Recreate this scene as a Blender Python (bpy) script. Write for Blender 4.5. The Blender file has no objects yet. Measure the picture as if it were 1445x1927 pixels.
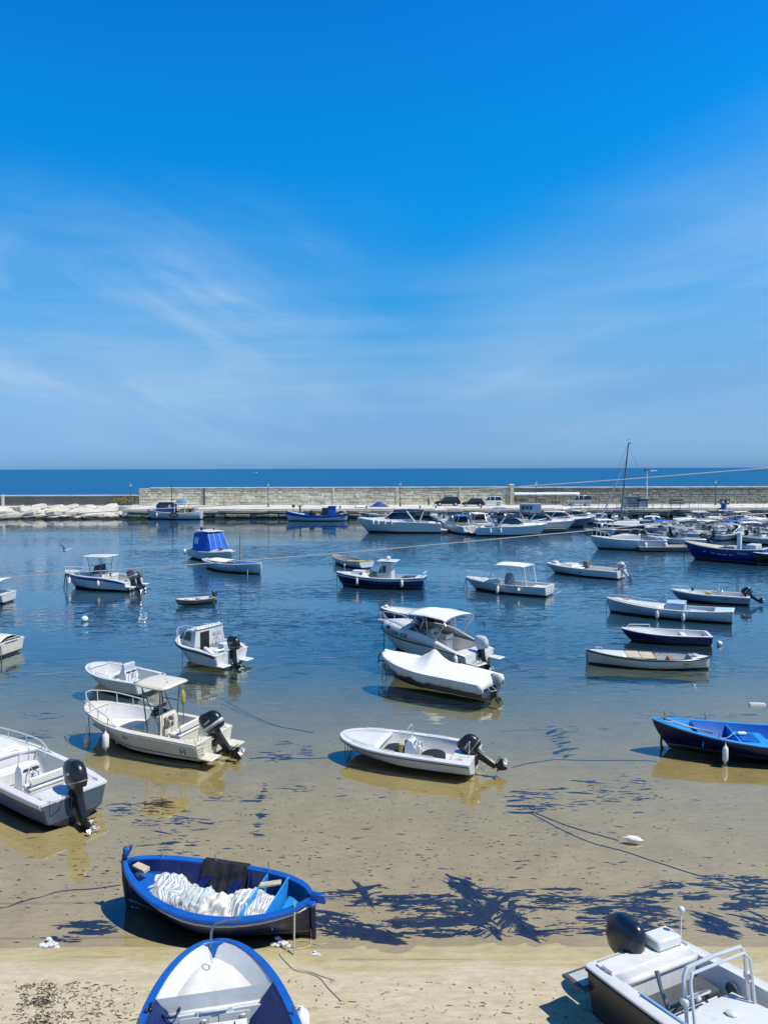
import bpy, math, random
from mathutils import Vector, Matrix, noise
from math import radians as R, sin, cos, pi, atan2, sqrt, exp
random.seed(7)
C = bpy.context.scene.collection
S = bpy.context.scene
# ------------------------------------------------------------ camera
CAMH = 8.8; FPX = 1391.0; PITCH = math.atan(82.0/FPX); ROLL = R(0.16)
cam_d = bpy.data.cameras.new('camera'); cam = bpy.data.objects.new('camera', cam_d); C.objects.link(cam)
cam_d.sensor_fit = 'VERTICAL'; cam_d.sensor_height = 36.0; cam_d.lens = FPX/1927*36.0
cam_d.clip_start = 0.1; cam_d.clip_end = 60000
CM = Matrix.Translation((0, 0, CAMH)) @ Matrix.Rotation(pi/2-PITCH, 4, 'X') @ Matrix.Rotation(-ROLL, 4, 'Z')
cam.matrix_world = CM
S.camera = cam
S.render.resolution_x = 767; S.render.resolution_y = 1024
def W(px, py, z=0.0):
    """point at height z of the place that a pixel of the 1445x1927 photograph shows"""
    d = (CM.to_3x3() @ Vector(((px-722.5)/FPX, -(py-963.5)/FPX, -1.0)))
    t = (z-CAMH)/d.z
    return Vector((d.x*t, d.y*t, z))
def WY(px, py, Y):
    d = (CM.to_3x3() @ Vector(((px-722.5)/FPX, -(py-963.5)/FPX, -1.0)))
    t = Y/d.y
    return Vector((d.x*t, Y, CAMH+d.z*t))
# ------------------------------------------------------------ sky and sun
SUN_EL = R(60); SUN_DIR = Vector((0.94*cos(SUN_EL), -0.34*cos(SUN_EL), sin(SUN_EL))).normalized()
wd = bpy.data.worlds.new('World'); S.world = wd; wd.use_nodes = True
nt = wd.node_tree; nt.nodes.clear()
def N(nt, t, **k):
    n = nt.nodes.new(t)
    for a, b in k.items(): setattr(n, a, b)
    return n
def math_n(nt, op, a, b=None, clamp=False, c=None):
    n = N(nt, 'ShaderNodeMath', operation=op); n.use_clamp = clamp
    for i, v in enumerate((a, b, c)):
        if v is None: continue
        if hasattr(v, 'default_value'): nt.links.new(v, n.inputs[i])
        else: n.inputs[i].default_value = v
    return n.outputs[0]
def ramp_n(nt, fac, stops, interp='LINEAR'):
    n = N(nt, 'ShaderNodeValToRGB'); cr = n.color_ramp; cr.interpolation = interp
    while len(cr.elements) < len(stops): cr.elements.new(0.5)
    for e, (p, c) in zip(cr.elements, stops):
        e.position = p
        e.color = (c, c, c, 1) if not hasattr(c, '__len__') else (*c, 1)
    nt.links.new(fac, n.inputs[0]); return n.outputs[0]
def mix_n(nt, fac, a, b, typ='RGBA', blend='MIX'):
    n = N(nt, 'ShaderNodeMix', data_type=typ)
    if typ == 'RGBA': n.blend_type = blend; ia, ib, io = 6, 7, 2
    else: ia, ib, io = 2, 3, 0
    for i, v in ((0, fac), (ia, a), (ib, b)):
        if hasattr(v, 'default_value'): nt.links.new(v, n.inputs[i])
        else: n.inputs[i].default_value = v if not hasattr(v, '__len__') else (*v, 1)[:4]
    return n.outputs[io]
def noise_n(nt, vec, scale, detail=4, rough=.55, dist=0.0, dim='3D'):
    n = N(nt, 'ShaderNodeTexNoise', noise_dimensions=dim)
    if vec is not None: nt.links.new(vec, n.inputs['Vector'])
    n.inputs['Scale'].default_value = scale; n.inputs['Detail'].default_value = detail
    n.inputs['Roughness'].default_value = rough; n.inputs['Distortion'].default_value = dist
    return n.outputs['Fac']
def map_n(nt, vec, loc=(0,0,0), rot=(0,0,0), scale=(1,1,1)):
    n = N(nt, 'ShaderNodeMapping'); nt.links.new(vec, n.inputs[0])
    n.inputs[1].default_value = loc; n.inputs[2].default_value = rot; n.inputs[3].default_value = scale
    return n.outputs[0]
def mr_n(nt, v, a, b, c=0.0, d=1.0, smooth=False):
    n = N(nt, 'ShaderNodeMapRange'); n.clamp = True
    if smooth: n.interpolation_type = 'SMOOTHSTEP'
    nt.links.new(v, n.inputs[0])
    for i, x in enumerate((a, b, c, d)): n.inputs[i+1].default_value = x
    return n.outputs[0]
sky = N(nt, 'ShaderNodeTexSky'); sky.sky_type = 'NISHITA'; sky.sun_disc = False
sky.sun_elevation = SUN_EL; sky.sun_rotation = atan2(SUN_DIR.x, SUN_DIR.y)
sky.altitude = 0; sky.air_density = 1.0; sky.dust_density = 0.6; sky.ozone_density = 2.0
tc = N(nt, 'ShaderNodeTexCoord')
sep = N(nt, 'ShaderNodeSeparateXYZ'); nt.links.new(tc.outputs['Generated'], sep.inputs[0])
dx, dy, dz = sep.outputs
el = math_n(nt, 'ARCTAN2', dz, math_n(nt, 'SQRT', math_n(nt, 'ADD', math_n(nt, 'MULTIPLY', dx, dx), math_n(nt, 'MULTIPLY', dy, dy))))  # elevation, rad
az = math_n(nt, 'ARCTAN2', dx, dy)
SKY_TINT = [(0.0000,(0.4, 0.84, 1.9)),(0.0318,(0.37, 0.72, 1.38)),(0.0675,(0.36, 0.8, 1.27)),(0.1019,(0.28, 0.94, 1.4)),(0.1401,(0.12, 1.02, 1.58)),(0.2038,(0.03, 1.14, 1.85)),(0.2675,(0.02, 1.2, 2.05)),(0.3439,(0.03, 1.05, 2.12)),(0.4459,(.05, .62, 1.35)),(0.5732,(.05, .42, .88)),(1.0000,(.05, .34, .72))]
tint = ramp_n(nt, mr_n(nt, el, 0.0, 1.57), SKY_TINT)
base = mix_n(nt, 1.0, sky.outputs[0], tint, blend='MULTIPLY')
# thin cirrus: wisps drifting down to the right in the west, a fan rising to the right in the east
cv = N(nt, 'ShaderNodeCombineXYZ'); nt.links.new(az, cv.inputs[0]); nt.links.new(el, cv.inputs[1])
vec = cv.outputs[0]
def wisps(rot, sc, loc, lo, hi, dist=0.6):
    v = map_n(nt, map_n(nt, vec, rot=(0, 0, rot)), loc=loc, scale=sc)
    n1 = noise_n(nt, v, 1.0, 6, .55, dist)
    return mr_n(nt, n1, lo, hi, smooth=True)
wl = wisps(R(16), (3.6, 11, 1), (3.1, 7.0, 0), .38, .85, 1.1)
wr = wisps(R(-14), (2.0, 9, 1), (8.3, 2.2, 0), .35, .95, .9)
wlow = wisps(R(-2), (2.0, 22, 1), (1.7, 5.0, 3), .40, .80, .3)
ml = math_n(nt, 'MULTIPLY', mr_n(nt, az, 0.10, -0.28, smooth=True), mr_n(nt, el, .38, .20, smooth=True))
mr_ = math_n(nt, 'MULTIPLY', mr_n(nt, az, -0.05, 0.22, smooth=True), mr_n(nt, math_n(nt, 'SUBTRACT', el, math_n(nt, 'MULTIPLY', az, .32)), .30, .12, smooth=True))
mlow = math_n(nt, 'MULTIPLY', mr_n(nt, el, .30, .16, smooth=True), mr_n(nt, el, .03, .12, smooth=True))
cl = math_n(nt, 'ADD', math_n(nt, 'MULTIPLY', wl, ml), math_n(nt, 'MULTIPLY', wr, math_n(nt, 'MULTIPLY', mr_, .6)))
cl = math_n(nt, 'ADD', cl, math_n(nt, 'MULTIPLY', wlow, math_n(nt, 'MULTIPLY', mlow, .55)))
cl = math_n(nt, 'ADD', cl, math_n(nt, 'MULTIPLY', math_n(nt, 'ADD', ml, mr_), .34))
soft = wisps(R(8), (1.5, 5.5, 1), (6.4, 1.3, 5), .44, .72, .8)
cl = math_n(nt, 'ADD', cl, math_n(nt, 'MULTIPLY', soft, math_n(nt, 'MULTIPLY', math_n(nt, 'ADD', ml, math_n(nt, 'MULTIPLY', mr_, .5)), .5)))
cl = math_n(nt, 'MULTIPLY', cl, mr_n(nt, el, 0.0, .05))
cl = math_n(nt, 'MULTIPLY', cl, 0.52, clamp=True)
CLOUD = 1.0
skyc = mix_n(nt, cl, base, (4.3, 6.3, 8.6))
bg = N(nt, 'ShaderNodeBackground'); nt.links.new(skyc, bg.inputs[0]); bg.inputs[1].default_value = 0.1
wo = N(nt, 'ShaderNodeOutputWorld'); nt.links.new(bg.outputs[0], wo.inputs[0])
sl = bpy.data.lights.new('sun', 'SUN'); sl.energy = 5.0; sl.angle = R(0.53); sl.color = (1.0, .955, .87)
so = bpy.data.objects.new('sun', sl); C.objects.link(so)
so.rotation_euler = SUN_DIR.to_track_quat('Z', 'Y').to_euler(); so.location = SUN_DIR*300
S.view_settings.view_transform = 'Standard'; S.view_settings.look = 'None'
S.view_settings.exposure = 0.0; S.view_settings.gamma = 1.0; S.view_settings.use_curve_mapping = False
S.cycles.max_bounces = 6; S.cycles.diffuse_bounces = 3; S.cycles.glossy_bounces = 3
S.cycles.transparent_max_bounces = 16; S.cycles.transmission_bounces = 4; S.cycles.caustics_reflective = False; S.cycles.caustics_refractive = False
S.cycles.sample_clamp_indirect = 6.0
# ------------------------------------------------------------ materials
MATS = {}
def mat(name, col, rough=.5, metal=0.0, var=.12, sc=6.0, bump=0.0, bsc=40.0, spec=.5, dirt=None, coat=0.0, streak=0.0):
    if name in MATS: return MATS[name]
    m = bpy.data.materials.new(name); m.use_nodes = True; t = m.node_tree; b = t.nodes['Principled BSDF']
    co = N(t, 'ShaderNodeTexCoord').outputs['Object']
    n1 = noise_n(t, co, sc, 5, .6)
    dk = tuple(c*(1-var) for c in col); lt = tuple(min(1, c*(1+var*.6)) for c in col)
    c = ramp_n(t, n1, [(.3, dk), (.7, lt)])
    if dirt:
        n2 = noise_n(t, map_n(t, co, scale=(1, 1, 2.5)), dirt[3] if len(dirt) > 3 else 3.0, 6, .65, .5)
        c = mix_n(t, mr_n(t, n2, .52, .72, 0, dirt[4] if len(dirt) > 4 else .5), c, dirt[:3])
    if streak:      # rain streaks and scuffs running down the sides
        n3 = noise_n(t, map_n(t, co, scale=(9, 9, .9)), 1.0, 5, .7, .3); n4 = noise_n(t, co, 1.3, 3, .5)
        c = mix_n(t, math_n(t, 'MULTIPLY', mr_n(t, n3, .54, .74, 0, streak), mr_n(t, n4, .35, .6)), c, (.34, .29, .20))
    t.links.new(c, b.inputs['Base Color'])
    b.inputs['Roughness'].default_value = rough; b.inputs['Metallic'].default_value = metal
    b.inputs['Specular IOR Level'].default_value = spec
    if coat: b.inputs['Coat Weight'].default_value = coat
    if bump:
        bn = N(t, 'ShaderNodeBump'); bn.inputs['Strength'].default_value = bump; bn.inputs['Distance'].default_value = .02
        t.links.new(noise_n(t, co, bsc, 4, .6), bn.inputs['Height']); t.links.new(bn.outputs[0], b.inputs['Normal'])
    MATS[name] = m; return m
white = mat('white_gelcoat', (.64, .64, .625), .28, var=.06, sc=2.5, streak=.55, dirt=(.55, .52, .44, 2.0, .30))
cream = mat('cream_gelcoat', (.66, .61, .49), .35, var=.08, streak=.5, dirt=(.5, .45, .33, 2.5, .35))
liner = mat('white_deck_paint', (.65, .65, .635), .5, var=.08, sc=3, streak=.35, dirt=(.50, .47, .40, 3.0, .35))
grey = mat('light_grey_paint', (.42, .45, .47), .45, var=.12)
dgrey = mat('dark_grey_paint', (.08, .085, .09), .5, var=.2)
navy = mat('navy_paint', (.006, .012, .085), .25, var=.2, sc=2.5, dirt=(.02, .035, .10, 2.0, .4))
deepblue = mat('dark_blue_paint', (.003, .007, .055), .35, streak=.10, var=.3, sc=2.5, dirt=(.02, .035, .09, 2.5, .5))
blue = mat('bright_blue_paint', (.004, .095, .40), .4, var=.15, sc=4, dirt=(.02, .07, .28, 4, .5))
lblue = mat('light_blue_paint', (.02, .27, .66), .45, var=.12, dirt=(.03, .17, .5, 4, .4))
pblue = mat('pale_blue_paint', (.45, .62, .78), .45, var=.12)
black = mat('black_paint', (.012, .013, .016), .3, var=.3)
antif = mat('black_antifouling', (.012, .014, .018), .75, var=.4, sc=5, dirt=(.05, .055, .03, 5, .6))
stain = mat('waterline_stain', (.16, .15, .08), .7, var=.5, sc=7)
rubber = mat('black_rubber', (.015, .015, .016), .6, var=.3)
steel = mat('stainless_steel', (.66, .66, .66), .28, metal=.35, var=.08)
alu = mat('painted_white_tube', (.78, .78, .78), .3, var=.05)
wood = mat('varnished_wood', (.33, .20, .09), .45, var=.35, sc=9, bump=.2, bsc=60)
paleww = mat('pale_planks', (.56, .48, .32), .6, var=.25, sc=8, bump=.3, bsc=50)
dwood = mat('weathered_wood', (.30, .29, .26), .75, var=.35, sc=8, bump=.4, bsc=50)
cwhite = mat('white_canvas', (.72, .72, .70), .8, var=.07, sc=2, bump=.25, bsc=14, dirt=(.6, .58, .52, 2.5, .3))
cblue = mat('blue_canvas', (.004, .12, .55), .75, var=.2, sc=2, bump=.3, bsc=12)
cnavy = mat('navy_canvas', (.004, .010, .055), .7, var=.2, bump=.3, bsc=12)
cgrey = mat('grey_canvas', (.25, .28, .32), .8, var=.2, bump=.3, bsc=12)
cblack = mat('black_cloth', (.008, .010, .014), .85, var=.4, bump=.5, bsc=25)
vinyl = mat('cream_vinyl', (.74, .70, .60), .5, var=.08)
ropem = mat('pale_rope', (.48, .46, .38), .85, var=.25, sc=60, bump=.6, bsc=120)
ropeb = mat('dark_weedy_rope', (.03, .032, .026), .85, var=.4, sc=30)
fendm = mat('white_fender_vinyl', (.80, .79, .76), .35, var=.08, dirt=(.45, .43, .36, 6, .4))
glassd = mat('dark_tinted_glass', (.012, .018, .025), .05, var=.1, spec=.8)
red = mat('red_paint', (.5, .03, .02), .4)
ochre = mat('ochre_cloth', (.45, .34, .08), .8, var=.3, bump=.5, bsc=20)
silver = mat('silver_car_paint', (.38, .42, .47), .3, metal=.3, coat=.6)
carblack = mat('black_car_paint', (.008, .009, .012), .15, coat=1.0)
carwhite = mat('white_car_paint', (.75, .76, .77), .2, coat=1.0)
lampglass = mat('frosted_lamp_glass', (.7, .72, .70), .3)
greymetal = mat('grey_painted_metal', (.10, .13, .16), .45, var=.2)
skin = mat('skin', (.42, .24, .16), .6)
def stripes():
    m = bpy.data.materials.new('striped_cloth'); m.use_nodes = True; t = m.node_tree; b = t.nodes['Principled BSDF']
    co = N(t, 'ShaderNodeUVMap').outputs[0] if False else N(t, 'ShaderNodeTexCoord').outputs['UV']
    w = N(t, 'ShaderNodeTexWave'); w.wave_type = 'BANDS'; w.bands_direction = 'X'
    w.inputs['Scale'].default_value = 1.9; w.inputs['Distortion'].default_value = 2.2; w.inputs['Detail'].default_value = 3
    t.links.new(co, w.inputs[0])
    c = ramp_n(t, w.outputs['Fac'], [(.45, (.66, .65, .60)), (.68, (.27, .33, .40))])
    t.links.new(c, b.inputs['Base Color']); b.inputs['Roughness'].default_value = .9
    return m
striped = stripes()
netm = mat('pale_net_cloth', (.72, .69, .60), .9, var=.25, sc=12, bump=.6, bsc=40)
# ------------------------------------------------------------ mesh helpers
class MB:
    def __init__(s): s.v = []; s.f = []; s.m = []; s.uv = None
    def add(s, vs, fs, mi=0, M=None):
        b = len(s.v)
        s.v += [tuple(M @ Vector(p)) for p in vs] if M is not None else [tuple(p) for p in vs]
        s.f += [tuple(i+b for i in f) for f in fs]; s.m += [mi]*len(fs); return s
    def box(s, c, d, bev=0.0, mi=0, M=None):
        """box centred at c, size d, with chamfered edges"""
        hx, hy, hz = d[0]/2, d[1]/2, d[2]/2
        if bev <= 0:
            vs = [(c[0]+x*hx, c[1]+y*hy, c[2]+z*hz) for x in (-1, 1) for y in (-1, 1) for z in (-1, 1)]
            return s.add(vs, [(0, 1, 3, 2), (4, 6, 7, 5), (0, 4, 5, 1), (2, 3, 7, 6), (0, 2, 6, 4), (1, 5, 7, 3)], mi, M)
        b = min(bev, hx*.9, hy*.9, hz*.9); vs = []; idx = {}
        for x in (-1, 1):
            for y in (-1, 1):
                for z in (-1, 1):
                    for k in range(3):
                        p = [x*hx, y*hy, z*hz]
                        for j in range(3):
                            if j != k: p[j] -= (x, y, z)[j]*b
                        idx[(x, y, z, k)] = len(vs); vs.append((c[0]+p[0], c[1]+p[1], c[2]+p[2]))
        fs = []
        def face(keys):
            f = [idx[k] for k in keys]; a = [Vector(vs[i]) for i in f]; ctr = sum(a, Vector())/len(a)-Vector(c)
            n = (a[1]-a[0]).cross(a[2]-a[0])
            fs.append(tuple(f if n.dot(ctr) > 0 else f[::-1]))
        for k in range(3):
            o = [j for j in range(3) if j != k]
            for sg in (-1, 1):
                ks = []
                for a, b2 in ((-1, -1), (1, -1), (1, 1), (-1, 1)):
                    t = [0, 0, 0]; t[k] = sg; t[o[0]] = a; t[o[1]] = b2; ks.append((*t, k))
                face(ks)
        for k in range(3):      # edges along axis k
            o = [j for j in range(3) if j != k]
            for a in (-1, 1):
                for b2 in (-1, 1):
                    t0 = [0, 0, 0]; t0[k] = -1; t0[o[0]] = a; t0[o[1]] = b2; t1 = list(t0); t1[k] = 1
                    face([(*t0, o[0]), (*t1, o[0]), (*t1, o[1]), (*t0, o[1])])
        for x in (-1, 1):
            for y in (-1, 1):
                for z in (-1, 1): face([(x, y, z, 0), (x, y, z, 1), (x, y, z, 2)])
        return s.add(vs, fs, mi, M)
    def tube(s, pts, r, n=6, mi=0, M=None, cap=True, closed=False):
        pts = [Vector(p) for p in pts]; vs = []; fs = []; L = len(pts)
        up = None
        for i, p in enumerate(pts):
            if closed: d = pts[(i+1) % L]-pts[i-1]
            else: d = pts[min(i+1, L-1)]-pts[max(i-1, 0)]
            d.normalize()
            if up is None: up = Vector((0, 0, 1)) if abs(d.z) < .9 else Vector((1, 0, 0))
            a = d.cross(up).normalized(); b = a.cross(d).normalized(); up = b
            rr = r[i] if hasattr(r, '__len__') else r
            for k in range(n):
                t = 2*pi*k/n; vs.append(p+a*rr*cos(t)+b*rr*sin(t))
        for i in range(L if closed else L-1):
            j = (i+1) % L
            for k in range(n):
                fs.append((i*n+k, i*n+(k+1) % n, j*n+(k+1) % n, j*n+k))
        if cap and not closed:
            fs.append(tuple(range(n))[::-1]); fs.append(tuple(range((L-1)*n, L*n)))
        return s.add(vs, fs, mi, M)
    def lathe(s, prof, n=12, mi=0, M=None):
        vs = []; fs = []
        for r, z in prof:
            for k in range(n): vs.append((r*cos(2*pi*k/n), r*sin(2*pi*k/n), z))
        for i in range(len(prof)-1):
            for k in range(n): fs.append((i*n+k, i*n+(k+1) % n, (i+1)*n+(k+1) % n, (i+1)*n+k))
        fs.append(tuple(range(n))[::-1]); fs.append(tuple(range((len(prof)-1)*n, len(prof)*n)))
        return s.add(vs, fs, mi, M)
    def loft(s, rings, mi=0, M=None, cap=True, closed=True):
        n = len(rings[0]); vs = [p for r in rings for p in r]; fs = []
        for i in range(len(rings)-1):
            for k in range(n if closed else n-1):
                fs.append((i*n+k, (i+1)*n+k, (i+1)*n+(k+1) % n, i*n+(k+1) % n))
        if cap and closed:
            fs.append(tuple(range(n))); fs.append(tuple(range((len(rings)-1)*n, len(rings)*n))[::-1])
        return s.add(vs, fs, mi, M)
    def grid(s, rows, mi=0, M=None):
        return s.loft(rows, mi, M, cap=False, closed=False)
    def prism(s, poly, z0, z1, mi=0, M=None):
        n = len(poly); vs = [(x, y, z0) for x, y in poly]+[(x, y, z1) for x, y in poly]
        fs = [tuple(range(n))[::-1], tuple(range(n, 2*n))]+[(i, (i+1) % n, n+(i+1) % n, n+i) for i in range(n)]
        return s.add(vs, fs, mi, M)
    def sphere(s, c, r, n=10, mi=0, M=None, sc=(1, 1, 1)):
        T = Matrix.Translation(c) @ Matrix.Diagonal((*sc, 1))
        if M is not None: T = M @ T
        prof = [(max(1e-4, r*sin(pi*i/(n//2+1))), -r*cos(pi*i/(n//2+1))) for i in range(n//2+2)]
        return s.lathe(prof, n, mi, T)
    def build(s, name, mats, parent=None, smooth=40, recalc=True, thick=0):
        me = bpy.data.meshes.new(name); me.from_pydata(s.v, [], s.f)
        if not isinstance(mats, (list, tuple)): mats = [mats]
        for m in mats: me.materials.append(m)
        me.polygons.foreach_set('material_index', s.m)
        if recalc:
            import bmesh
            bm = bmesh.new(); bm.from_mesh(me); bmesh.ops.recalc_face_normals(bm, faces=bm.faces)
            bm.to_mesh(me); bm.free()
        if s.uv:
            ul = me.uv_layers.new(name='uv')
            for l in me.loops: ul.data[l.index].uv = s.uv[l.vertex_index]
        if smooth:
            me.shade_smooth()
            me.set_sharp_from_angle(angle=R(smooth))
        o = bpy.data.objects.new(name, me); C.objects.link(o)
        if thick:
            md = o.modifiers.new('thickness', 'SOLIDIFY'); md.thickness = thick; md.offset = 0
        if parent is not None: o.parent = parent
        return o
def tag(o, label=None, cat=None, group=None, kind=None):
    for k, v in (('label', label), ('category', cat), ('group', group), ('kind', kind)):
        if v: o[k] = v
    return o
def empty(name, loc, rz=0, rx=0, ry=0, **k):
    o = bpy.data.objects.new(name, None); C.objects.link(o); o.location = loc; o.rotation_euler = (rx, ry, rz)
    o.empty_display_size = .2
    tag(o, **k); return o
def copy_tree(o, parent=None):
    c = o.copy(); C.objects.link(c); c.parent = parent
    for ch in list(o.children): copy_tree(ch, c)
    return c
def catenary(a, b, sag, n=14):
    a = Vector(a); b = Vector(b)
    return [a.lerp(b, i/n)-Vector((0, 0, sag*4*(i/n)*(1-i/n))) for i in range(n+1)]
# ------------------------------------------------------------ the setting
def bed(x, y):
    """height of sand and sea bed"""
    if y < 13.1: z = .002+(13.1-y)*.052 if y > 9 else .2152+(9-y)*.04
    elif y < 13.5: z = .002-(y-13.1)*.08
    elif y < 22: z = -.030-(y-13.5)*.0128
    elif y < 32: z = -.134-(y-22)*.05
    elif y < 60: z = -.634-(y-32)*.10
    else: z = -3.4-(min(y, 110)-60)*.03
    w = min(1.0, abs(y-13.3)/3.5+.08)
    z += (noise.noise(Vector((x*.35, y*.35, 0)))*.035+noise.noise(Vector((x*.9+5, y*2.2, 3)))*.012)*w
    for ax, ay, bx, by, w_ in TRACKS:
        if min(ay, by)-1 < y < max(ay, by)+1:
            vx, vy = bx-ax, by-ay; L2 = vx*vx+vy*vy; t_ = max(0, min(1, ((x-ax)*vx+(y-ay)*vy)/L2)); d = sqrt((x-ax-vx*t_)**2+(y-ay-vy*t_)**2)
            if d < w_*2.2: z += -.022*exp(-(d/w_)**2)+.012*exp(-((d-w_*1.4)/(w_*.4))**2)
    return z
TRACKS = []
for a_, b_, w_ in (((480, 1560), (500, 1440), .10), ((700, 1600), (760, 1790), .16), ((880, 1650), (1010, 1775), .16), ((850, 1660), (915, 1770), .14), ((30, 1600), (10, 1760), .12), ((70, 1640), (95, 1760), .12), ((905, 1640), (1030, 1770), .16), ((610, 1735), (740, 1790), .18), ((380, 1480), (560, 1400), .1), ((1000, 1440), (1090, 1380), .12), ((-40, 1852), (520, 1838), .04), ((600, 1832), (1120, 1822), .035), ((640, 1812), (1090, 1808), .05), ((-40, 1812), (240, 1806), .06), ((640, 1870), (1060, 1900), .05), ((150, 1927), (105, 1850), .07), ((700, 1927), (900, 1850), .06), ((60, 1927), (62, 1845), .07)):
    q1 = W(*a_, -.05); q2 = W(*b_, -.05); TRACKS.append((q1.x, q1.y, q2.x, q2.y, w_))
sand = bpy.data.materials.new('wet_and_dry_sand'); sand.use_nodes = True; t = sand.node_tree; b = t.nodes['Principled BSDF']
geo = N(t, 'ShaderNodeNewGeometry').outputs['Position']
sp = N(t, 'ShaderNodeSeparateXYZ'); t.links.new(geo, sp.inputs[0])
n1 = noise_n(t, geo, .8, 6, .6); n2 = noise_n(t, map_n(t, geo, scale=(1, 3.0, 1)), 3.0, 6, .65); n3 = noise_n(t, geo, 60, 3, .7)
dry = ramp_n(t, n2, [(.3, (.46, .39, .245)), (.7, (.64, .56, .40))])
dry = mix_n(t, mr_n(t, n3, .35, .7, 0, .35), dry, (.30, .235, .13))
wet = ramp_n(t, n1, [(.3, (.40, .335, .165)), (.7, (.50, .43, .24))])
wet = mix_n(t, mr_n(t, n2, .45, .75, 0, .5), wet, (.26, .22, .14))
wz = mr_n(t, math_n(t, 'ADD', sp.outputs[2], math_n(t, 'MULTIPLY', n1, .05)), .062, .038, smooth=True)
col = mix_n(t, wz, dry, wet)
# weed flecks mown fine by the surf, and weed painted denser with depth for the light lost underwater
n4 = noise_n(t, map_n(t, geo, scale=(.9, 2.2, 1)), 4.0, 6, .7, .4)
fleck = math_n(t, 'MULTIPLY', mr_n(t, n4, .62, .68, 0, .9), mr_n(t, sp.outputs[1], 13.8, 15.5, .15, 1))
col = mix_n(t, fleck, col, (.035, .04, .03))
n5 = noise_n(t, map_n(t, geo, scale=(1, 1.6, 1)), .55, 6, .65, .8)
weed = mr_n(t, math_n(t, 'ADD', n5, mr_n(t, sp.outputs[1], 24, 52, -.26, .36)), .50, .60)
col = mix_n(t, weed, col, (.03, .045, .035))
t.links.new(col, b.inputs['Base Color'])
t.links.new(mr_n(t, wz, 0, 1, .95, .6), b.inputs['Roughness'])
b.inputs['Specular IOR Level'].default_value = .3
bn = N(t, 'ShaderNodeBump'); bn.inputs['Distance'].default_value = .03; bn.inputs['Strength'].default_value = .9
hh = math_n(t, 'ADD', math_n(t, 'MULTIPLY', n2, 1.4), math_n(t, 'MULTIPLY', n3, .35))
t.links.new(hh, bn.inputs['Height']); t.links.new(bn.outputs[0], b.inputs['Normal'])
mb = MB()
ys = [-30, -10, 0, 4, 6, 7]+[8+i*.09 for i in range(100)]+[17+i*.25 for i in range(60)]+[32+i*1.5 for i in range(20)]+[65, 80, 100, 120, 150, 200]
xs = [-200, -120, -70, -45, -30, -22]+[-17+i*.2 for i in range(171)]+[22, 30, 45, 70, 120, 200]
nx = len(xs)
mb.v = [(x, y, bed(x, y)) for y in ys for x in xs]
mb.f = [(j*nx+i, j*nx+i+1, (j+1)*nx+i+1, (j+1)*nx+i) for j in range(len(ys)-1) for i in range(nx-1)]
mb.m = [0]*len(mb.f)
tag(mb.build('sand', sand, smooth=80, recalc=False), 'pale beach sand that runs down into the shallow water as sea bed', kind='structure')

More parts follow.
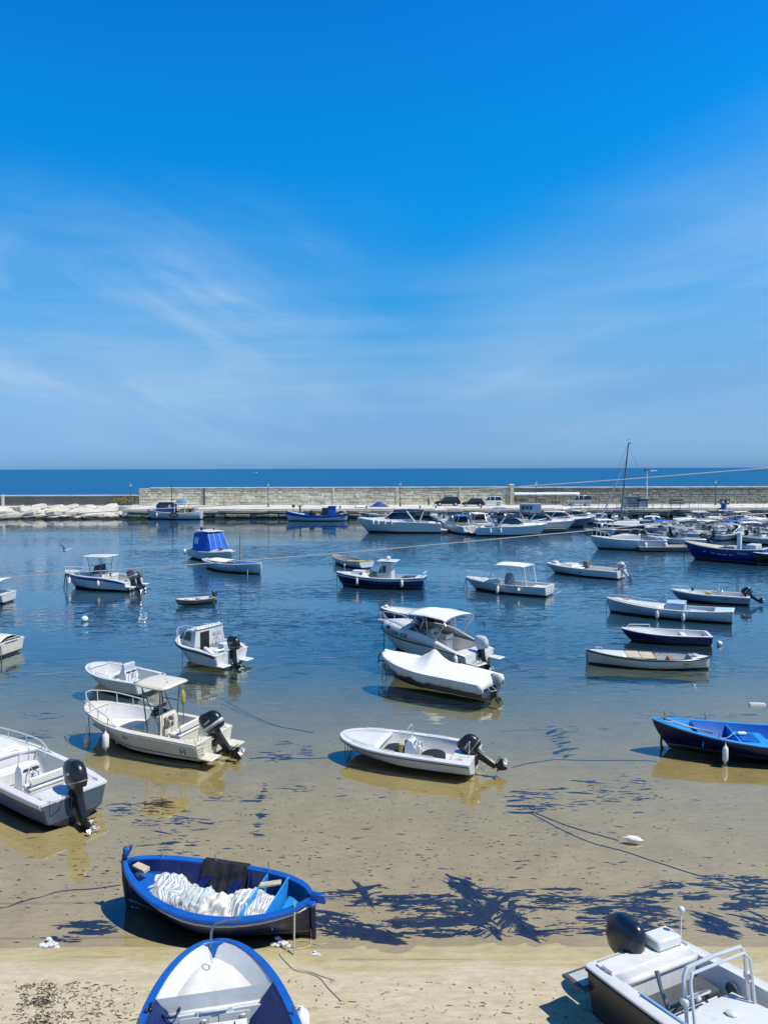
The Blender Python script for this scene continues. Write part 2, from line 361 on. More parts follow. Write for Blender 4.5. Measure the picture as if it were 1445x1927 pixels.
def water_mat(name, deep, calm_near, scale_mul=1.0, rough=.02):
    m = bpy.data.materials.new(name); m.use_nodes = True; t = m.node_tree; t.nodes.clear()
    geo = N(t, 'ShaderNodeNewGeometry').outputs['Position']
    sp = N(t, 'ShaderNodeSeparateXYZ'); t.links.new(geo, sp.inputs[0]); y = sp.outputs[1]
    k = scale_mul
    w1 = noise_n(t, map_n(t, geo, rot=(0, 0, .12), scale=(.38*k, 1.15*k, 1)), 1.1, 3, .5, .6)
    w2 = noise_n(t, map_n(t, geo, rot=(0, 0, -.2), scale=(.55*k, 1.7*k, 1)), 2.6, 2, .5, .5)
    patch = noise_n(t, map_n(t, geo, scale=(.035, .09, 1)), 1.0, 3, .5)
    if calm_near:       # short wavelets standing on a nearly flat mirror
        h = math_n(t, 'ADD', math_n(t, 'MULTIPLY', mr_n(t, w1, .52, .78, 0, 1, True), .55), math_n(t, 'MULTIPLY', mr_n(t, w2, .50, .80, 0, 1, True), .26))
        a = ramp_n(t, mr_n(t, y, 14, 70), [(0, .006), (.12, .03), (.28, .24), (.5, .72), (.8, .72)])
        a = math_n(t, 'MULTIPLY', a, mr_n(t, patch, .40, .60, .18, 1.25))
        a = math_n(t, 'MULTIPLY', a, mr_n(t, y, 76, 112, 1.0, .12))
        h = math_n(t, 'ADD', math_n(t, 'MULTIPLY', h, a), math_n(t, 'MULTIPLY', math_n(t, 'MULTIPLY', w2, a), .10))
    else: h = math_n(t, 'ADD', math_n(t, 'MULTIPLY', w1, .65), math_n(t, 'MULTIPLY', w2, .28))
    bn = N(t, 'ShaderNodeBump'); bn.inputs['Distance'].default_value = .13 if calm_near else .9; bn.inputs['Strength'].default_value = 1.0
    t.links.new(h, bn.inputs['Height'])
    fr = N(t, 'ShaderNodeFresnel'); fr.inputs[0].default_value = 1.33; t.links.new(bn.outputs[0], fr.inputs[1])
    gl = N(t, 'ShaderNodeBsdfGlossy'); gl.inputs['Roughness'].default_value = rough; t.links.new(bn.outputs[0], gl.inputs['Normal'])
    tr = N(t, 'ShaderNodeBsdfTransparent'); tr.inputs[0].default_value = (.90, .95, .93, 1)
    if calm_near: t.links.new(ramp_n(t, mr_n(t, y, 13.8, 34), [(0, (.99, .98, .95)), (.3, (.94, .92, .80)), (.6, (.82, .83, .70)), (1, (.62, .70, .60))]), tr.inputs[0])
    df = N(t, 'ShaderNodeBsdfDiffuse'); df.inputs[0].default_value = (*deep, 1)
    mx = N(t, 'ShaderNodeMixShader')
    if calm_near:
        dep = ramp_n(t, mr_n(t, y, 14, 74), [(0, 0.0), (.10, .02), (.22, .12), (.40, .46), (.75, 1.0)])
        t.links.new(dep, mx.inputs[0])
    else:
        mx.inputs[0].default_value = 1.0
    t.links.new(tr.outputs[0], mx.inputs[1]); t.links.new(df.outputs[0], mx.inputs[2])
    m2 = N(t, 'ShaderNodeMixShader'); fac = fr.outputs[0]
    if calm_near: fac = math_n(t, 'POWER', fac, mr_n(t, y, 19, 42, .60, .36))
    if not calm_near: fac = math_n(t, 'MULTIPLY', fac, .20)
    t.links.new(fac, m2.inputs[0])
    t.links.new(mx.outputs[0], m2.inputs[1]); t.links.new(gl.outputs[0], m2.inputs[2])
    o = N(t, 'ShaderNodeOutputMaterial'); t.links.new(m2.outputs[0], o.inputs[0])
    return m
harb = water_mat('harbour_water', (.030, .09, .14), True)
seam = water_mat('open_sea_water', (.001, .10, .245), False, .12, .15)
mb = MB(); mb.v = [(-400, 10, 0), (400, 10, 0), (400, 150, 0), (-400, 150, 0)]; mb.f = [(0, 1, 2, 3)]; mb.m = [0]
tag(mb.build('harbour_water', harb, smooth=0, recalc=False), 'clear shallow harbour water deepening to dark blue', kind='structure')
mb = MB(); mb.v = [(-40000, 150.01, 0), (40000, 150.01, 0), (40000, 40000, 0), (-40000, 40000, 0)]; mb.f = [(0, 1, 2, 3)]; mb.m = [0]
tag(mb.build('sea', seam, smooth=0, recalc=False), 'open blue sea beyond the breakwater to the horizon', kind='structure')

# ------------------------------------------------------------ seaweed on the sea bed
weedm = bpy.data.materials.new('dark_seaweed'); weedm.use_nodes = True; t = weedm.node_tree; b = t.nodes['Principled BSDF']
gg = N(t, 'ShaderNodeNewGeometry'); t.links.new(ramp_n(t, gg.outputs['Random Per Island'], [(0, (.005, .007, .008)), (.7, (.010, .012, .010)), (.95, (.022, .022, .012)), (1, (.05, .045, .02))]), b.inputs['Base Color']); b.inputs['Roughness'].default_value = .85
def weed_patch(mb, px, py, rx, ry, n, rot=0.0, size=.16):
    """clumps round the place seen at (px, py); rx, ry are in pixels of the photograph"""
    n = int(n*1.15)
    for _ in range(n):
        a = random.uniform(0, 2*pi); r = sqrt(random.random())*random.choice((1, 1, 1.3))
        u = cos(a)*r*rx; v = sin(a)*r*ry
        q = (px+u*cos(rot)-v*sin(rot), py+u*sin(rot)+v*cos(rot))
        if q[1] > 1778: continue
        p = W(q[0], q[1], -.04); zb = bed(p.x, p.y)
        s = min(2.4, random.lognormvariate(-.60, .8))*size*p.y/15; th = random.gauss(0, .16)-rot*1.0; el_ = random.uniform(.05, .22)
        k = 13; ring = []; sd = random.random()*50
        for i in range(k):
            t_ = 2*pi*i/k; rr = s*(1+.55*noise.noise(Vector((cos(t_)*1.6+sd, sin(t_)*1.6, sd))))*random.uniform(.75, 1.2)
            x = cos(t_)*rr*1.3; y = sin(t_)*rr*el_*1.3
            ring.append((p.x+x*cos(th)-y*sin(th), p.y+x*sin(th)+y*cos(th), zb-.006))
        c0 = (p.x, p.y, zb+random.uniform(.008, .022))
        mb.add(ring+[c0], [(i, (i+1) % k, k) for i in range(k)])
mb = MB()
for a in [(665, 1752, 85, 7, 150, .26), (725, 1769, 30, 6, 60, .3), (955, 1722, 66, 8, 170, .62), (985, 1752, 30, 7, 60, .7), (905, 1715, 60, 7, 110, .95), (868, 1672, 30, 8, 70, .5), (690, 1690, 26, 5, 50, 1.1), (800, 1738, 90, 6, 120, -.05), (830, 1700, 60, 4, 60, .05), (1345, 1742, 40, 9, 100, .55), (650, 1735, 70, 12, 130, .28), (700, 1762, 60, 9, 70, .1), (620, 1748, 40, 10, 60, .3), (725, 1700, 60, 6, 40), (690, 1690, 9, 18, 22, -.3), (640, 1685, 40, 8, 26),
          (790, 1690, 70, 8, 70), (830, 1715, 75, 16, 90), (840, 1735, 80, 10, 110), (830, 1757, 60, 8, 60), (870, 1665, 22, 16, 50, .6), (895, 1700, 14, 34, 50, -.5), (905, 1745, 22, 18, 60, -.5),
          (950, 1720, 22, 45, 110, -.85), (985, 1745, 34, 10, 60, .6), (990, 1700, 60, 24, 60), (1010, 1755, 40, 8, 40), (940, 1676, 40, 8, 26), (1050, 1690, 60, 14, 40),
          (1060, 1672, 40, 3, 14), (1120, 1705, 80, 16, 60), (1130, 1745, 70, 18, 100), (1180, 1715, 70, 14, 80), (1220, 1740, 50, 14, 70), (1210, 1690, 50, 10, 50), (1250, 1665, 40, 8, 30),
          (1345, 1740, 34, 13, 90, .55), (1375, 1660, 60, 14, 90), (1420, 1690, 40, 16, 70), (1420, 1735, 34, 16, 60, .5), (1300, 1685, 30, 8, 24), (1390, 1705, 30, 10, 40),
          (165, 1739, 26, 6, 34), (170, 1755, 34, 5, 26), (115, 1770, 30, 8, 30), (20, 1782, 24, 5, 20), (95, 1786, 14, 3, 10), (210, 1750, 10, 6, 10)]:
    weed_patch(mb, *a[:5], a[5] if len(a) > 5 else 0, size=.15)
for a in [(290, 1530, 70, 26, 60), (260, 1520, 40, 16, 40), (340, 1545, 50, 14, 30), (320, 1580, 60, 14, 24), (1000, 1490, 50, 12, 30), (1010, 1515, 42, 8, 40), (1160, 1480, 80, 22, 60), (1130, 1500, 60, 12, 26),
          (1215, 1495, 20, 7, 16), (495, 1490, 4, 30, 26, .15), (487, 1545, 3, 30, 16, .15), (525, 1415, 22, 10, 26), (580, 1405, 10, 12, 16), (540, 1388, 16, 4, 10), (1050, 1390, 12, 34, 44, -.5), (565, 1480, 26, 6, 14),
          (1060, 1360, 90, 5, 20), (670, 1440, 30, 4, 12), (60, 1370, 30, 10, 26), (80, 1330, 40, 6, 16), (430, 1500, 40, 8, 14), (1290, 1330, 90, 7, 30), (870, 1460, 60, 5, 10), (900, 1660, 500, 60, 130), (950, 1720, 450, 45, 160), (450, 1600, 400, 120, 160),
          (650, 1560, 420, 70, 200), (1150, 1560, 300, 80, 140), (120, 1660, 130, 90, 110), (700, 1640, 400, 40, 100), (250, 1620, 60, 30, 16)]:
    weed_patch(mb, *a[:5], a[5] if len(a) > 5 else 0, size=.05 if a[2] > 100 else .12)
tag(mb.build('seaweed', weedm, smooth=0), 'dark seaweed lying in streaks on the sand under the shallow water', 'seaweed', kind='stuff')
# dry wrack and twigs on the beach
mb = MB()
for _ in range(1500):
    px = random.uniform(-40, 1480); py = random.uniform(1835, 1990)
    if random.random() < .6: px = random.gauss(75, 22) if random.random() < .6 else random.gauss(150, 50); py = random.uniform(1840, 1960)
    p = W(px, py, .15); p.z = bed(p.x, p.y)+.004; th = random.uniform(0, pi) if random.random() < .6 else random.gauss(0, .3); L_ = random.lognormvariate(-3.75, .6)
    d = Vector((cos(th), sin(th), 0))*L_; q = p+Vector((random.uniform(-.02, .02), random.uniform(-.02, .02), .008))
    mb.tube([p-d, q, p+d], random.uniform(.002, .006), 4)
tag(mb.build('beach_debris', ropeb, smooth=0), 'dry twigs and weed scraps strewn over the beach sand', 'debris', kind='stuff')

# ------------------------------------------------------------ breakwater, quay, walls, rocks
def stone_mat(name, c1, c2, c3, sc=1.2):
    m = bpy.data.materials.new(name); m.use_nodes = True; t = m.node_tree; b = t.nodes['Principled BSDF']
    g = N(t, 'ShaderNodeNewGeometry'); geo = g.outputs['Position']
    c = ramp_n(t, g.outputs['Random Per Island'], [(0, c1), (.5, c2), (1, c3)])
    n = noise_n(t, geo, sc, 6, .7)
    c = mix_n(t, mr_n(t, n, .45, .75, 0, .6), c, tuple(x*.45 for x in c1))
    ns = noise_n(t, map_n(t, geo, scale=(1, 1, .35)), .22, 5, .65); c = mix_n(t, mr_n(t, ns, .46, .70, 0, .55), c, tuple(x*.5 for x in c2))
    szz = N(t, 'ShaderNodeSeparateXYZ'); t.links.new(geo, szz.inputs[0]); tide_shade = mr_n(t, math_n(t, 'ADD', szz.outputs[2], math_n(t, 'MULTIPLY', n, .9)), .75, .98, 1, 0); c = mix_n(t, tide_shade, c, (.025, .028, .02))   # dark weed near the waterline, and shade painted along the quay foot
    t.links.new(c, b.inputs['Base Color']); b.inputs['Roughness'].default_value = .9; b.inputs['Specular IOR Level'].default_value = .2
    bn = N(t, 'ShaderNodeBump'); bn.inputs['Distance'].default_value = .15; bn.inputs['Strength'].default_value = .8
    t.links.new(noise_n(t, geo, 4, 6, .7), bn.inputs['Height']); t.links.new(bn.outputs[0], b.inputs['Normal'])
    return m
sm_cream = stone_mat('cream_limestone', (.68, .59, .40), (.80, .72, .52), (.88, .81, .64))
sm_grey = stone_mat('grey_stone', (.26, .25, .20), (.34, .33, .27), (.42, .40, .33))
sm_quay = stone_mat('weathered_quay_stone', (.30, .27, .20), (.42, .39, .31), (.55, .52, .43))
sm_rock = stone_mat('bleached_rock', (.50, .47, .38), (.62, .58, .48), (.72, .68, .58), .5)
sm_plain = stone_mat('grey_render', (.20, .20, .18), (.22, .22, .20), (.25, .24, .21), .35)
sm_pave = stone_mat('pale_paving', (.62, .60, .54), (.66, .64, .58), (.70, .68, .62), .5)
def xat(px, Y): return WY(px, 950, Y).x
YW = 146.0; YQ = 131.0
XS = xat(262, YW); XG = xat(962, YW)
mb = MB(); mb.box(((XS-160)/2+XS/2, 0, 0), (1, 1, 1)) if False else None
x_ = xat(232, YQ+1)
mb.box(((x_+200)/2, (YQ+158)/2+.5, -.55), (200-x_, 158-YQ, 4.4)); mb.box(((x_-220)/2, 150.3, -.56), (x_+220-.02, 17, 4.38))
mb.add([(-220, 142, 1.35), (x_-.02, 142, 1.35), (x_-.02, 128.5, -1.2), (-220, 128.5, -1.2)], [(0, 1, 2, 3)])
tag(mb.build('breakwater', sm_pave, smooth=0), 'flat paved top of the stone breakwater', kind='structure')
def wall(name, x0, x1, z0, z1, mt, label, cap=True, blocks=True, course=.52, hole=.035):
    r = empty(name, ((x0+x1)/2, YW, z0), label=label, cat='wall')
    ox = (x0+x1)/2; mb = MB(); mb.box((0, .62, (z1-z0)/2), (x1-x0, 1.0, z1-z0)); mb.build('core', mt, r, smooth=0)
    if blocks:
        mb = MB(); z = 0.0; H = z1-z0
        while z < H-.1:
            h = min(course*random.uniform(.8, 1.2), H-z); x = x0-ox+.02
            while x < x1-ox-.1:
                l = min(random.choice((.45, .7, .9, 1.3, 1.9))*random.uniform(.8, 1.2), x1-ox-x)
                if random.random() > hole:
                    pr = random.uniform(.10, .22); mb.box((x+l/2, .12-pr/2+.05, z+h/2), (l-.06, pr+.1, h-.06), .03)
                x += l
            z += h
        o = mb.build('block_face', mt, r, smooth=0); o['kind'] = 'stuff'
    if cap:
        mb = MB(); mb.box(((cap if not isinstance(cap, bool) else 0)/2, .55, z1-z0+.1), (x1-x0-(cap if not isinstance(cap, bool) else 0), 1.5, .2), .03); mb.build('coping', sm_pave, r, smooth=0)
    return r
ZP = 1.65
wall('sea_wall', xat(-420, YW), XS-.02, ZP, 3.5, sm_plain, 'low grey rendered sea wall at the left above the pale rocks', blocks=False)
wc = wall('sea_wall', XS, XG-.35, ZP, 4.95, sm_cream, 'tall cream limestone sea wall behind the dark cars', cap=2.2)
wg = wall('sea_wall', XG+.35, xat(2000, YW), ZP, 4.85, sm_grey, 'tall grey stone sea wall at the right behind the marina', hole=.02)
for px in (385, 628, 747, 865): 
    mb = MB(); mb.box((0, 0, 1.7), (.34, .18, 3.4), .02)
    o = mb.build('pilaster', sm_cream if px != 385 else dgrey, wc, smooth=0); o.location = (xat(px, YW)-wc.location.x, -.12, 0)
mb = MB(); mb.box((0, 0, 1.85), (.7, 1.6, 3.7), .04); mb.box((0, 0, 3.85), (.9, 1.8, .25), .04)
o = mb.build('stone_pier', sm_cream, smooth=0); o.location = (XG, YW+.4, ZP); tag(o, 'cream stone pier where the cream and the grey sea walls meet', 'pier')
mb = MB(); mb.box((0, 0, 1.1), (.5, .3, 2.2), .03); o = mb.build('wall_post', sm_pave, smooth=0); o.location = (xat(8, YW), YW-.3, ZP); tag(o, 'short pale post against the low grey wall at the far left', 'post')
mb = MB()
for k in range(60):
    x = random.gauss(0, .9); z = random.gauss(1.25, .35); mb.sphere((x, -.06, z), random.uniform(.12, .3), 6, sc=(1.3, .3, .8))
o = mb.build('bush', mat('dry_yellow_foliage', (.22, .19, .06), .9, var=.4), smooth=0); o.location = (xat(232, YW), YW-.05, ZP); tag(o, 'dry yellowish creeper on the low grey wall beside the lamp post', 'plant')
# quay edge: cream paving ledge and rough blocks
q = bpy.data.objects.new('quay', None); C.objects.link(q); q['kind'] = 'structure'; q['label'] = 'rough stone quay face with a pale ledge below the sea wall'
sblk = []
for k in range(6):
    mb = MB(); mb.box((0, 0, 0), (1.9, .9, .62), .08)
    for i, v in enumerate(mb.v): mb.v[i] = tuple(Vector(v)+noise.noise_vector(Vector(v)*1.7+Vector((k*9, 0, 0)))*.13)
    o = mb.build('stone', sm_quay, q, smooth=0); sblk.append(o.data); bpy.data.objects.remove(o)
def inst(name, me, parent, loc, rot=(0, 0, 0), sc=(1, 1, 1)):
    o = bpy.data.objects.new(name, me); C.objects.link(o); o.parent = parent; o.location = loc; o.rotation_euler = rot; o.scale = sc; return o
x = xat(240, YQ)
while x < xat(1500, YQ):
    w_ = random.uniform(1.4, 2.4)
    for z in (-.15, .42):
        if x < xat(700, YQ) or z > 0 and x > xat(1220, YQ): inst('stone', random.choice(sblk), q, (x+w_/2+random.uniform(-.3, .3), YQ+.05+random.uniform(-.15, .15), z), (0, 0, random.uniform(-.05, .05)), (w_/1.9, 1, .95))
    x += w_
x = xat(240, YQ)
while x < xat(1500, YQ):
    w_ = random.uniform(5, 9)
    inst('ledge', sblk[0], q, (x+w_/2, YQ+.1, 1.22), (0, 0, 0), (w_/1.95, 1.2, .55)); x += w_
# slabs of pale rock, left
rv = bpy.data.objects.new('rock_revetment', None); C.objects.link(rv); rv['kind'] = 'structure'; rv['label'] = 'sloping bank of big bleached rock slabs under the low wall at the left'
rk = []
for k in range(8):
    mb = MB(); n = 9
    ring = [(cos(2*pi*i/n)*random.uniform(.8, 1.15), sin(2*pi*i/n)*random.uniform(.75, 1.15)) for i in range(n)]
    mb.loft([[(x*1.0, y*1.0, -.5) for x, y in ring], [(x*1.03, y*1.03, .1) for x, y in ring], [(x*.9, y*.88, .26+random.uniform(-.03, .03)) for x, y in ring]])
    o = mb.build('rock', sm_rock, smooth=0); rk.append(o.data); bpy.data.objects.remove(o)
for row, (Y, z, s) in enumerate(((141.0, 1.45, 1.5), (138.3, 1.05, 2.1), (135.6, .72, 2.2), (133.0, .32, 2.0), (130.6, -.10, 1.6), (129.2, -.3, 1.2))):
    x = xat(-60, Y)
    while x < xat(242, Y):
        w_ = random.uniform(.8, 1.35)*s
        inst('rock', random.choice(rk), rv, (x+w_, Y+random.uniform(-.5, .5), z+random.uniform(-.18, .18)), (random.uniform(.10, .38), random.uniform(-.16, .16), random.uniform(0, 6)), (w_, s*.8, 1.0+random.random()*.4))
        x += w_*1.95
# ------------------------------------------------------------ boats
def smooth01(x): x = max(0, min(1, x)); return x*x*(3-2*x)
class Hull:
    """a lofted hull: x forward, y to port, z=0 the waterline"""
    def __init__(h, L, B, fb=.9, fm=.65, fs=.7, dr=.25, tw=.82, bow=.75, pp=2.2, rake=.5, srake=0.0, chine=None, sm=.42, dbl=False, flare=.0, gw=.12, sbow=.8):
        h.__dict__.update(L=L, B=B, fb=fb, fm=fm, fs=fs, dr=dr, tw=tw, bow=bow, pp=pp, rake=rake, srake=srake, chine=chine, sm=sm, dbl=dbl, flare=flare, gw=gw, sbow=sbow)
    def f(h, s):
        if s > h.sm: u = (s-h.sm)/(1-h.sm); return max(0, 1-u**h.pp)**h.bow
        u = (h.sm-s)/h.sm
        return max(0, 1-u**2.2)**h.sbow if h.dbl else 1-(1-h.tw)*u**2
    def zs(h, s):
        if s > h.sm: u = (s-h.sm)/(1-h.sm); return h.fm+(h.fb-h.fm)*u**1.8
        u = (h.sm-s)/h.sm; return h.fm+(h.fs-h.fm)*u**1.8
    def zk(h, s):
        z = -h.dr
        if s > .7: z += h.dr*.7*((s-.7)/.3)**2
        if h.dbl and s < .2: z += h.dr*.4*((.2-s)/.2)**2
        return z
    def x(h, s, v=1.0):
        w = smooth01((s-.35)/.65); x = -h.L/2+s*h.L-h.rake*(1-v)**1.4*w
        if h.srake: x += h.srake*(1-v)*smooth01((.4-s)/.4)
        return x
    def ratio(h, s, v):
        vw = (0-h.zk(s))/(h.zs(s)-h.zk(s)); b = smooth01((s-h.sm)/(1-h.sm))
        if h.chine:
            vc = vw+(1-vw)*.12; rc = h.chine*(1-.45*b)
            r = rc*(v/vc) if v < vc else rc+(1-rc)*((v-vc)/(1-vc))**(1-.15*b)
        else:
            r1 = sin(pi/2*min(1, v*1.12))**.55; r2 = v**1.0
            if h.dbl: b = max(b, smooth01((h.sm-s)/h.sm)*.8)
            r = r1*(1-b)+r2*b
            if v > .8: r = r+(1-r)*((v-.8)/.2)*0
            r = min(1, r/(max(1e-6, 1))) if v < 1 else 1
        return r
    def y(h, s, v=1.0): return h.B/2*h.f(s)*h.ratio(s, v)
    def v_of(h, s, z): return max(0, min(1, (z-h.zk(s))/(h.zs(s)-h.zk(s))))
    def yz(h, s, z): return h.y(s, h.v_of(s, z))
    def s_at(h, x, z):
        lo, hi = 0.0, 1.0
        for _ in range(24):
            m = (lo+hi)/2
            if h.x(m, h.v_of(m, z)) < x: lo = m
            else: hi = m
        return (lo+hi)/2
    def stations(h, n, a=0.0, b=1.0):
        out = []
        for i in range(n+1):
            t = i/n; s = (1-cos(pi*t))/2 if h.dbl else sin(pi/2*t)
            out.append(a+(b-a)*s)
        return out
    def rows(h, s):
        vw = (0-h.zk(s))/(h.zs(s)-h.zk(s))
        return [0, vw*.5, vw*.9]+[vw+(1-vw)*k for k in (.06, .12, .22, .4, .58, .74, .86, .93, 1.0)]
class Boat:
    def __init__(b, name, cat, label, at, heading, hull, z=0.07, roll=0.0, pitch=0.0, group=None):
        b.h = hull; b.root = empty(name, (at[0], at[1], z), heading, roll, pitch, label=label, cat=cat, group=group)
        b.M = Matrix.LocRotScale(b.root.location, b.root.rotation_euler, None); b.near = 1 if b.M.to_3x3()[1][1] < 0 else -1
    def part(b, mb, name, mats, parent=None, smooth=40, thick=0):
        return mb.build(name, mats, parent or b.root, smooth=smooth, thick=thick)
    def shell(b, top, bottom=None, band=None, bandrows=(8, 9), n=26, boot=None, strake=None):
        h = b.h; bottom = bottom or antif; band = band or top; mb = MB(); st = h.stations(n); nr = 12
        for side in (1, -1):
            rows = []
            for s in st:
                rows.append([(h.x(s, v), side*h.y(s, v), h.zk(s)+(h.zs(s)-h.zk(s))*v) for v in h.rows(s)])
            b0 = len(mb.v); mb.v += [p for r in rows for p in r]
            for i in range(len(st)-1):
                for j in range(nr-1):
                    f = (b0+i*nr+j, b0+(i+1)*nr+j, b0+(i+1)*nr+j+1, b0+i*nr+j+1)
                    mb.f.append(f if side < 0 else f[::-1])
                    mb.m.append(1 if j < 3 else 3 if j == 3 else 2 if bandrows[0] <= j <= bandrows[1] else 0)
        if not h.dbl:       # transom
            s = 0.0; vs = h.rows(s); b0 = len(mb.v)
            for v in vs:
                z = h.zk(s)+(h.zs(s)-h.zk(s))*v; mb.v += [(h.x(s, v), h.y(s, v), z), (h.x(s, v), -h.y(s, v), z)]
            for j in range(nr-1):
                mb.f.append((b0+2*j, b0+2*j+2, b0+2*j+3, b0+2*j+1)); mb.m.append(1 if j < 3 else 0)
        o = mb.build('hull', [top, bottom, band, boot or stain], b.root, smooth=50, recalc=False)
        import bmesh
        bm = bmesh.new(); bm.from_mesh(o.data); bmesh.ops.remove_doubles(bm, verts=bm.verts, dist=.0005); bm.to_mesh(o.data); bm.free()
        o.data.shade_smooth(); o.data.set_sharp_from_angle(angle=R(50))
        md = o.modifiers.new('planking', 'SOLIDIFY'); md.thickness = .03; md.offset = -1
        b.hullo = o
        if strake:          # rubbing strake below the sheer
            mt, fr, rr = strake
            for side in (1, -1):
                mb = MB(); mb.tube([(h.x(s, fr), side*(h.y(s, fr)+.005), h.zk(s)+(h.zs(s)-h.zk(s))*fr) for s in h.stations(24, .0, .995)], rr, 6)
                b.part(mb, 'rubbing_strake', mt)
        return b
    def inner(b, s): return max(0.0, b.h.y(s)-b.h.gw)
    def in_y(b, s, z):
        h = b.h; s2 = max(s, h.s_at(h.x(s), z)) if s > .5 else s
        return max(0.0, min(b.inner(s), h.yz(s2, z)-.05-.05*smooth01((s-.7)/.3)))
    def gunwale(b, mt, t=.035, n=30, a=0.0, e=.999, lift=.0, over=.03):
        h = b.h; mb = MB()
        st = h.stations(n, a, e); rows = []
        if h.dbl: st = [max(.002, min(.998, s)) for s in st]
        def sec(s, side):
            yo = h.y(s)+over; yi = b.inner(s); x = h.x(s); z = h.zs(s)+lift
            return [(x, side*yi, z-t), (x, side*yo, z-t), (x, side*(yo+.006), z+t*.2), (x, side*(yo-.012), z+t*.6), (x, side*yi, z+t*.6)]
        for side in (1, -1): mb = MB(); mb.loft([sec(s, side) for s in st]); b.part(mb, 'gunwale', mt)
        if not h.dbl and a == 0:
            mb = MB(); mb.box((h.x(0)+h.gw/2, 0, h.zs(0)+lift-.006), (h.gw+.06, 2*h.y(0), t*1.5), .01); b.part(mb, 'transom_cap', mt)
        return b
    def liner(b, zf, a=.05, e=.8, mt=None, floor=None, n=16, inset=.05, bmt=None):
        """inside faces and sole of the cockpit between stations a and e"""
        h = b.h; mt = mt or liner; st = h.stations(n, a, e); mb = MB()
        def yb(s): return max(0.0, min(b.in_y(s, zf), b.inner(s)-inset))
        def ym(s, k): z = h.zs(s)*(1-k)+zf*k; return max(0.0, min(b.inner(s)*(1-k)+yb(s)*k+.02, b.in_y(s, z)))
        for side in (1, -1):
            mb = MB(); mb.grid([[(h.x(s), side*(b.inner(s) if k == 0 else yb(s) if k == 1 else ym(s, k)), h.zs(s)*(1-k)+zf*k) for k in (0, .2, .45, .7, 1)] for s in st])
            b.part(mb, 'inner_side', mt)
        mb = MB(); mb.grid([[(h.x(s), -yb(s), zf), (h.x(s), 0, zf+.005), (h.x(s), yb(s), zf)] for s in st])
        b.part(mb, 'cockpit_floor', floor or mt)
        for s, d in ((a, 1), (e, -1)):
            if s < .03 and h.dbl: continue
            mb = MB(); mb.add([(h.x(s), -b.inner(s), h.zs(s)-.01), (h.x(s), b.inner(s), h.zs(s)-.01), (h.x(s), yb(s), zf), (h.x(s), -yb(s), zf)], [(0, 1, 2, 3)]); b.part(mb, 'bulkhead', bmt or mt)
        return b
    def deck(b, a, e, mt=None, name='foredeck', drop=0.0, crown=.04, n=12, edge=0.0, margin=None):
        """deck plate over the hull between stations a and e"""
        h = b.h; mt = mt or liner; rows = []
        for i in range(n+1):
            s = a+(e-a)*(1-(1-i/n)**1.5) if e > .9 else a+(e-a)*i/n
            s = min(.998, max(.002, s)); yo = (b.inner(s)+.02) if drop or margin is not None else h.y(s)
            if drop: yo = b.in_y(s, h.zs(s)-drop)
            z = h.zs(s)-drop+.012; x = h.x(s)
            rows.append([(x, yo*k, z+crown*(1-k*k)*min(1, yo*3)) for k in (-1, -.6, -.2, .2, .6, 1)])
        mb = MB(); mb.grid(rows)
        if edge:
            r = rows[0] if e > .5 else rows[-1]; mb.grid([r, [(p[0], p[1]*.99, p[2]-edge) for p in r]])
        b.part(mb, name, mt, smooth=30, thick=.015); return b
    def thwart(b, s, z, w=.24, mt=None, name='thwart', t=.035):
        h = b.h; y = min(h.yz(s, z-t), h.yz(max(0, s-.03), z-t), h.yz(s+.03, z-t))-.04; mb = MB(); mb.box((h.x(s), 0, z), (w, 2*y, t), .01)
        b.part(mb, name, mt or wood); return b
    def partition(b, s, z0, z1, mt=None, name='partition', t=.03, top=None):
        h = b.h; mt = mt or liner; zs_ = [z0+(z1-z0)*k/4 for k in range(5)]; x = h.x(s); Y = [max(.01, min(h.yz(s, z)-.04, h.y(s)-h.gw*.5)) for z in zs_]
        ring = [(-y, z) for y, z in zip(Y, zs_)]+[(y, z) for y, z in zip(Y[::-1], zs_[::-1])]
        mb = MB(); mb.loft([[(x-t/2, y, z) for y, z in ring], [(x+t/2, y, z) for y, z in ring]]); return b.part(mb, name, mt, smooth=0)
    def bench(b, x0, x1, y0, y1, z0, z1, mt=None, name='bench', bev=.03):
        mb = MB(); mb.box(((x0+x1)/2, (y0+y1)/2, (z0+z1)/2), (x1-x0, y1-y0, z1-z0), bev); return b.part(mb, name, mt or liner)
    def rail(b, a, e, hgt=.3, r=.014, mt=None, posts=4, both=True, inset=.06, name='bow_rail', join=True, bowh=None):
        h = b.h; mt = mt or steel; mb = MB(); bowh = bowh or hgt
        def P(s, side): 
            y = max(0, h.y(s)-inset); k = smooth01((s-a)/(e-a)*4) if e > a else 1
            return Vector((h.x(s)+(.03 if s > .97 else 0), side*y, h.zs(s)+(hgt+(bowh-hgt)*smooth01((s-a)/(e-a)))*k+.02))
        ss = [a+(e-a)*i/14 for i in range(15)]
        L_ = [P(s, 1) for s in ss]; R_ = [P(s, -1) for s in ss]
        if join and e > .9: mb.tube(L_+R_[::-1], r, 6)
        else: mb.tube(L_, r, 6); both and mb.tube(R_, r, 6)
        for side in (1, -1):
            for k in range(1, posts+1):
                s = a+(e-a)*(k-.2)/posts; p = P(s, side); mb.tube([(p.x-.02, p.y, h.zs(s)), p], r*.85, 5)
        b.part(mb, name, mt); return b
    def cleat(b, x, y, z, mt=None, name='cleat', k=1.0):
        mb = MB(); mb.tube([(x-.10*k, y, z+.05*k), (x, y, z+.045*k), (x+.10*k, y, z+.05*k)], .012*k, 5); mb.box((x, y, z+.02*k), (.06*k, .03*k, .04*k)); b.part(mb, name, mt or steel)
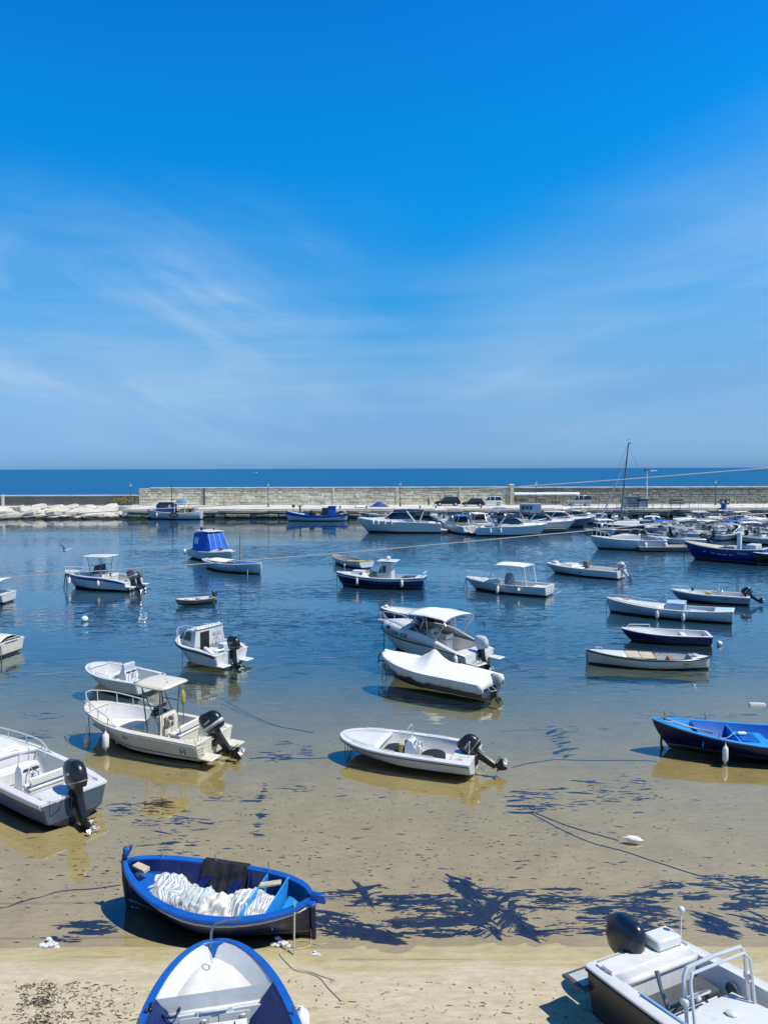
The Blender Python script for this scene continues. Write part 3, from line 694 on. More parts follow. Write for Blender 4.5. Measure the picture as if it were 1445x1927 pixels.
    def pin(b, s, side, hgt=.16, mt=None, r=.014, name='thole_pin'):
        h = b.h; y = side*(h.y(s)-h.gw*.4); mb = MB(); mb.tube([(h.x(s), y, h.zs(s)), (h.x(s)+.01, y, h.zs(s)+hgt)], r, 6); b.part(mb, name, mt or dwood)
    def wheel(b, c, r=.19, tilt=.5, mt=None, parent=None, fwd=1):
        M = Matrix.Translation(c) @ Matrix.Rotation(-fwd*(pi/2-tilt), 4, 'Y'); mb = MB()
        mb.tube([(r*cos(2*pi*i/16), r*sin(2*pi*i/16), 0) for i in range(16)], .014, 5, M=M, closed=True)
        for k in range(3):
            t = 2*pi*k/3+.5; mb.tube([(0, 0, -.03), (r*cos(t), r*sin(t), 0)], .010, 4, M=M)
        mb.lathe([(.04, -.08), (.045, -.02), (.03, .0)], 8, M=M)
        return b.part(mb, 'steering_wheel', mt or steel, parent)
    def console(b, x, w=.6, d=.45, z0=.1, hgt=.85, mt=None, face=dgrey, screen=True, rail=True, y=0, wheel=True, panel=True):
        mt = mt or white; mb = MB()
        sl = d*.35
        mb.loft([[(x-d/2, y-w/2, z0), (x+d/2, y-w/2, z0), (x+d/2-.04, y-w/2, z0+hgt*.7), (x+d/2-sl, y-w/2+.02, z0+hgt), (x-d/2+.10, y-w/2+.02, z0+hgt*.92), (x-d/2, y-w/2, z0+hgt*.62)],
                 [(x-d/2, y+w/2, z0), (x+d/2, y+w/2, z0), (x+d/2-.04, y+w/2, z0+hgt*.7), (x+d/2-sl, y+w/2-.02, z0+hgt), (x-d/2+.10, y+w/2-.02, z0+hgt*.92), (x-d/2, y+w/2, z0+hgt*.62)]])
        c = b.part(mb, 'console', mt, smooth=30)
        if panel:
            mb = MB(); M = Matrix.Translation((x-d/2+.045, y, z0+hgt*.78)) @ Matrix.Rotation(-.33, 4, 'Y'); mb.box((0, 0, 0), (.012, w*.8, hgt*.24), .004, M=M); b.part(mb, 'instrument_panel', face, c)
        if wheel: b.wheel((x-d/2-.10, y-w*.05, z0+hgt*.74), .18, .45, parent=c)
        if screen:
            mb = MB(); mb.add([(x+d/2-sl, y-w/2+.03, z0+hgt-.01), (x+d/2-sl, y+w/2-.03, z0+hgt-.01), (x-.02, y+w/2-.08, z0+hgt+.22), (x-.02, y-w/2+.08, z0+hgt+.22)], [(0, 1, 2, 3)]); b.part(mb, 'windscreen', glassd, c, thick=.008)
        if rail:
            mb = MB(); mb.tube([(x+d/2-sl, y-w/2+.02, z0+hgt*.8), (x-.02, y-w/2+.04, z0+hgt+.30), (x-.04, y, z0+hgt+.33), (x-.02, y+w/2-.04, z0+hgt+.30), (x+d/2-sl, y+w/2-.02, z0+hgt*.8)], .014, 6); b.part(mb, 'grab_rail', steel, c)
        return c
    def seat(b, x, z0, w=.7, d=.35, hgt=.45, mt=None, cush=None, back=True, y=0):
        mb = MB(); mb.box((x, y, z0+hgt/2), (d, w, hgt), .03); s = b.part(mb, 'helm_seat', mt or white)
        mb = MB(); mb.box((x, y, z0+hgt+.05), (d+.04, w+.02, .09), .03); b.part(mb, 'cushion', cush or vinyl, s)
        if back:
            mb = MB(); mb.box((x-d/2, y, z0+hgt+.25), (.08, w, .22), .03); mb.tube([(x-d/2, y-w/2+.05, z0+hgt*.7), (x-d/2, y-w/2+.05, z0+hgt+.2)], .015, 5); mb.tube([(x-d/2, y+w/2-.05, z0+hgt*.7), (x-d/2, y+w/2-.05, z0+hgt+.2)], .015, 5); b.part(mb, 'seat_back', cush or vinyl, s)
        return s
    def outboard(b, tilt=1.0, k=1.0, cowl=None, leg=None, y=0, z=None, x=None, turn=0.0, stripe=None, cover=None):
        """outboard motor on the transom; tilt is how far the leg is swung up (radians)"""
        h = b.h; cowl = cowl or black; leg = leg or black
        z = h.zs(0)-.02 if z is None else z; x = h.x(0)-.06 if x is None else x
        M = Matrix.Translation((x, y, z)) @ Matrix.Rotation(turn, 4, 'Z') @ Matrix.Rotation(tilt, 4, 'Y') @ Matrix.Diagonal((k, k, k, 1))
        # in the motor's own frame: up is +z (head), the shaft goes down -z, the propeller points aft (-x)
        mb = MB(); mb.loft([[(-.06+xx*a, yy*a2, zz) for xx, yy in ((.10, -.07), (.10, .07), (-.10, .07), (-.14, 0), (-.10, -.07))] for zz, a, a2 in ((.10, 1.3, 1.2), (-.05, 1.0, 1.0), (-.45, .8, .8), (-.62, .7, .6))], M=M)
        mb.box((-.16, 0, -.56), (.42, .20, .018), .005, M=M)         # anti-ventilation plate
        mb.loft([[(-.18+xx*a, yy*a, zz) for xx, yy in ((.14, 0), (.05, .05), (-.18, .03), (-.18, -.03), (.05, -.05))] for zz, a in ((-.60, 1), (-.70, 1.1), (-.76, .7))], M=M)
        mb.tube([(.04, 0, -.72), (-.08, 0, -.72), (-.30, 0, -.72), (-.36, 0, -.72)], [.015, .055, .055, .03], 8, M=M)
        mb.add([(-.02, -.008, -.76), (-.22, -.008, -.76), (-.24, -.008, -.92), (-.14, -.008, -.90), (-.02, .008, -.76), (-.22, .008, -.76), (-.24, .008, -.92), (-.14, .008, -.90)], [(0, 1, 2, 3), (7, 6, 5, 4), (0, 4, 5, 1), (1, 5, 6, 2), (2, 6, 7, 3), (3, 7, 4, 0)], M=M)
        o = b.part(mb, 'outboard_motor', leg, smooth=35)
        prof = [(.10, 1.0, .85, 0), (.22, 1.22, 1.05, -.02), (.42, 1.26, 1.08, -.03), (.55, 1.12, .95, -.01), (.63, .80, .65, .0), (.655, .4, .3, .0)]
        mb = MB()
        def ring(zz, a, c, s_): return [(-.10+s_+.24*a*cos(t)*(1 if cos(t) > 0 else 1.15)-.02, .155*c*(abs(sin(t))**.7)*(1 if sin(t) > 0 else -1), zz+(.03*cos(t))) for t in [2*pi*i/14 for i in range(14)]]
        mb.loft([ring(*p) for p in prof], mi=0, M=M)
        if cover: b.part(mb, 'motor_cover', cover, o, smooth=60)
        else:
            b.part(mb, 'cowling', cowl, o, smooth=50)
            mb = MB(); mb.loft([ring(zz, a*1.006, c*1.01, s_) for zz, a, c, s_ in ((.205, 1.19, 1.02, -.018), (.222, 1.22, 1.05, -.02))], cap=False, M=M); b.part(mb, 'cowling_seam', grey if cowl is not white else dgrey, o)
            for sd in (1, -1): mb = MB(); mb.box((-.14, sd*.166, .40), (.20, .006, .05), M=M); b.part(mb, 'decal', grey if cowl is not white else dgrey, o)
            if stripe:
                mb = MB(); mb.loft([ring(zz, a*1.012, c*1.015, s_) for zz, a, c, s_ in ((.24, 1.22, 1.05, -.02), (.30, 1.235, 1.06, -.023))], cap=False, M=M); b.part(mb, 'stripe', stripe, o)
        mb = MB(); mb.tube([(-.34, 0, -.72), (-.44, 0, -.72)], [.05, .03], 8, M=M)
        for q in range(3):
            t = 2*pi*q/3; c_, s_ = cos(t), sin(t)
            pts = [(-.36, 0, .03), (-.40, .05, .13), (-.37, .02, .17), (-.35, -.06, .12)]
            mb.add([(px, py*c_-pz*s_, -.72+py*s_+pz*c_) for px, py, pz in pts], [(0, 1, 2, 3), (3, 2, 1, 0)], M=M)
        b.part(mb, 'propeller', steel if leg is not white else black, o)
        mb = MB(); M2 = Matrix.Translation((x+.03*k, y, z)); mb.box((0, 0, -.10*k), (.14*k, .26*k, .34*k), .03, M=M2); mb.tube([(0, -.11*k, -.2*k), (-.12*k, -.09*k, .0)], .02*k, 5, M=M2); mb.tube([(0, .11*k, -.2*k), (-.12*k, .09*k, .0)], .02*k, 5, M=M2)
        b.part(mb, 'mounting_bracket', leg, o); return o
    def ttop(b, x, w=1.0, l=1.6, z0=.2, z1=2.0, mt=None, frame=None, slope=.0, th=.06, lean=.1, fw=None):
        mt = mt or white; frame = frame or steel; mb = MB(); nx_, ny_ = 8, 6; top = []; 
        for i in range(nx_+1):
            u = -1+2*i/nx_; row = []
            for j in range(ny_+1):
                v = -1+2*j/ny_; kx = (1-abs(v)**5*.12); row.append((x+u*l/2*kx, v*w/2*(1-abs(u)**4*.15), z1+slope*u+.07*(1-v*v)*(1-u*u*.5)))
            top.append(row)
        mb.grid(top); o = b.part(mb, 'hard_top', mt, smooth=60, thick=th)
        mb = MB(); fw = fw or w*.36
        for sy in (1, -1):
            mb.tube([(x+l*.16, sy*fw, z0), (x+l*.30, sy*fw*1.1, z1-.02+slope*.5)], .022, 6); mb.tube([(x-l*.14, sy*fw, z0), (x-l*.22-lean, sy*fw*1.15, z1-.02-slope*.4)], .022, 6)
            mb.tube([(x+l*.25, sy*fw*1.05, z0+(z1-z0)*.65), (x-l*.2, sy*fw*1.05, z0+(z1-z0)*.65)], .016, 5); mb.tube([(x-l*.15, sy*fw, z0+(z1-z0)*.3), (x+l*.28, sy*fw*1.05, z0+(z1-z0)*.9)], .016, 5)
        b.part(mb, 'top_frame', frame); return o
    def bimini(b, x, w, l, z0, z1, mt=None, frame=None, bows=3, arch=.12, side=0.0):
        mt = mt or cwhite; mb = MB(); n_ = 12; m_ = 10; rows = []
        for i in range(n_+1):
            u = i/n_; sagf = abs(sin(pi*u*(bows-1))) if bows > 1 else 0
            rows.append([(x-l/2+u*l, w/2*sin(pi/2*(-1+2*j/m_)), z1-arch*(1-cos(pi/2*(-1+2*j/m_)))*1.3-.04*sagf*cos(pi/2*(-1+2*j/m_))+.05*sin(pi*u)-(.10 if i in (0, n_) else 0)*.6) for j in range(m_+1)])
        mb.grid(rows); o = b.part(mb, 'sun_canopy', mt, smooth=60, thick=.012)
        mb = MB()
        for k in range(bows):
            u = k/(bows-1); xx = x-l/2+l*u; xb = x-l*.05+(u-.5)*l*.35
            mb.tube([(xb, -w/2+.03, z0)]+[(xx, w/2*.98*sin(pi/2*(-1+2*j/8)), z1-.03-arch*1.3*(1-cos(pi/2*(-1+2*j/8)))) for j in range(9)]+[(xb, w/2-.03, z0)], .014, 5)
        for sy in (1, -1):
            mb.tube([(x-l/2, sy*w/2, z1-arch*1.3), (x+l*.25, sy*w/2, z0)], .007, 4); mb.tube([(x+l/2, sy*w/2, z1-arch*1.3), (x-l*.25, sy*w/2, z0)], .007, 4)
        b.part(mb, 'canopy_frame', frame or steel); return o
    def house(b, k=1.0, canopy=None, wide=.30, fr=.66, roof=(.20, .56)):
        """white trunk, dark glass house with sloping front, roof or canopy over it"""
        h = b.h; B = h.B; z = h.zs(.45); t = b.cabin([(h.x(.34), B*.40, B*.38, z-.1, z+.35*k), (h.x(.55), B*.38, B*.33, z-.1, z+.45*k), (h.x(.70), B*.32, B*.24, z-.05, z+.42*k), (h.x(.86), B*.16, B*.08, z+.1*k, z+.38*k)], white, 'cabin_trunk')
        g = b.cabin([(h.x(.30), B*.36, B*.30, z+.3*k, z+1.10*k), (h.x(.50), B*.36, B*.29, z+.3*k, z+1.14*k), (h.x(.57), B*.34, B*.26, z+.3*k, z+1.02*k), (h.x(fr), B*.28, B*.20, z+.35*k, z+.50*k)], glassd, 'windscreen')
        for x0, x1 in ((h.x(fr)-.05, h.x(.55)), ):
            for sd in (1, -1): mb = MB(); mb.tube([(h.x(fr)-.02, sd*B*.22, z+.48*k), (h.x(.57), sd*B*.275, z+1.04*k), (h.x(.30), sd*B*.31, z+1.12*k)], .05*k, 5); b.part(mb, 'screen_frame', white, g)
        mb = MB(); x0, x1 = h.x(roof[0]), h.x(roof[1]); mb.grid([[(x0+(x1-x0)*i/8, B*.36*j/4, z+(1.22-.03*(j*j/4)*.5+.06*sin(pi*i/8))*k) for j in range(-4, 5)] for i in range(9)]); r = b.part(mb, 'roof' if canopy is white else 'canopy', canopy or white, thick=.07*k)
        for sd in (1, -1): mb = MB(); mb.tube([(x0, sd*B*.34, z+1.16*k), (x0+.45*k, sd*B*.42, z-.1)], .04*k, 5); b.part(mb, 'canopy_frame', white, r)
        return g
    def cabin(b, rings, mt=None, name='cabin', smooth=35):
        """rings: (x, half width at base, half width at top, z base, z top)"""
        mb = MB(); mb.loft([[(x, -wb, zb), (x, -(wb+wt)/2-.01, zb+(zt-zb)*.5), (x, -wt, zt-.05), (x, -wt*.85, zt), (x, 0, zt+.03), (x, wt*.85, zt), (x, wt, zt-.05), (x, (wb+wt)/2+.01, zb+(zt-zb)*.5), (x, wb, zb)] for x, wb, wt, zb, zt in rings])
        return b.part(mb, name, mt or white, smooth=smooth)
    def pane(b, pts, parent=None, name='window', mt=None, both=True, t=.02):
        for sy in ((1, -1) if both else (1,)):
            mb = MB(); mb.add([(x, sy*y, z) for x, y, z in pts], [tuple(range(len(pts)))]); b.part(mb, name, mt or glassd, parent, smooth=0, thick=t)
    def windshield(b, x0, x1, w, z0, z1, wx=.3, mt=None, frame=None, side=.7):
        """wrap-around windscreen: base arc from the front x0, top set back to x1"""
        n_ = 10; lo = []; hi = []
        for i in range(n_+1):
            t = -1+2*i/n_; a = abs(t)**2.5
            lo.append((x0-a*(wx+side), t*w/2, z0)); hi.append((x1-a*(wx+side)*.8, t*w/2*.86, z1-(.0 if a < .9 else .05)))
        mb = MB(); mb.grid([lo, hi]); o = b.part(mb, 'windscreen', mt or glassd, smooth=60, thick=.01)
        mb = MB(); mb.tube(hi, .018, 6)
        for i in (0, 3, 7, 10): mb.tube([lo[i], hi[i]], .014, 5)
        b.part(mb, 'windscreen_frame', frame or steel, o); return o
    def line(b, p, q, r=.012, sag=0.0, mt=None, name='mooring_rope', n=8):
        mb = MB(); mb.tube(catenary(p, q, sag, n), r, 5); return b.part(mb, name, mt or ropem)
    def moor(b, ends=((.0, .35), ), r=.014, mt=None):
        """lines hanging from the bow to the water"""
        h = b.h; x = h.x(.995); z = h.zs(1.0)
        for dx_, dy_ in ends: b.line((x-.03, .05*(1 if dy_ > 0 else -1), z), (x+dx_, dy_, -.15-b.root.location.z), r, .05, mt or ropeb)
    def fender(b, s, side, label, hang=.25, r=.10, L=.48, drop=None, tilt=0.0, z=None):
        h = b.h; zt = h.zs(s) if z is None else z; p = b.M @ Vector((h.x(s), side*(h.y(s)+r+.02), zt-hang))
        o = make_fender(r, L, hang); o.location = p; o.rotation_euler = (tilt, 0, b.root.rotation_euler.z); tag(o, label, 'fender', 'white fenders hung over the sides of the boats'); return o
_fm = {}
def make_fender(r, L, hang):
    key = (round(r, 2), round(L, 2), round(hang, 2))
    o = bpy.data.objects.new('fender', None); C.objects.link(o)
    if key not in _fm:
        mb = MB(); mb.lathe([(r*.25, -L-.05), (r*.3, -L), (r*.75, -L+.03), (r*.98, -L+.10), (r, -L*.5), (r*.98, -.12), (r*.75, -.05), (r*.3, -.01), (r*.22, .04)], 12)
        a = mb.build('fender_body', fendm, o, smooth=50); mb = MB(); mb.tube([(0, 0, .02), (0, -.01, hang)], .009, 5); c = mb.build('rope', ropem, o); _fm[key] = (a.data, c.data)
    else:
        for n_, d in zip(('fender_body', 'rope'), _fm[key]):
            a = bpy.data.objects.new(n_, d); C.objects.link(a); a.parent = o
    return o
def mark(b, txt, s0, z, size, side=-1, mt=None, shear=.3, name='lettering', off=.006, follow=False):
    """lettering laid on the hull's side; s0 is the station where it starts"""
    cu = bpy.data.curves.new(name, 'FONT'); cu.body = txt; cu.size = size; cu.shear = shear; cu.offset = size*.012
    o = bpy.data.objects.new(name, cu); C.objects.link(o)
    dg = bpy.context.evaluated_depsgraph_get(); dg.update()
    me = bpy.data.meshes.new_from_object(o.evaluated_get(dg)); bpy.data.objects.remove(o)
    h = b.h; x0 = h.x(s0); vs = []
    import bmesh
    bm = bmesh.new(); bm.from_mesh(me); bmesh.ops.triangulate(bm, faces=bm.faces); bmesh.ops.subdivide_edges(bm, edges=bm.edges, cuts=1)
    for v in bm.verts:
        # seen from starboard (-y) with the bow to the left or right, letters run from bow aft / stern forward
        x = x0+(-v.co.x if side > 0 else v.co.x); zz = z+v.co.y
        if follow: zz = h.zs(h.s_at(x, h.zs(.5)))+z+v.co.y
        if callable(getattr(b, 'surf', None)): y = b.surf(x, zz)
        else: s = h.s_at(x, zz); y = h.yz(s, zz)
        v.co = Vector((x, side*(y+off), zz))
    bm.to_mesh(me); bm.free()
    me.materials.clear(); me.materials.append(mt or black)
    o = bpy.data.objects.new(name, me); C.objects.link(o); o.parent = b.root; return o
def spot(bow, zb, corner, zc, Btr, near=1):
    """centre, heading, length from where the bow tip and the near stern corner of the sheer show"""
    P = W(*bow, zb); Q = W(*corner, zc); P2 = Vector((P.x, P.y)); Q2 = Vector((Q.x, Q.y)); d = (P2-Q2).normalized()
    for _ in range(6):
        n = Vector((-d.y, d.x))
        if n.y < 0: n = -n
        sc = Q2+n*near*Btr/2; d = (P2-sc).normalized()
    return (P2+sc)/2, atan2(d.y, d.x), (P2-sc).length
# ============================================================ the boats, near to far
GB = 'boats moored in the harbour'
# --- blue rowing boat with the nets, stranded in front
def gozzo_blue():
    bow = Vector((-5.19, 14.42)); stern = Vector((-1.36, 13.42)); d = bow-stern; L = d.length
    h = Hull(L, 1.72, fb=.90, fm=.56, fs=.72, dr=.12, dbl=True, bow=.72, pp=2.1, rake=.03, srake=.04, sm=.48, gw=.11, sbow=.62)
    b = Boat('rowing_boat', 'boat', 'dark blue wooden rowing boat with heaps of striped cloth, stranded at the water edge', (bow+stern)/2, atan2(d.y, d.x), h, z=.07, roll=R(-3))
    b.shell(deepblue, antif, strake=(mat('cream_strake', (.62, .60, .50), .5), .86, .022)); b.gunwale(blue, t=.05, over=.035)
    b.liner(.10, .03, .97, navy, floor=navy, inset=.03)
    b.deck(.80, .985, blue, 'foredeck', drop=.22, crown=0, edge=.1); b.deck(.02, .16, lblue, 'sternsheets', drop=.26, crown=0, edge=.15)
    # stem post with its forked head, stern post
    mb = MB(); mb.tube([(L/2-.02, 0, -.1), (L/2+.03, 0, .5), (L/2+.02, 0, .85), (L/2, 0, 1.04)], [.05, .055, .055, .05], 6); b.part(mb, 'stem_post', deepblue)
    mb = MB(); mb.box((L/2-.02, .0, 1.08), (.09, .07, .20), .015); mb.tube([(L/2-.04, -.02, 1.0), (L/2-.10, -.05, 1.12), (L/2-.11, -.08, 1.20)], .03, 6); b.part(mb, 'stem_head', blue)
    mb = MB(); mb.box((-L/2-.02, 0, .35), (.08, .09, .95), .015); b.part(mb, 'stern_post', deepblue)
    mb = MB(); mb.box((-L/2-.13, .02, .74), (.30, .07, .18), .015); mb.box((-L/2-.04, -.03, .66), (.12, .4, .07), .01); b.part(mb, 'tiller_bracket', blue)
    b.partition(.30, .25, .60, lblue, 'thwart_board')
    b.partition(.175, .28, .68, lblue, 'stern_board')
    b.thwart(.62, .42, .20, navy); b.thwart(.45, .40, .18, navy)
    for s, sd in ((.88, -1), (.62, -1), (.34, -1)): pass
    for s, hh in ((.86, .20), (.60, .22), (.30, .24)): b.pin(s, -1, hh)
    for k in range(7):
        s = .22+k*.09
        for sd in (1, -1): mb = MB(); mb.tube([(h.x(s), sd*(b.inner(s)-.005), h.zs(s)-.04), (h.x(s), sd*(b.inner(s)*.75), .3), (h.x(s), sd*.3, .12)], .018, 5); b.part(mb, 'rib', deepblue)
    p = h.x(.30)
    b.line((-L/2+.22, .30, .80), (-L/2+.14, .62, -.12), .016, 0, ropem)
    b.line((L/2, .0, .8), (L/2-.05, -.16, -.1), .010, 0, ropem)
    # the cloths and nets lying in it
    M = b.M
    def heap(name, label, cat, x0, x1, y0, y1, zb, hgt, mt, seed, rot=0, fold=7.0, uvs=3.0, nx_=44, ny_=26):
        mb = MB(); uv = []
        cx, cy = (x0+x1)/2, (y0+y1)/2
        for i in range(nx_+1):
            for j in range(ny_+1):
                u, v = i/nx_, j/ny_; e = (max(0, 1-abs(2*u-1)**2.6)*max(0, 1-abs(2*v-1)**2.6))**.55
                q = Vector((u*fold*(x1-x0)*.5+seed, v*fold*.45, seed*1.3)); n_ = noise.noise(q)*.5+noise.noise(q*2.3+Vector((3, 1, 0)))*.35+.28*abs(sin(u*fold*3+3*noise.noise(q)))
                jx = noise.noise(q+Vector((9, 9, 9)))*.09; jy = noise.noise(q+Vector((19, 4, 1)))*.09
                x = x0+(x1-x0)*u-cx+jx; y = y0+(y1-y0)*v-cy+jy
                zz = e*hgt*(.62+.55*n_)+.02*noise.noise(q*6); s_ = h.s_at(cx+x, .5); lim = b.in_y(s_, min(zb+zz, h.zs(s_)-.02)); y = max(-lim, min(lim, cy+y))-cy
                mb.v.append((x, y, zz)); uv.append((u*uvs*(x1-x0)+.35*noise.noise(q*.8), v+.3*n_))
        mb.f = [(i*(ny_+1)+j, (i+1)*(ny_+1)+j, (i+1)*(ny_+1)+j+1, i*(ny_+1)+j+1) for i in range(nx_) for j in range(ny_)]; mb.m = [0]*len(mb.f); mb.uv = uv
        o = mb.build(name, mt, smooth=70); o.matrix_world = M @ Matrix.Translation((cx, cy, zb)); tag(o, label, cat); return o
    heap('striped_cloth', 'heap of grey and white striped cloth at the bow of the blue rowing boat', 'cloth', h.x(.62), h.x(.92), -.40, .46, .30, .42, striped, 1.0, fold=9)
    heap('crumpled_cloth', 'crumpled cream and blue cloth amidships left in the blue rowing boat', 'cloth', h.x(.50), h.x(.68), -.20, .60, .28, .46, mat('pale_blue_worn_cloth', (.50, .55, .56), .9, var=.45, sc=7, bump=.8, bsc=30), 5.2, fold=10, uvs=2)
    heap('pale_sailcloth', 'plain cream sailcloth folded over the middle of the blue rowing boat', 'cloth', h.x(.33), h.x(.57), -.14, .64, .26, .42, netm, 9.7, fold=6)
    heap('striped_cloth', 'white and blue patterned cloth heaped beside the light blue board', 'cloth', h.x(.20), h.x(.44), -.42, .60, .26, .44, striped, 14.1, fold=9, uvs=4)
    # black cloth over the far gunwale
    mb = MB(); x1_, x2_ = h.x(.42), h.x(.66)
    rows = []
    for i in range(25):
        x = x1_+(x2_-x1_)*i/24; s = h.s_at(x, h.zs(.5)); row = []
        yi = b.inner(s); zt = h.zs(s)+.05; w_ = .05*noise.noise(Vector((i*.35, 0, 0)))+.02*noise.noise(Vector((i*.9, 3, 0)))
        for y, z in ((yi+h.gw+.05, zt-.12), (yi+h.gw+.04, zt), (yi+.02, zt+.02), (yi-.07+w_, zt-.15), (yi-.20+w_*2, zt-.34), (yi-.42+w_*3, zt-.44)): row.append((x, -y, z))
        rows.append(row)
    mb.grid(rows); o = mb.build('black_oilskin', cblack, smooth=70, thick=.015); o.matrix_world = M; tag(o, 'black oilskin draped over the far gunwale of the blue rowing boat', 'cloth')
    mb = MB(); mb.box((0, 0, 0), (.42, .13, .05), .01); o = mb.build('plank', paleww); o.matrix_world = M @ Matrix.Translation((h.x(.25), -.36, .62)) @ Matrix.Rotation(.25, 4, 'Z') @ Matrix.Rotation(.15, 4, 'Y'); tag(o, 'short pale plank resting on the cloths in the blue rowing boat', 'plank')
    mb = MB(); mb.box((0, 0, 0), (.35, .16, .08), .01); o = mb.build('wooden_board', paleww); o.matrix_world = M @ Matrix.Translation((h.x(.91), .0, .80)) @ Matrix.Rotation(-.3, 4, 'Z'); tag(o, 'pale board tucked under the bow of the blue rowing boat', 'board')
gozzo_blue()
# --- blue and white boat at the bottom edge, bow up the beach
def gozzo_white():
    h = Hull(4.9, 2.38, fb=.98, fm=.72, fs=.75, dr=.20, tw=.8, bow=.49, pp=2.2, rake=.25, sm=.42, gw=.09)
    bow = W(398, 1779, 1.18); hd = atan2(.96, -.25); at = (bow.x-cos(hd)*2.45, bow.y-sin(hd)*2.45)
    b = Boat('rowing_boat', 'boat', 'blue and white open boat beached at the bottom with its white foredeck towards the water', at, hd, h, z=.28, roll=R(2))
    b.shell(blue, white, strake=(white, .82, .02), bandrows=(20, 21)); b.gunwale(blue, t=.045, over=.03)
    b.liner(.12, .06, .80, mat('dark_blue_inside', (.006, .022, .11), .5, var=.3, dirt=(.03, .07, .18, 3, .4)), floor=mat('grey_blue_sole', (.10, .17, .24), .6, var=.3, dirt=(.02, .03, .05, 3, .6)), inset=.02, bmt=liner); b.partition(.79, .14, h.zs(.79)-.27, mat('pale_grey_panel', (.50, .54, .58), .5, var=.05), 'locker_wall')
    # inside of the bow above the sunken white foredeck
    mb = MB(); ss = [.80+.196*(1-(1-i/12)**1.5) for i in range(13)]
    for sd in (1, -1): mb.grid([[(h.x(s), sd*b.inner(s), h.zs(s)-.01), (h.x(s)-.01, sd*b.in_y(s, h.zs(s)-.12), h.zs(s)-.12), (h.x(s)-.02*(s > .95), sd*b.in_y(s, h.zs(s)-.26), h.zs(s)-.26)] for s in ss])
    b.part(mb, 'bow_inner_side', liner)
    mb = MB(); rows = [[(h.x(s), k*b.in_y(s, h.zs(s)-.25), h.zs(s)-.25) for k in (-1, -.5, 0, .5, 1)] for s in ss]; mb.grid(rows); mb.grid([rows[0], [(p[0]-.0, p[1], p[2]-.11) for p in rows[0]]]); b.part(mb, 'foredeck', liner, thick=.015)
    # recessed front of the forward locker with its doors
    x = h.x(.80)+.02; yw = b.in_y(.80, .2)
    mb = MB(); mb.box((x-.09, 0, .36), (.03, yw*2-.16, .52), .005); b.part(mb, 'locker_front', mat('cool_white_panel', (.74, .76, .77), .5, var=.05))  # panel in its own cool white
    mb = MB(); mb.box((x-.12, yw*.05, .60), (.03, yw*1.15, .025), .006); b.part(mb, 'shelf_trim', grey)
    for yy in (-.28, .28):
        mb = MB(); mb.box((x-.112, yy, .36), (.012, .44, .36), .004); d_ = b.part(mb, 'locker_door', liner); mb = MB(); mb.box((x-.13, yy-.12, .47), (.02, .08, .05), .005); b.part(mb, 'latch', steel, d_)
    # white engine box in the middle, with a blue trim line
    mb = MB(); mb.loft([[(x-1.9, -.42, .10), (x-1.9, .42, .10), (x-1.9, .36, .62), (x-1.9, -.36, .62)], [(x-.30, -.52, .10), (x-.30, .42, .10), (x-.36, .34, .60), (x-.36, -.44, .60)]]); eb = b.part(mb, 'engine_box', liner)
    mb = MB(); mb.box((x-1.1, -.26, .635), (1.3, .02, .02)); b.part(mb, 'trim_line', navy, eb); mb = MB(); mb.tube([(x-.44, -.10, .62), (x-.44, .10, .62)], .012, 5); b.part(mb, 'handle', steel, eb)
    b.thwart(.36, .50, .28, liner)
    # inner bent frames on the shaded side
    for k in range(6):
        s = .76-k*.085
        for sd in (1, -1): mb = MB(); mb.tube([(h.x(s), sd*(b.inner(s)+.0), h.zs(s)-.03), (h.x(s), sd*(b.inner(s)-.05), .4), (h.x(s), sd*(b.inner(s)-.14), .14)], .016, 5); b.part(mb, 'rib', navy)
    mb = MB(); mb.tube([(h.x(s), -(b.inner(s)-.03), h.zs(s)-.22) for s in (.15, .3, .45, .6, .78)], .02, 5); b.part(mb, 'stringer', blue)
    mb = MB(); mb.tube([(2.40, .05, .9), (2.50, .03, 1.12), (2.50, -.03, 1.22), (2.46, -.22, 1.27), (2.44, -.42, 1.29)], .022, 7); b.part(mb, 'stem_hook', greymetal)
    mb = MB(); mb.tube([(2.17+.06*cos(t_*.63), .04+.06*sin(t_*.63)*.4, .88+.08*sin(t_*.63)) for t_ in range(11)], .010, 5); b.part(mb, 'mooring_ring', steel)
    for s, sd in ((.66, -1), (.70, 1)): b.pin(s, sd, .16, greymetal)
    b.cleat(h.x(.68), b.inner(.68)-.10, .70, greymetal)
    mb = MB()
    for k in range(4): mb.tube([(h.x(.79)+.1*cos(t*.63)*(1+.1*k), .62+.1*sin(t*.63)*(1+.1*k), h.zs(.79)-.215+.014*k) for t in range(11)], .009, 5)
    o = mb.build('rope_coil', mat('dark_blue_rope', (.02, .04, .10), .8)); o.matrix_world = b.M; tag(o, 'small coil of dark rope on the white foredeck of the beached boat', 'rope')
    mb = MB(); mb.box((h.x(.765), .90, h.zs(.76)+.03), (.16, .06, .05), .015); mb.box((h.x(.75), .96, h.zs(.76)-.02), (.05, .05, .16), .01); b.part(mb, 'rowlock_clamp', black)
    b.fender(.70, -1, 'big white fender on the sand side of the blue and white beached boat', hang=.06, r=.12, L=.52)
    b.fender(.62, 1, 'white fender at the left side of the blue and white beached boat', hang=.02, r=.12, L=.5)
    mb = MB()
    rows = [[(h.x(.60)-.05*i+.03*sin(j*2.1), b.inner(.6)-.28+j*.07+.02*sin(i*3), h.zs(.6)-.25+.06*j+.05*noise.noise(Vector((i*.9, j*.8, 0)))) for j in range(7)] for i in range(9)]
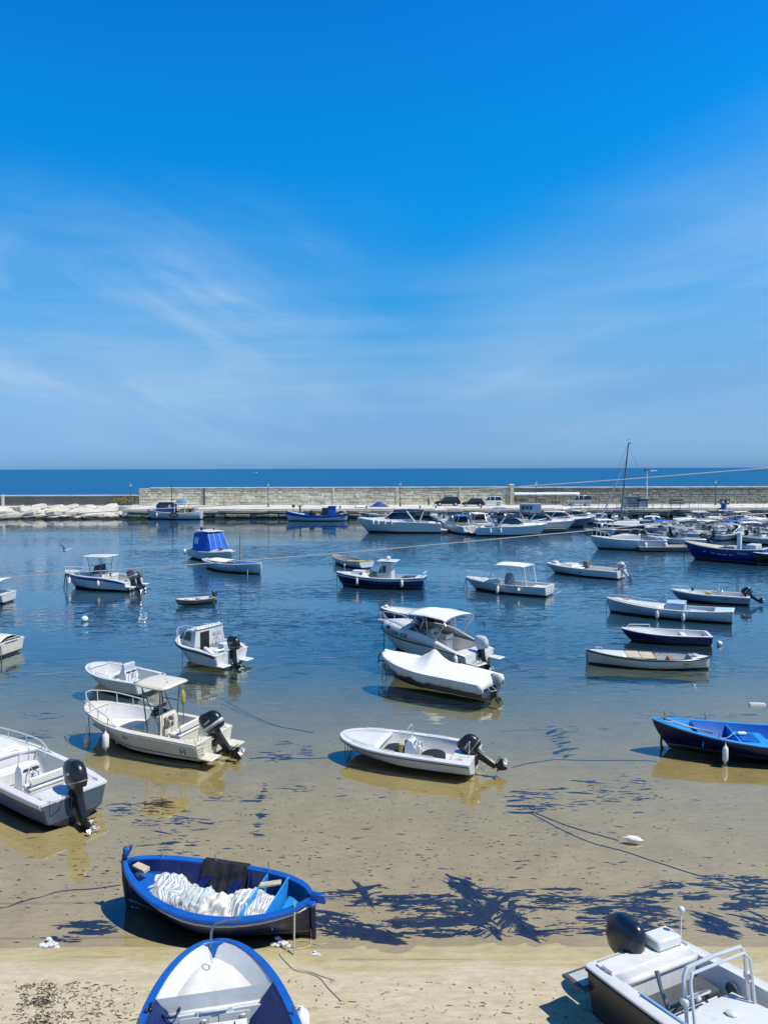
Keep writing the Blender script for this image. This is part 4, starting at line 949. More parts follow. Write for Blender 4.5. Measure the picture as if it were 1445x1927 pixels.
    mb.grid(rows); o = mb.build('blue_tarpaulin', cblue, smooth=70, thick=.012); o.matrix_world = b.M; tag(o, 'crumpled blue tarpaulin on the left gunwale of the beached boat', 'tarpaulin')
gozzo_white()
# --- black and white motor boat, bottom right, stern towards the water
def beach_motorboat():
    h = Hull(5.2, 2.15, fb=1.15, fm=.92, fs=.88, dr=.30, tw=.9, bow=.7, pp=2.3, rake=.6, sm=.4, gw=.20, chine=.85)
    q = W(1102, 1824, 1.12); hd = R(-60); n = Vector((-sin(hd), cos(hd)))
    if n.x < 0: n = -n
    hb = h.y(0); st = Vector((q.x, q.y))+n*hb; at = st+Vector((cos(hd), sin(hd)))*2.6
    b = Boat('motor_boat', 'boat', 'black and white motor boat beached at bottom right with covered outboard motor', at, hd, h, z=.33, roll=R(-4.5), pitch=R(-3.5))
    b.shell(black, white, boot=black); b.gunwale(white, t=.03, over=.02)
    mb = MB()
    for sd in (1, -1): mb.tube([(h.x(s), sd*(h.y(s)+.02), h.zs(s)-.05) for s in h.stations(20, 0, .99)], .018, 6)
    b.part(mb, 'rub_rail', rubber)
    b.liner(.30, .12, .60, liner, inset=.10); b.deck(.0, .12, white, 'aft_deck', crown=.0, edge=.1, margin=0); b.deck(.60, .995, white, 'foredeck', crown=.08, edge=.1)
    mb = MB(); mb.box((h.x(.05), 0, h.zs(.05)+.03), (.34, 1.75, .03), .01); b.part(mb, 'stern_bench', liner)
    # swim platforms either side of the motor
    for sd in (1, -1):
        mb = MB(); mb.box((-2.6-.25, sd*.72, .48), (.50, .58, .06), .02); b.part(mb, 'swim_platform', dgrey)
        mb = MB(); mb.box((-2.6-.25, sd*.72, .515), (.34, .44, .012), .004); b.part(mb, 'platform_pad', grey)
    b.outboard(.30, 1.15, cover=mat('black_motor_cover', (.006, .014, .03), .28, var=.3), z=.60, turn=-.12)
    # console module with wheel in front of a dark cushion
    mb = MB(); x = -1.30; mb.loft([[(x, -.74, .30), (x, .74, .30), (x+.02, .70, .74), (x+.02, -.70, .74)], [(x+.9, -.72, .30), (x+.9, .72, .30), (x+.86, .66, .86), (x+.86, -.66, .86)], [(x+1.0, -.68, .30), (x+1.0, .68, .30), (x+1.0, .62, .80), (x+1.0, -.62, .80)]])
    c = b.part(mb, 'console', white, smooth=40); b.wheel((x+.02, -.12, .92), .20, .95, parent=c)
    mb = MB(); mb.sphere((x+.42, .10, .82), .07, 8, sc=(1.4, 1, .5)); b.part(mb, 'compass', white, c)
    mb = MB(); mb.box((x-.40, .08, .62), (.40, 1.30, .10), .03); b.part(mb, 'helm_cushion', dgrey); b.bench(x-.60, x-.20, -.6, .7, .30, .57, liner, 'helm_bench')
    mb = MB(); mb.box((x-.62, 0, .75), (.05, 1.3, .36), .02); 
    # hoop rail over the console, nav light, antenna light
    mb = MB(); xr = x+.22
    mb.tube([(xr+.10, -.68, .6), (xr, -.68, 1.42), (xr-.02, -.60, 1.52), (xr-.02, 0, 1.54), (xr-.02, .60, 1.52), (xr, .68, 1.42), (xr+.10, .68, .6)], .028, 8); r_ = b.part(mb, 'hoop_rail', steel)
    mb = MB(); mb.tube([(xr+.22, -.66, .6), (xr+.10, -.66, 1.38), (xr+.05, -.58, 1.47), (xr+.05, .58, 1.47), (xr+.10, .66, 1.38), (xr+.22, .66, .6)], .022, 8); b.part(mb, 'inner_rail', steel, r_)
    for sd in (1, -1): mb = MB(); mb.box((xr+.05, sd*.70, 1.12), (.12, .10, .10), .02); b.part(mb, 'rod_holder', white, r_)
    mb = MB(); mb.tube([(xr-.20, -.74, .90), (xr-.34, -.72, 1.10), (xr-.42, -.72, 1.30)], [.03, .028, .036], 8); b.part(mb, 'rod_tube', greymetal)
    mb = MB(); mb.tube([(-2.25, .75, .9), (-2.28, .80, 1.45)], .012, 5); mb.sphere((-2.28, .80, 1.49), .055, 8); b.part(mb, 'stern_light', white)
    mb = MB(); mb.box((-2.42, .52, 1.02), (.34, .55, .18), .03); b.part(mb, 'motor_well_box', white)
    for s in (.30,):
        mb = MB(); M = Matrix.Translation((h.x(.24), b.inner(.24)-.07, .72)) @ Matrix.Rotation(pi/2, 4, 'X'); mb.lathe([(.10, -.01), (.10, .02), (.07, .03), (.07, .015), (.03, .03), (.02, .04)], 14, M=M); b.part(mb, 'loudspeaker', dgrey)
    mb = MB(); mb.box((h.x(.42), b.inner(.42)-.06, .66), (.34, .02, .30), .01); b.part(mb, 'side_hatch', black)
    mb = MB(); mb.box((h.x(.32), -(b.inner(.32)-.0), h.zs(.32)+.03), (1.4, .05, .02), .005); b.part(mb, 'grab_strip', mat('pale_blue_trim', (.18, .34, .55), .5))
    mb = MB(); mb.lathe([(.09, 0), (.09, .02), (.06, .03)], 12, M=Matrix.Translation((h.x(.10), 0, .80)) @ Matrix.Rotation(pi/2, 4, 'Y')); b.part(mb, 'deck_plate', vinyl)
    for sd in (1, -1): b.cleat(h.x(.06), sd*.86, h.zs(.05)+.02)
beach_motorboat()
# --- white centre console boat aground in the middle
def console_boat_mid():
    at, hd, L = spot((643, 1387), .46, (881, 1447), .36, 1.72*.92)
    h = Hull(L, 1.80, fb=.50, fm=.42, fs=.38, dr=.22, tw=.9, bow=.50, pp=2.6, rake=.55, sm=.4, gw=.17, chine=.82)
    b = Boat('motor_boat', 'boat', 'white open boat with black outboard tilted up, aground in the shallows in the middle', at, hd, h, z=.10, roll=R(-1.5))
    b.shell(white, white, boot=white); b.gunwale(white, t=.045, over=.02)
    mb = MB()
    for sd in (1, -1): mb.tube([(h.x(s), sd*(h.y(s)+.015), h.zs(s)-.06) for s in h.stations(22, 0, .995)], .016, 6)
    b.part(mb, 'rub_rail', rubber)
    b.liner(.02, .13, .66, liner, inset=.06); b.deck(.66, .99, white, 'foredeck', crown=.03, margin=0, edge=.12); b.deck(0, .14, white, 'aft_deck', crown=0, margin=0, edge=.1)
    mb = MB(); mb.box((h.x(.74), 0, h.zs(.7)+.02), (.65, .8, .03), .015); b.part(mb, 'deck_hatch', liner)
    for x0, w_ in ((.60, 1.0), (.30, .9)):
        mb = MB(); mb.loft([[(h.x(x0)+.36*cos(t)*a, w_/2*sin(t)*a, z) for t in [2*pi*i/16 for i in range(16)]] for a, z in ((1, .03), (1.02, .20), (.7, .24))]); b.part(mb, 'black_cushion', rubber, smooth=60)
    c = b.console(h.x(.46), .42, .34, .02, .62, mat('pale_blue_console', (.62, .68, .72), .4), screen=False, rail=False)
    mb = MB(); x = h.x(.46)
    for sd in (1, -1): mb.tube([(x+.02, sd*.20, .5), (x+.03, sd*.21, .95), (x+.03, sd*.16, 1.0)], .012, 6)
    mb.tube([(x+.03, -.16, 1.0), (x+.03, .16, 1.0)], .012, 6); mb.tube([(x-.05, -.10, .62), (x-.04, -.06, .78), (x-.04, .06, .78), (x-.05, .10, .62)], .012, 6); b.part(mb, 'grab_rail', steel, c)
    for dx_, dy_ in ((.28, .16), (-.22, -.22), (.22, -.24), (-.28, .12)):
        mb = MB(); mb.loft([[(x+dx_+.07*cos(t)+.02*noise.noise(Vector((t, z*9, dx_))), dy_+.06*sin(t), z) for t in [2*pi*i/8 for i in range(8)]] for z in (.03, .2, .38, .46)]); b.part(mb, 'leather_pad', ochre if dx_ > 0 else vinyl, c)
    for s0, s1 in ((.72, .86), (.52, .62), (.24, .40)):
        for sd in (1, -1):
            mb = MB(); mb.tube([(h.x(s0), sd*(h.y(s0)-.1), h.zs(s0)+.02), (h.x(s0)+.03, sd*(h.y(s0)-.1), h.zs(s0)+.08), (h.x(s1)-.03, sd*(h.y(s1)-.1), h.zs(s1)+.08), (h.x(s1), sd*(h.y(s1)-.1), h.zs(s1)+.02)], .011, 6); b.part(mb, 'handrail', steel)
    o = b.outboard(1.05, .98, z=.36, stripe=None)
    mb = MB(); mb.tube([(h.x(0)+.1, -.35+.7, .4), (h.x(0)+.07, .36, .86)], .012, 5); mb.sphere((h.x(0)+.07, .36, .88), .03, 6); b.part(mb, 'stern_light', steel)
    for sd in (1, -1): b.cleat(h.x(.07), sd*.6, h.zs(0)+.02)
    mb = MB(); mb.lathe([(.085, -.02), (.09, .0), (.06, .01)], 12, M=Matrix.Translation((h.x(0)-.01, .45, .16)) @ Matrix.Rotation(-pi/2, 4, 'Y')); b.part(mb, 'transom_plate', pblue)
    mb = MB(); mb.tube([(h.x(0)-.02, -.52, .30), (h.x(0)-.16, -.53, .28), (h.x(0)-.20, -.53, -.25)], .012, 5); mb.tube([(h.x(0)-.02, -.34, .30), (h.x(0)-.16, -.33, .28), (h.x(0)-.20, -.33, -.25)], .012, 5)
    for z in (.1, -.05, -.2): mb.tube([(h.x(0)-.18, -.53, z), (h.x(0)-.18, -.33, z)], .010, 5)
    b.part(mb, 'boarding_ladder', steel)
    xb = h.x(.99)
    for k, (dx_, dy_, sg) in enumerate(((.0, -.12, 0), (-.10, -.20, .15), (-.25, -.30, .1), (-.3, -.25, .3))): b.line((xb-.08, -.08-.02*k, h.zs(1)+.01), (xb+dx_, dy_, -.20), .011, sg, ropeb if k else ropem)
    return b
console_boat_mid()
# --- cream open boat with hard top (left, foreground)
def ttop_boat():
    at, hd, L = spot((166, 1326), .90, (368, 1404), .58, 1.8)
    h = Hull(L, 2.1, fb=.98, fm=.68, fs=.60, dr=.30, tw=.88, bow=.62, pp=2.4, rake=.85, sm=.4, gw=.16, chine=.84)
    b = Boat('motor_boat', 'boat', 'cream open fishing boat with small hard top, bow rails and two fenders, left foreground', at, hd, h, z=.0)
    b.shell(cream, black, boot=cream); b.gunwale(cream, t=.03, over=.03)
    mb = MB()
    for sd in (1, -1): mb.tube([(h.x(s), sd*(h.y(s)+.02), h.zs(s)-.05) for s in h.stations(22, 0, .995)], .022, 6)
    b.part(mb, 'rub_rail', steel)
    mb = MB()
    for sd in (1, -1): mb.tube([(h.x(s, .42), sd*(h.y(s, .5)+.004), h.zk(s)+(h.zs(s)-h.zk(s))*.5) for s in h.stations(20, 0, .85)], .012, 5)
    b.part(mb, 'hull_stripe', black)
    b.liner(.12, .03, .90, liner, inset=.05); b.deck(.90, .995, cream, 'foredeck', crown=.02, edge=.05, margin=0)
    # raised casting deck forward, high inner bulwark
    mb = MB(); ss = [.62+.28*i/6 for i in range(7)]; mb.grid([[(h.x(s), k*(b.inner(s)-.04), .42) for k in (-1, 0, 1)] for s in ss]); mb.grid([[(h.x(.62), k*(b.inner(.62)-.04), .42) for k in (-1, 0, 1)], [(h.x(.62), k*(b.inner(.62)-.04), .12) for k in (-1, 0, 1)]]); b.part(mb, 'casting_deck', vinyl)
    x = h.x(.385)
    mb = MB(); mb.loft([[(x-.24, -.42, .12), (x+.42, -.42, .12), (x+.38, -.40, .80), (x+.18, -.38, 1.02), (x-.20, -.38, 1.05), (x-.26, -.40, .9)], [(x-.24, .42, .12), (x+.42, .42, .12), (x+.38, .40, .80), (x+.18, .38, 1.02), (x-.20, .38, 1.05), (x-.26, .40, .9)]])
    c = b.part(mb, 'console', cream, smooth=30)
    mb = MB(); mb.box((x-.262, .02, .80), (.012, .46, .36), .004); b.part(mb, 'instrument_panel', mat('brown_panel', (.14, .11, .06), .5), c); b.wheel((x-.38, .06, .84), .19, .35, parent=c)
    for yy in (-.2, .1, .28): mb = MB(); mb.lathe([(.05, 0), (.05, .06), (.03, .07)], 10, M=Matrix.Translation((x+.05, yy, 1.03))); b.part(mb, 'gauge', black, c)
    mb = MB(); mb.add([(x+.20, -.36, 1.02), (x+.20, .36, 1.02), (x+.08, .30, 1.30), (x+.08, -.30, 1.30)], [(0, 1, 2, 3)]); b.part(mb, 'windscreen', glassd, c, thick=.01)
    mb = MB(); mb.lathe([(.14, 0), (.14, .03), (.11, .035)], 14, M=Matrix.Translation((x-.265, -.02, .38)) @ Matrix.Rotation(-pi/2, 4, 'Y')); b.part(mb, 'round_hatch', vinyl, c)
    b.bench(x+.42, x+.95, -.40, .40, .12, .58, cream, 'console_seat', .05)
    b.ttop(x+.02, 1.3, 1.35, .2, 2.02, cream, greymetal, slope=.02, th=.05, lean=.05, fw=.40)
    mb = MB(); mb.box((x-.1, -.05, 2.08), (.04, .02, .16)); mb.lathe([(.03, 0), (.03, .12), (.015, .16)], 8, M=Matrix.Translation((x-.35, .15, 2.02))); b.part(mb, 'top_fittings', steel)
    b.seat(x-.85, .12, .95, .42, .42, cream, vinyl)
    b.rail(.58, .985, .22, .018, steel, 4, bowh=.38)
    b.outboard(.72, 1.15, z=.60, stripe=white, turn=.1)
    # stern platform, ladder frame and bracket
    for sd in (1, -1): mb = MB(); mb.box((-L/2-.28, sd*.62, .18), (.52, .50, .06), .02); b.part(mb, 'swim_platform', cream)
    mb = MB(); mb.tube([(-L/2-.1, .55, .6), (-L/2-.4, .55, .75), (-L/2-.42, .9, .75), (-L/2-.1, .9, .6)], .014, 6)
    for k in range(4): mb.tube([(-L/2-.14-.07*k, .55, .62+.035*k), (-L/2-.14-.07*k, .9, .62+.035*k)], .010, 5)
    mb.tube([(-L/2+.05, .72, .6), (-L/2-.02, .75, 1.0), (-L/2-.2, .85, 1.02), (-L/2-.2, .9, .7)], .012, 6); b.part(mb, 'boarding_ladder', steel)
    for sd in (1, -1):
        mb = MB(); mb.box((-L/2+.25, sd*.78, .63), (.5, .22, .06), .02); b.part(mb, 'stern_coaming', cream)
    mb = MB(); mb.tube([(h.x(.19), .2, .5), (h.x(.19)+.02, .2, 1.55)], .016, 6); p_ = b.part(mb, 'net_pole', greymetal); mb = MB(); mb.sphere((h.x(.19)+.02, .2, 1.72), .26, 8, sc=(.30, .28, 1.0)); b.part(mb, 'landing_net', ochre, p_)
    mb = MB(); mb.tube([(x-.45, .55, .6), (x-.5, .6, 1.9)], .010, 5); b.part(mb, 'rod', greymetal)
    b.bench(-L/2+.10, -L/2+.30, -.6, .6, .12, .50, cream, 'aft_bench')
    mb = MB(); mb.box((-L/2+.34, h.y(.06)-.0, .35), (.24, .02, .20), .0)
    sd = -1 if (b.M.to_3x3() @ Vector((0, -1, 0))).y < 0 else 1
    b.fside = sd
    mark(b, 'H', .115, .22, .30, sd, dgrey, 0, 'side_letter'); mark(b, 'Ranl', .54, .42, .13, sd, dgrey, .4, 'boat_name')
    b.fender(.86, sd, 'white fender hanging at the bow of the cream hard top boat', hang=.62, r=.095, L=.50); b.fender(.64, sd, 'white fender amidships on the cream hard top boat', hang=.16, r=.11, L=.52)
    mb = MB(); mb.tube([(L/2-.1, 0, h.fb+.02), (L/2+.16, 0, h.fb+.02)], .03, 6); mb.tube([(L/2+.16, 0, h.fb+.02), (L/2+.14, 0, h.fb-.12), (L/2+.04, .1, h.fb-.15)], .018, 5); b.part(mb, 'anchor_roller', steel)
    b.line((L/2+.05, -.05*sd, h.fb), (L/2-.20, .15*sd, -.3), .013, 0, ropeb)
    return b
ttop_boat()
# --- white boat cut by the left edge
def left_edge_boat():
    q = W(77, 1521, .62); hd = atan2(.60, -.80); h = Hull(5.4, 2.0, fb=.95, fm=.66, fs=.60, dr=.28, tw=.88, bow=.65, pp=2.3, rake=.7, sm=.4, gw=.15, chine=.84)
    n = Vector((-sin(hd), cos(hd))); n = n if n.y > 0 else -n
    st = Vector((q.x, q.y))+n*h.y(0); at = st+Vector((cos(hd), sin(hd)))*2.7
    b = Boat('motor_boat', 'boat', 'white open boat with big black outboard cut off by the left edge', at, hd, h)
    b.shell(white, antif, band=white, boot=grey); b.hullo.data.materials[0] = mat('slate_blue_hull', (.06, .085, .12), .35, dirt=(.2, .22, .24, 2, .4))
    b.gunwale(white, t=.05, over=.03); b.liner(.12, .12, .62, liner, inset=.06); b.deck(.62, .995, white, 'foredeck', crown=.14, edge=.14); b.deck(0, .13, white, 'aft_deck', crown=0, margin=0, edge=.15)
    c = b.console(h.x(.42), .55, .42, .12, .72, white, screen=False)
    b.seat(h.x(.27), .12, .95, .36, .34, white, vinyl); b.bench(h.x(.52), h.x(.61), -.55, .55, .12, .5, liner, 'forward_seat')
    b.outboard(.42, 1.25, z=.62, turn=-.05); b.rail(.50, .98, .26, .02, steel, 4)
    mb = MB()
    rows = [[(h.x(.62)+.9*i/8, -.55+1.0*j/8, h.zs(.7)+.13-.05*((j-4)/4)**2+.05*noise.noise(Vector((i*.5, j*.5, 2)))) for j in range(9)] for i in range(9)]
    mb.grid(rows); b.part(mb, 'sun_pad', vinyl, thick=.05)
    mb = MB(); mb.tube([(h.x(.50), -.78*0-.7, .7), (h.x(.50), -.7, .95), (h.x(.62), -.6, 1.0)], .014, 6); b.part(mb, 'side_rail', steel)
    for sd in (1, -1): b.cleat(h.x(.05), sd*.75, h.zs(0)+.02)
    mb = MB(); mb.box((h.x(0)-.012, -.30*-1, .33), (.012, .07, .34), .003); mb.box((h.x(0)-.012, .45, .33), (.012, .30, .26), .003); b.part(mb, 'transom_label', white)
    mb = MB(); mb.tube([(h.x(0)+.05, .3, .64), (h.x(0)-.2, .35, .70), (h.x(0)-.25, .6, .66), (h.x(0)+.05, .7, .64)], .012, 5); b.part(mb, 'stern_rail', steel)
left_edge_boat()
# --- dark blue boat cut by the right edge
def right_edge_boat():
    bow = W(1226, 1357, .84); hd = R(171); h = Hull(6.4, 2.1, fb=.86, fm=.48, fs=.55, dr=.2, tw=.75, bow=.78, pp=2.0, rake=.55, sm=.42, gw=.09)
    at = (bow.x-cos(hd)*3.2, bow.y-sin(hd)*3.2)
    b = Boat('fishing_boat', 'boat', 'dark blue wooden boat with light blue inside at the right edge', at, hd, h, roll=R(0))
    b.shell(deepblue, antif); b.gunwale(lblue, t=.03, over=.02); b.liner(.10, .03, .80, blue, floor=lblue, inset=.05); b.deck(.78, .985, lblue, 'foredeck', drop=.16, crown=0, edge=.3)
    mb = MB(); ss = [.80+.19*i/8 for i in range(9)]
    for sd in (1, -1): mb.grid([[(h.x(s), sd*b.inner(s), h.zs(s)), (h.x(s), sd*b.in_y(s, h.zs(s)-.18), h.zs(s)-.18)] for s in ss])
    b.part(mb, 'bow_inner_side', lblue)
    b.partition(.62, .12, .50, lblue); b.bench(h.x(.47), h.x(.62)-.03, -.66, .66, .14, .34, lblue, 'locker', .01); b.thwart(.35, .38, .24, lblue)
    mb = MB(); mb.box((h.x(.55), -.12, .36), (.5, .7, .02), .005); b.part(mb, 'hatch', blue)
    for s in (.93, .72): b.pin(s, -1, .24, greymetal)
    near = 1 if (b.M.to_3x3() @ Vector((0, 1, 0))).y < 0 else -1
    b.pin(.72, near, .18, greymetal)
    b.fender(.70, near, 'long white fender on the near side of the dark blue boat at right', hang=.12, r=.085, L=.52)
    for k in range(4):
        mb = MB(); mb.tube([(h.x(.95), -.1*near+.04*k, h.zs(.95)+.06+.02*k), (h.x(.86), .18*near+.04*k, h.zs(.86)+.05), (h.x(.74), .55*near+.03*k, h.zs(.74)+.05+.02*k)], .022-.004*(k % 2), 6)
        o = mb.build('oar', dwood if k % 2 else paleww); o.matrix_world = b.M; tag(o, ['pale oar lying on the bow of the dark blue boat at right, nearest of four', 'weathered oar second in the bundle on the dark blue boat at right', 'pale oar third in the bundle on the dark blue boat at right', 'weathered oar farthest in the bundle on the dark blue boat at right'][k], 'oar', 'oars bundled on the bow of the dark blue boat')
    mb = MB()
    for k in range(5):
        r_ = .10+.015*k; mb.tube([(h.x(.93)+r_*cos(t*.6), .0+r_*sin(t*.6)+.03*k, h.zs(.93)+.03+.012*k) for t in range(11)], .012, 5)
    o = mb.build('rope_coil', ropem); o.matrix_world = b.M; tag(o, 'coil of pale rope on the bow of the dark blue boat at right', 'rope')
    mb = MB(); mb.box((0, 0, 0), (.28, .12, .09), .03); o = mb.build('white_float', fendm); o.matrix_world = b.M @ Matrix.Translation((h.x(.57), -.3*near, .42)) @ Matrix.Rotation(.2, 4, 'Z'); tag(o, 'small white float on the light blue locker of the boat at right', 'float')
    b.line((h.x(.72), near*.8, h.zs(.72)+.06), (h.x(.62), 0, .54), .010, .1, ropem)
    mb = MB(); mb.tube([(3.02, -.02, .75), (2.90, .05, .4), (2.92, .03, .1), (2.86, .05, -.15)], [.03, .045, .035, .06], 6); b.part(mb, 'mooring_chain', ropeb)
right_edge_boat()
# ------------------------------------------------------------ boats afloat, middle distance
NEARW = mat('warm_white_gelcoat', (.74, .72, .66), .35, var=.08, dirt=(.5, .45, .35, 2.5, .3))
def small_open():
    at, hd, L = spot((172, 1253), .62, (255, 1290), .50, 1.5); h = Hull(L, 1.75, fb=.66, fm=.5, fs=.5, dr=.22, tw=.88, bow=.50, pp=2.4, rake=.5, gw=.13, chine=.84)
    b = Boat('motor_boat', 'boat', 'small white open boat with upright console, behind the hard top boat', at, hd, h)
    b.shell(white, antif); b.gunwale(white, t=.04); b.liner(.10, .04, .86, liner, inset=.04); b.deck(.86, .99, white, 'foredeck', crown=.01, margin=0)
    b.console(h.x(.36), .6, .42, .10, .66, white, screen=False, rail=False); b.bench(h.x(.36)-.1, h.x(.36)+.05, -.28, .28, .7, .98, mat('pale_screen', (.5, .58, .64), .3), 'console_screen', .02)
    b.bench(h.x(.04), h.x(.14), -.6, .6, .10, .40, liner, 'aft_bench')
    for s0, s1 in ((.40, .66), (.70, .88)):
        for sd in (1, -1):
            mb = MB(); mb.tube([(h.x(s0), sd*(h.y(s0)-.08), h.zs(s0)+.02), (h.x(s0)+.04, sd*(h.y(s0)-.08), h.zs(s0)+.09), (h.x(s1)-.04, sd*(h.y(s1)-.08), h.zs(s1)+.09), (h.x(s1), sd*(h.y(s1)-.08), h.zs(s1)+.02)], .012, 5); b.part(mb, 'handrail', steel)
    b.thwart(.66, .32, .3, liner)
small_open()
def cabin_boat():
    at, hd, L = spot((342, 1202), .85, (405, 1241), .55, 1.95); h = Hull(L, 2.2, fb=.95, fm=.78, fs=.62, dr=.28, tw=.9, bow=.6, pp=2.4, rake=.6, gw=.14, chine=.84)
    b = Boat('cabin_boat', 'boat', 'white boat with a rounded cabin and black outboard, doorway painted dark, seen from astern', at, hd, h)
    b.shell(white, antif); b.gunwale(white, t=.03)
    mb = MB()
    for sd in (1, -1): mb.tube([(h.x(s), sd*(h.y(s)+.02), h.zs(s)-.10) for s in h.stations(20, 0, .995)], .03, 6)
    b.part(mb, 'rub_rail', rubber)
    b.liner(.14, .03, .42, liner, inset=.05)
    x = [h.x(s) for s in (.42, .55, .72, .86, .95)]
    c = b.cabin([(x[0], .92, .80, .55, 1.55), (x[1], .90, .76, .60, 1.56), (x[2], .76, .55, .66, 1.42), (x[3], .50, .32, .74, 1.12), (x[4], .22, .12, .82, .92)], white)
    b.pane([(x[0]+.3, .875, 1.05), (x[1]+.35, .83, 1.05), (x[1]+.2, .80, 1.42), (x[0]+.35, .83, 1.44)], c); b.pane([(x[1]+.45, .82, 1.05), (x[2]+.3, .71, 1.02), (x[2], .67, 1.32), (x[1]+.38, .77, 1.40)], c)
    mb = MB(); mb.box((x[0]-.015, .30*b.near, 1.02), (.02, .52, .80), .004); b.part(mb, 'doorway_shade', mat('black_opening', (.006, .007, .009), .6), c)  # black panel stands in for the unlit inside of the open doorway
    mb = MB(); mb.box((x[0]-.02, -.45*b.near, 1.25), (.03, .5, .16), .01); d = b.part(mb, 'instrument_panel', grey, c); b.wheel((x[0]-.14, -.42*b.near, 1.0), .22, .2, parent=c)
    mb = MB(); mb.box((x[0]+.05, 0, 1.58), (.20, 1.55, .07), .03); mb.tube([(x[0]+.2, -.7, 1.6), (x[2], -.5, 1.5)], .02, 5); b.part(mb, 'roof_rail', white, c)
    for k in range(8): 
        mb = MB(); mb.sphere((x[0]+.05, -.62+.18*k, 1.64), .06, 6, sc=(1, 1.1, .7)); b.part(mb, 'roof_float', fendm, c)
    for yy, zz in ((.42*b.near, .62), (-.38*b.near, .72)): b.bench(x[0]-.75, x[0]-.35, yy-.22, yy+.22, .14, zz+.12, mat('pale_seat', (.55, .62, .68), .5), 'seat', .03)
    b.outboard(.22, 1.05, z=.62)
    for sd in (1, -1):
        mb = MB(); mb.loft([[(-L/2+.7, sd*.98, .5), (-L/2+.7, sd*.82, .5), (-L/2+.7, sd*.82, .92), (-L/2+.7, sd*.98, .92)], [(-L/2, sd*.98, .45), (-L/2, sd*.80, .45), (-L/2, sd*.80, .62), (-L/2, sd*.98, .62)]]); b.part(mb, 'stern_quarter', white)
        mb = MB(); mb.box((-L/2-.22, sd*.70, .16), (.45, .52, .06), .02); b.part(mb, 'swim_platform', white)
        mb = MB(); mb.tube([(-L/2+.1, sd*.9, .6), (-L/2+.05, sd*.9, .85), (-L/2-.1, sd*.55, .85), (-L/2-.1, sd*.5, .5)], .012, 5); b.part(mb, 'stern_rail', steel)
    mb = MB(); mb.tube([(h.x(.35), -.85*b.near, .9), (h.x(.33), -.9*b.near, 2.3)], .010, 5); mb.sphere((h.x(.36), -.5*b.near, 2.2), .04, 6); mb.tube([(h.x(.36), -.5*b.near, 1.5), (h.x(.36), -.5*b.near, 2.2)], .010, 5); b.part(mb, 'antenna', greymetal)
    b.rail(.70, .985, .28, .016, steel, 3, bowh=.4); b.moor(((-.1, .05),)); mark(b, 'Asl', .62, .42, .16, b.near, dgrey, .3, 'boat_name')
cabin_boat()
def covered():
    at, hd, L = spot((722, 1236), .80, (903, 1298), .50, 1.75); h = Hull(L, 2.1, fb=.90, fm=.62, fs=.55, dr=.25, tw=.86, bow=.62, pp=2.3, rake=.6, gw=.12, chine=.84)
    b = Boat('covered_boat', 'boat', 'boat under a white tarpaulin peaked in the middle, in front of the cruiser', at, hd, h)
    b.shell(mat('dark_grey_hull', (.05, .07, .09), .4), antif, band=white, bandrows=(9, 10)); b.gunwale(white)
    mb = MB(); rows = []
    NU = 60
    for i in range(NU+1):
        s = .0+.985*i/NU; x = h.x(s); y = h.y(s)+.05; z = h.zs(s); pk = max(0, 1-abs((s-.50)/.17))**1.3*.55; rg = .14+.10*sin(pi*min(1, s*1.1))+pk; row = []
        for j in range(31):
            t = -1+2*j/30
            q = Vector((s*7, t*2.2, 1)); a = atan2(t*1.2, (s-.5)*4); wr = .035*noise.noise(Vector((a*5, (s-.5)*2, 0)))*smooth01(abs(s-.5)*6) + .02*noise.noise(q*3)
            if abs(t) <= .8:
                k = t/.8; row.append((x+.02*noise.noise(q*2), y*k, z+.05+rg*(1-abs(k))**(1.35 if pk > .05 else .75)+wr*(1-abs(k)**4)))
            else:
                dr = (abs(t)-.8)/.2; dd = (.34+.10*noise.noise(Vector((s*9, 7, 0))))*(1 if s < .80 else max(.05, 1-(s-.80)*6)); fl = .025*sin(s*70+3*noise.noise(Vector((s*10, 0, 0))))*dr
                sg = 1 if t > 0 else -1; zz = z+.04-dd*dr; yy = y-.10*dr*dd/.34+.02+fl; row.append((x, sg*yy, zz))
        rows.append(row)
    rows.insert(0, [(p[0]-.12, p[1]*.92, min(p[2], h.zs(0)-.12)) for p in rows[0]])
    mb.grid(rows); b.part(mb, 'tarpaulin', cwhite, smooth=70, thick=.01)
    b.outboard(.10, .75, z=.34, cover=cgrey, leg=dgrey, y=-.1*b.near)
    mb = MB(); mb.tube([(-L/2-.05, .5, .5), (-L/2-.3, .6, .35), (-L/2-.35, .2, .3), (-L/2-.05, .1, .4)], .016, 5); b.part(mb, 'stern_rail', steel)
    mb = MB(); mb.tube([(L/2-.2, 0, h.fb-.05), (L/2+.25, 0, h.fb-.08)], .04, 6); mb.tube([(L/2+.24, 0, h.fb-.08), (L/2+.24, .05, h.fb-.35), (L/2+.10, .25, h.fb-.38)], .03, 6); mb.tube([(L/2+.24, .05, h.fb-.35), (L/2+.12, -.22, h.fb-.4)], .03, 6); b.part(mb, 'anchor', dgrey)
    b.line((L/2-.25, .25*b.near, h.fb-.22), (L/2-.45, .7*b.near, h.fb-.45), .03, .1, mat('bow_tube', (.35, .42, .5), .4)); b.moor(((-.2, .12), (-.05, .25)))
    return b
covered()
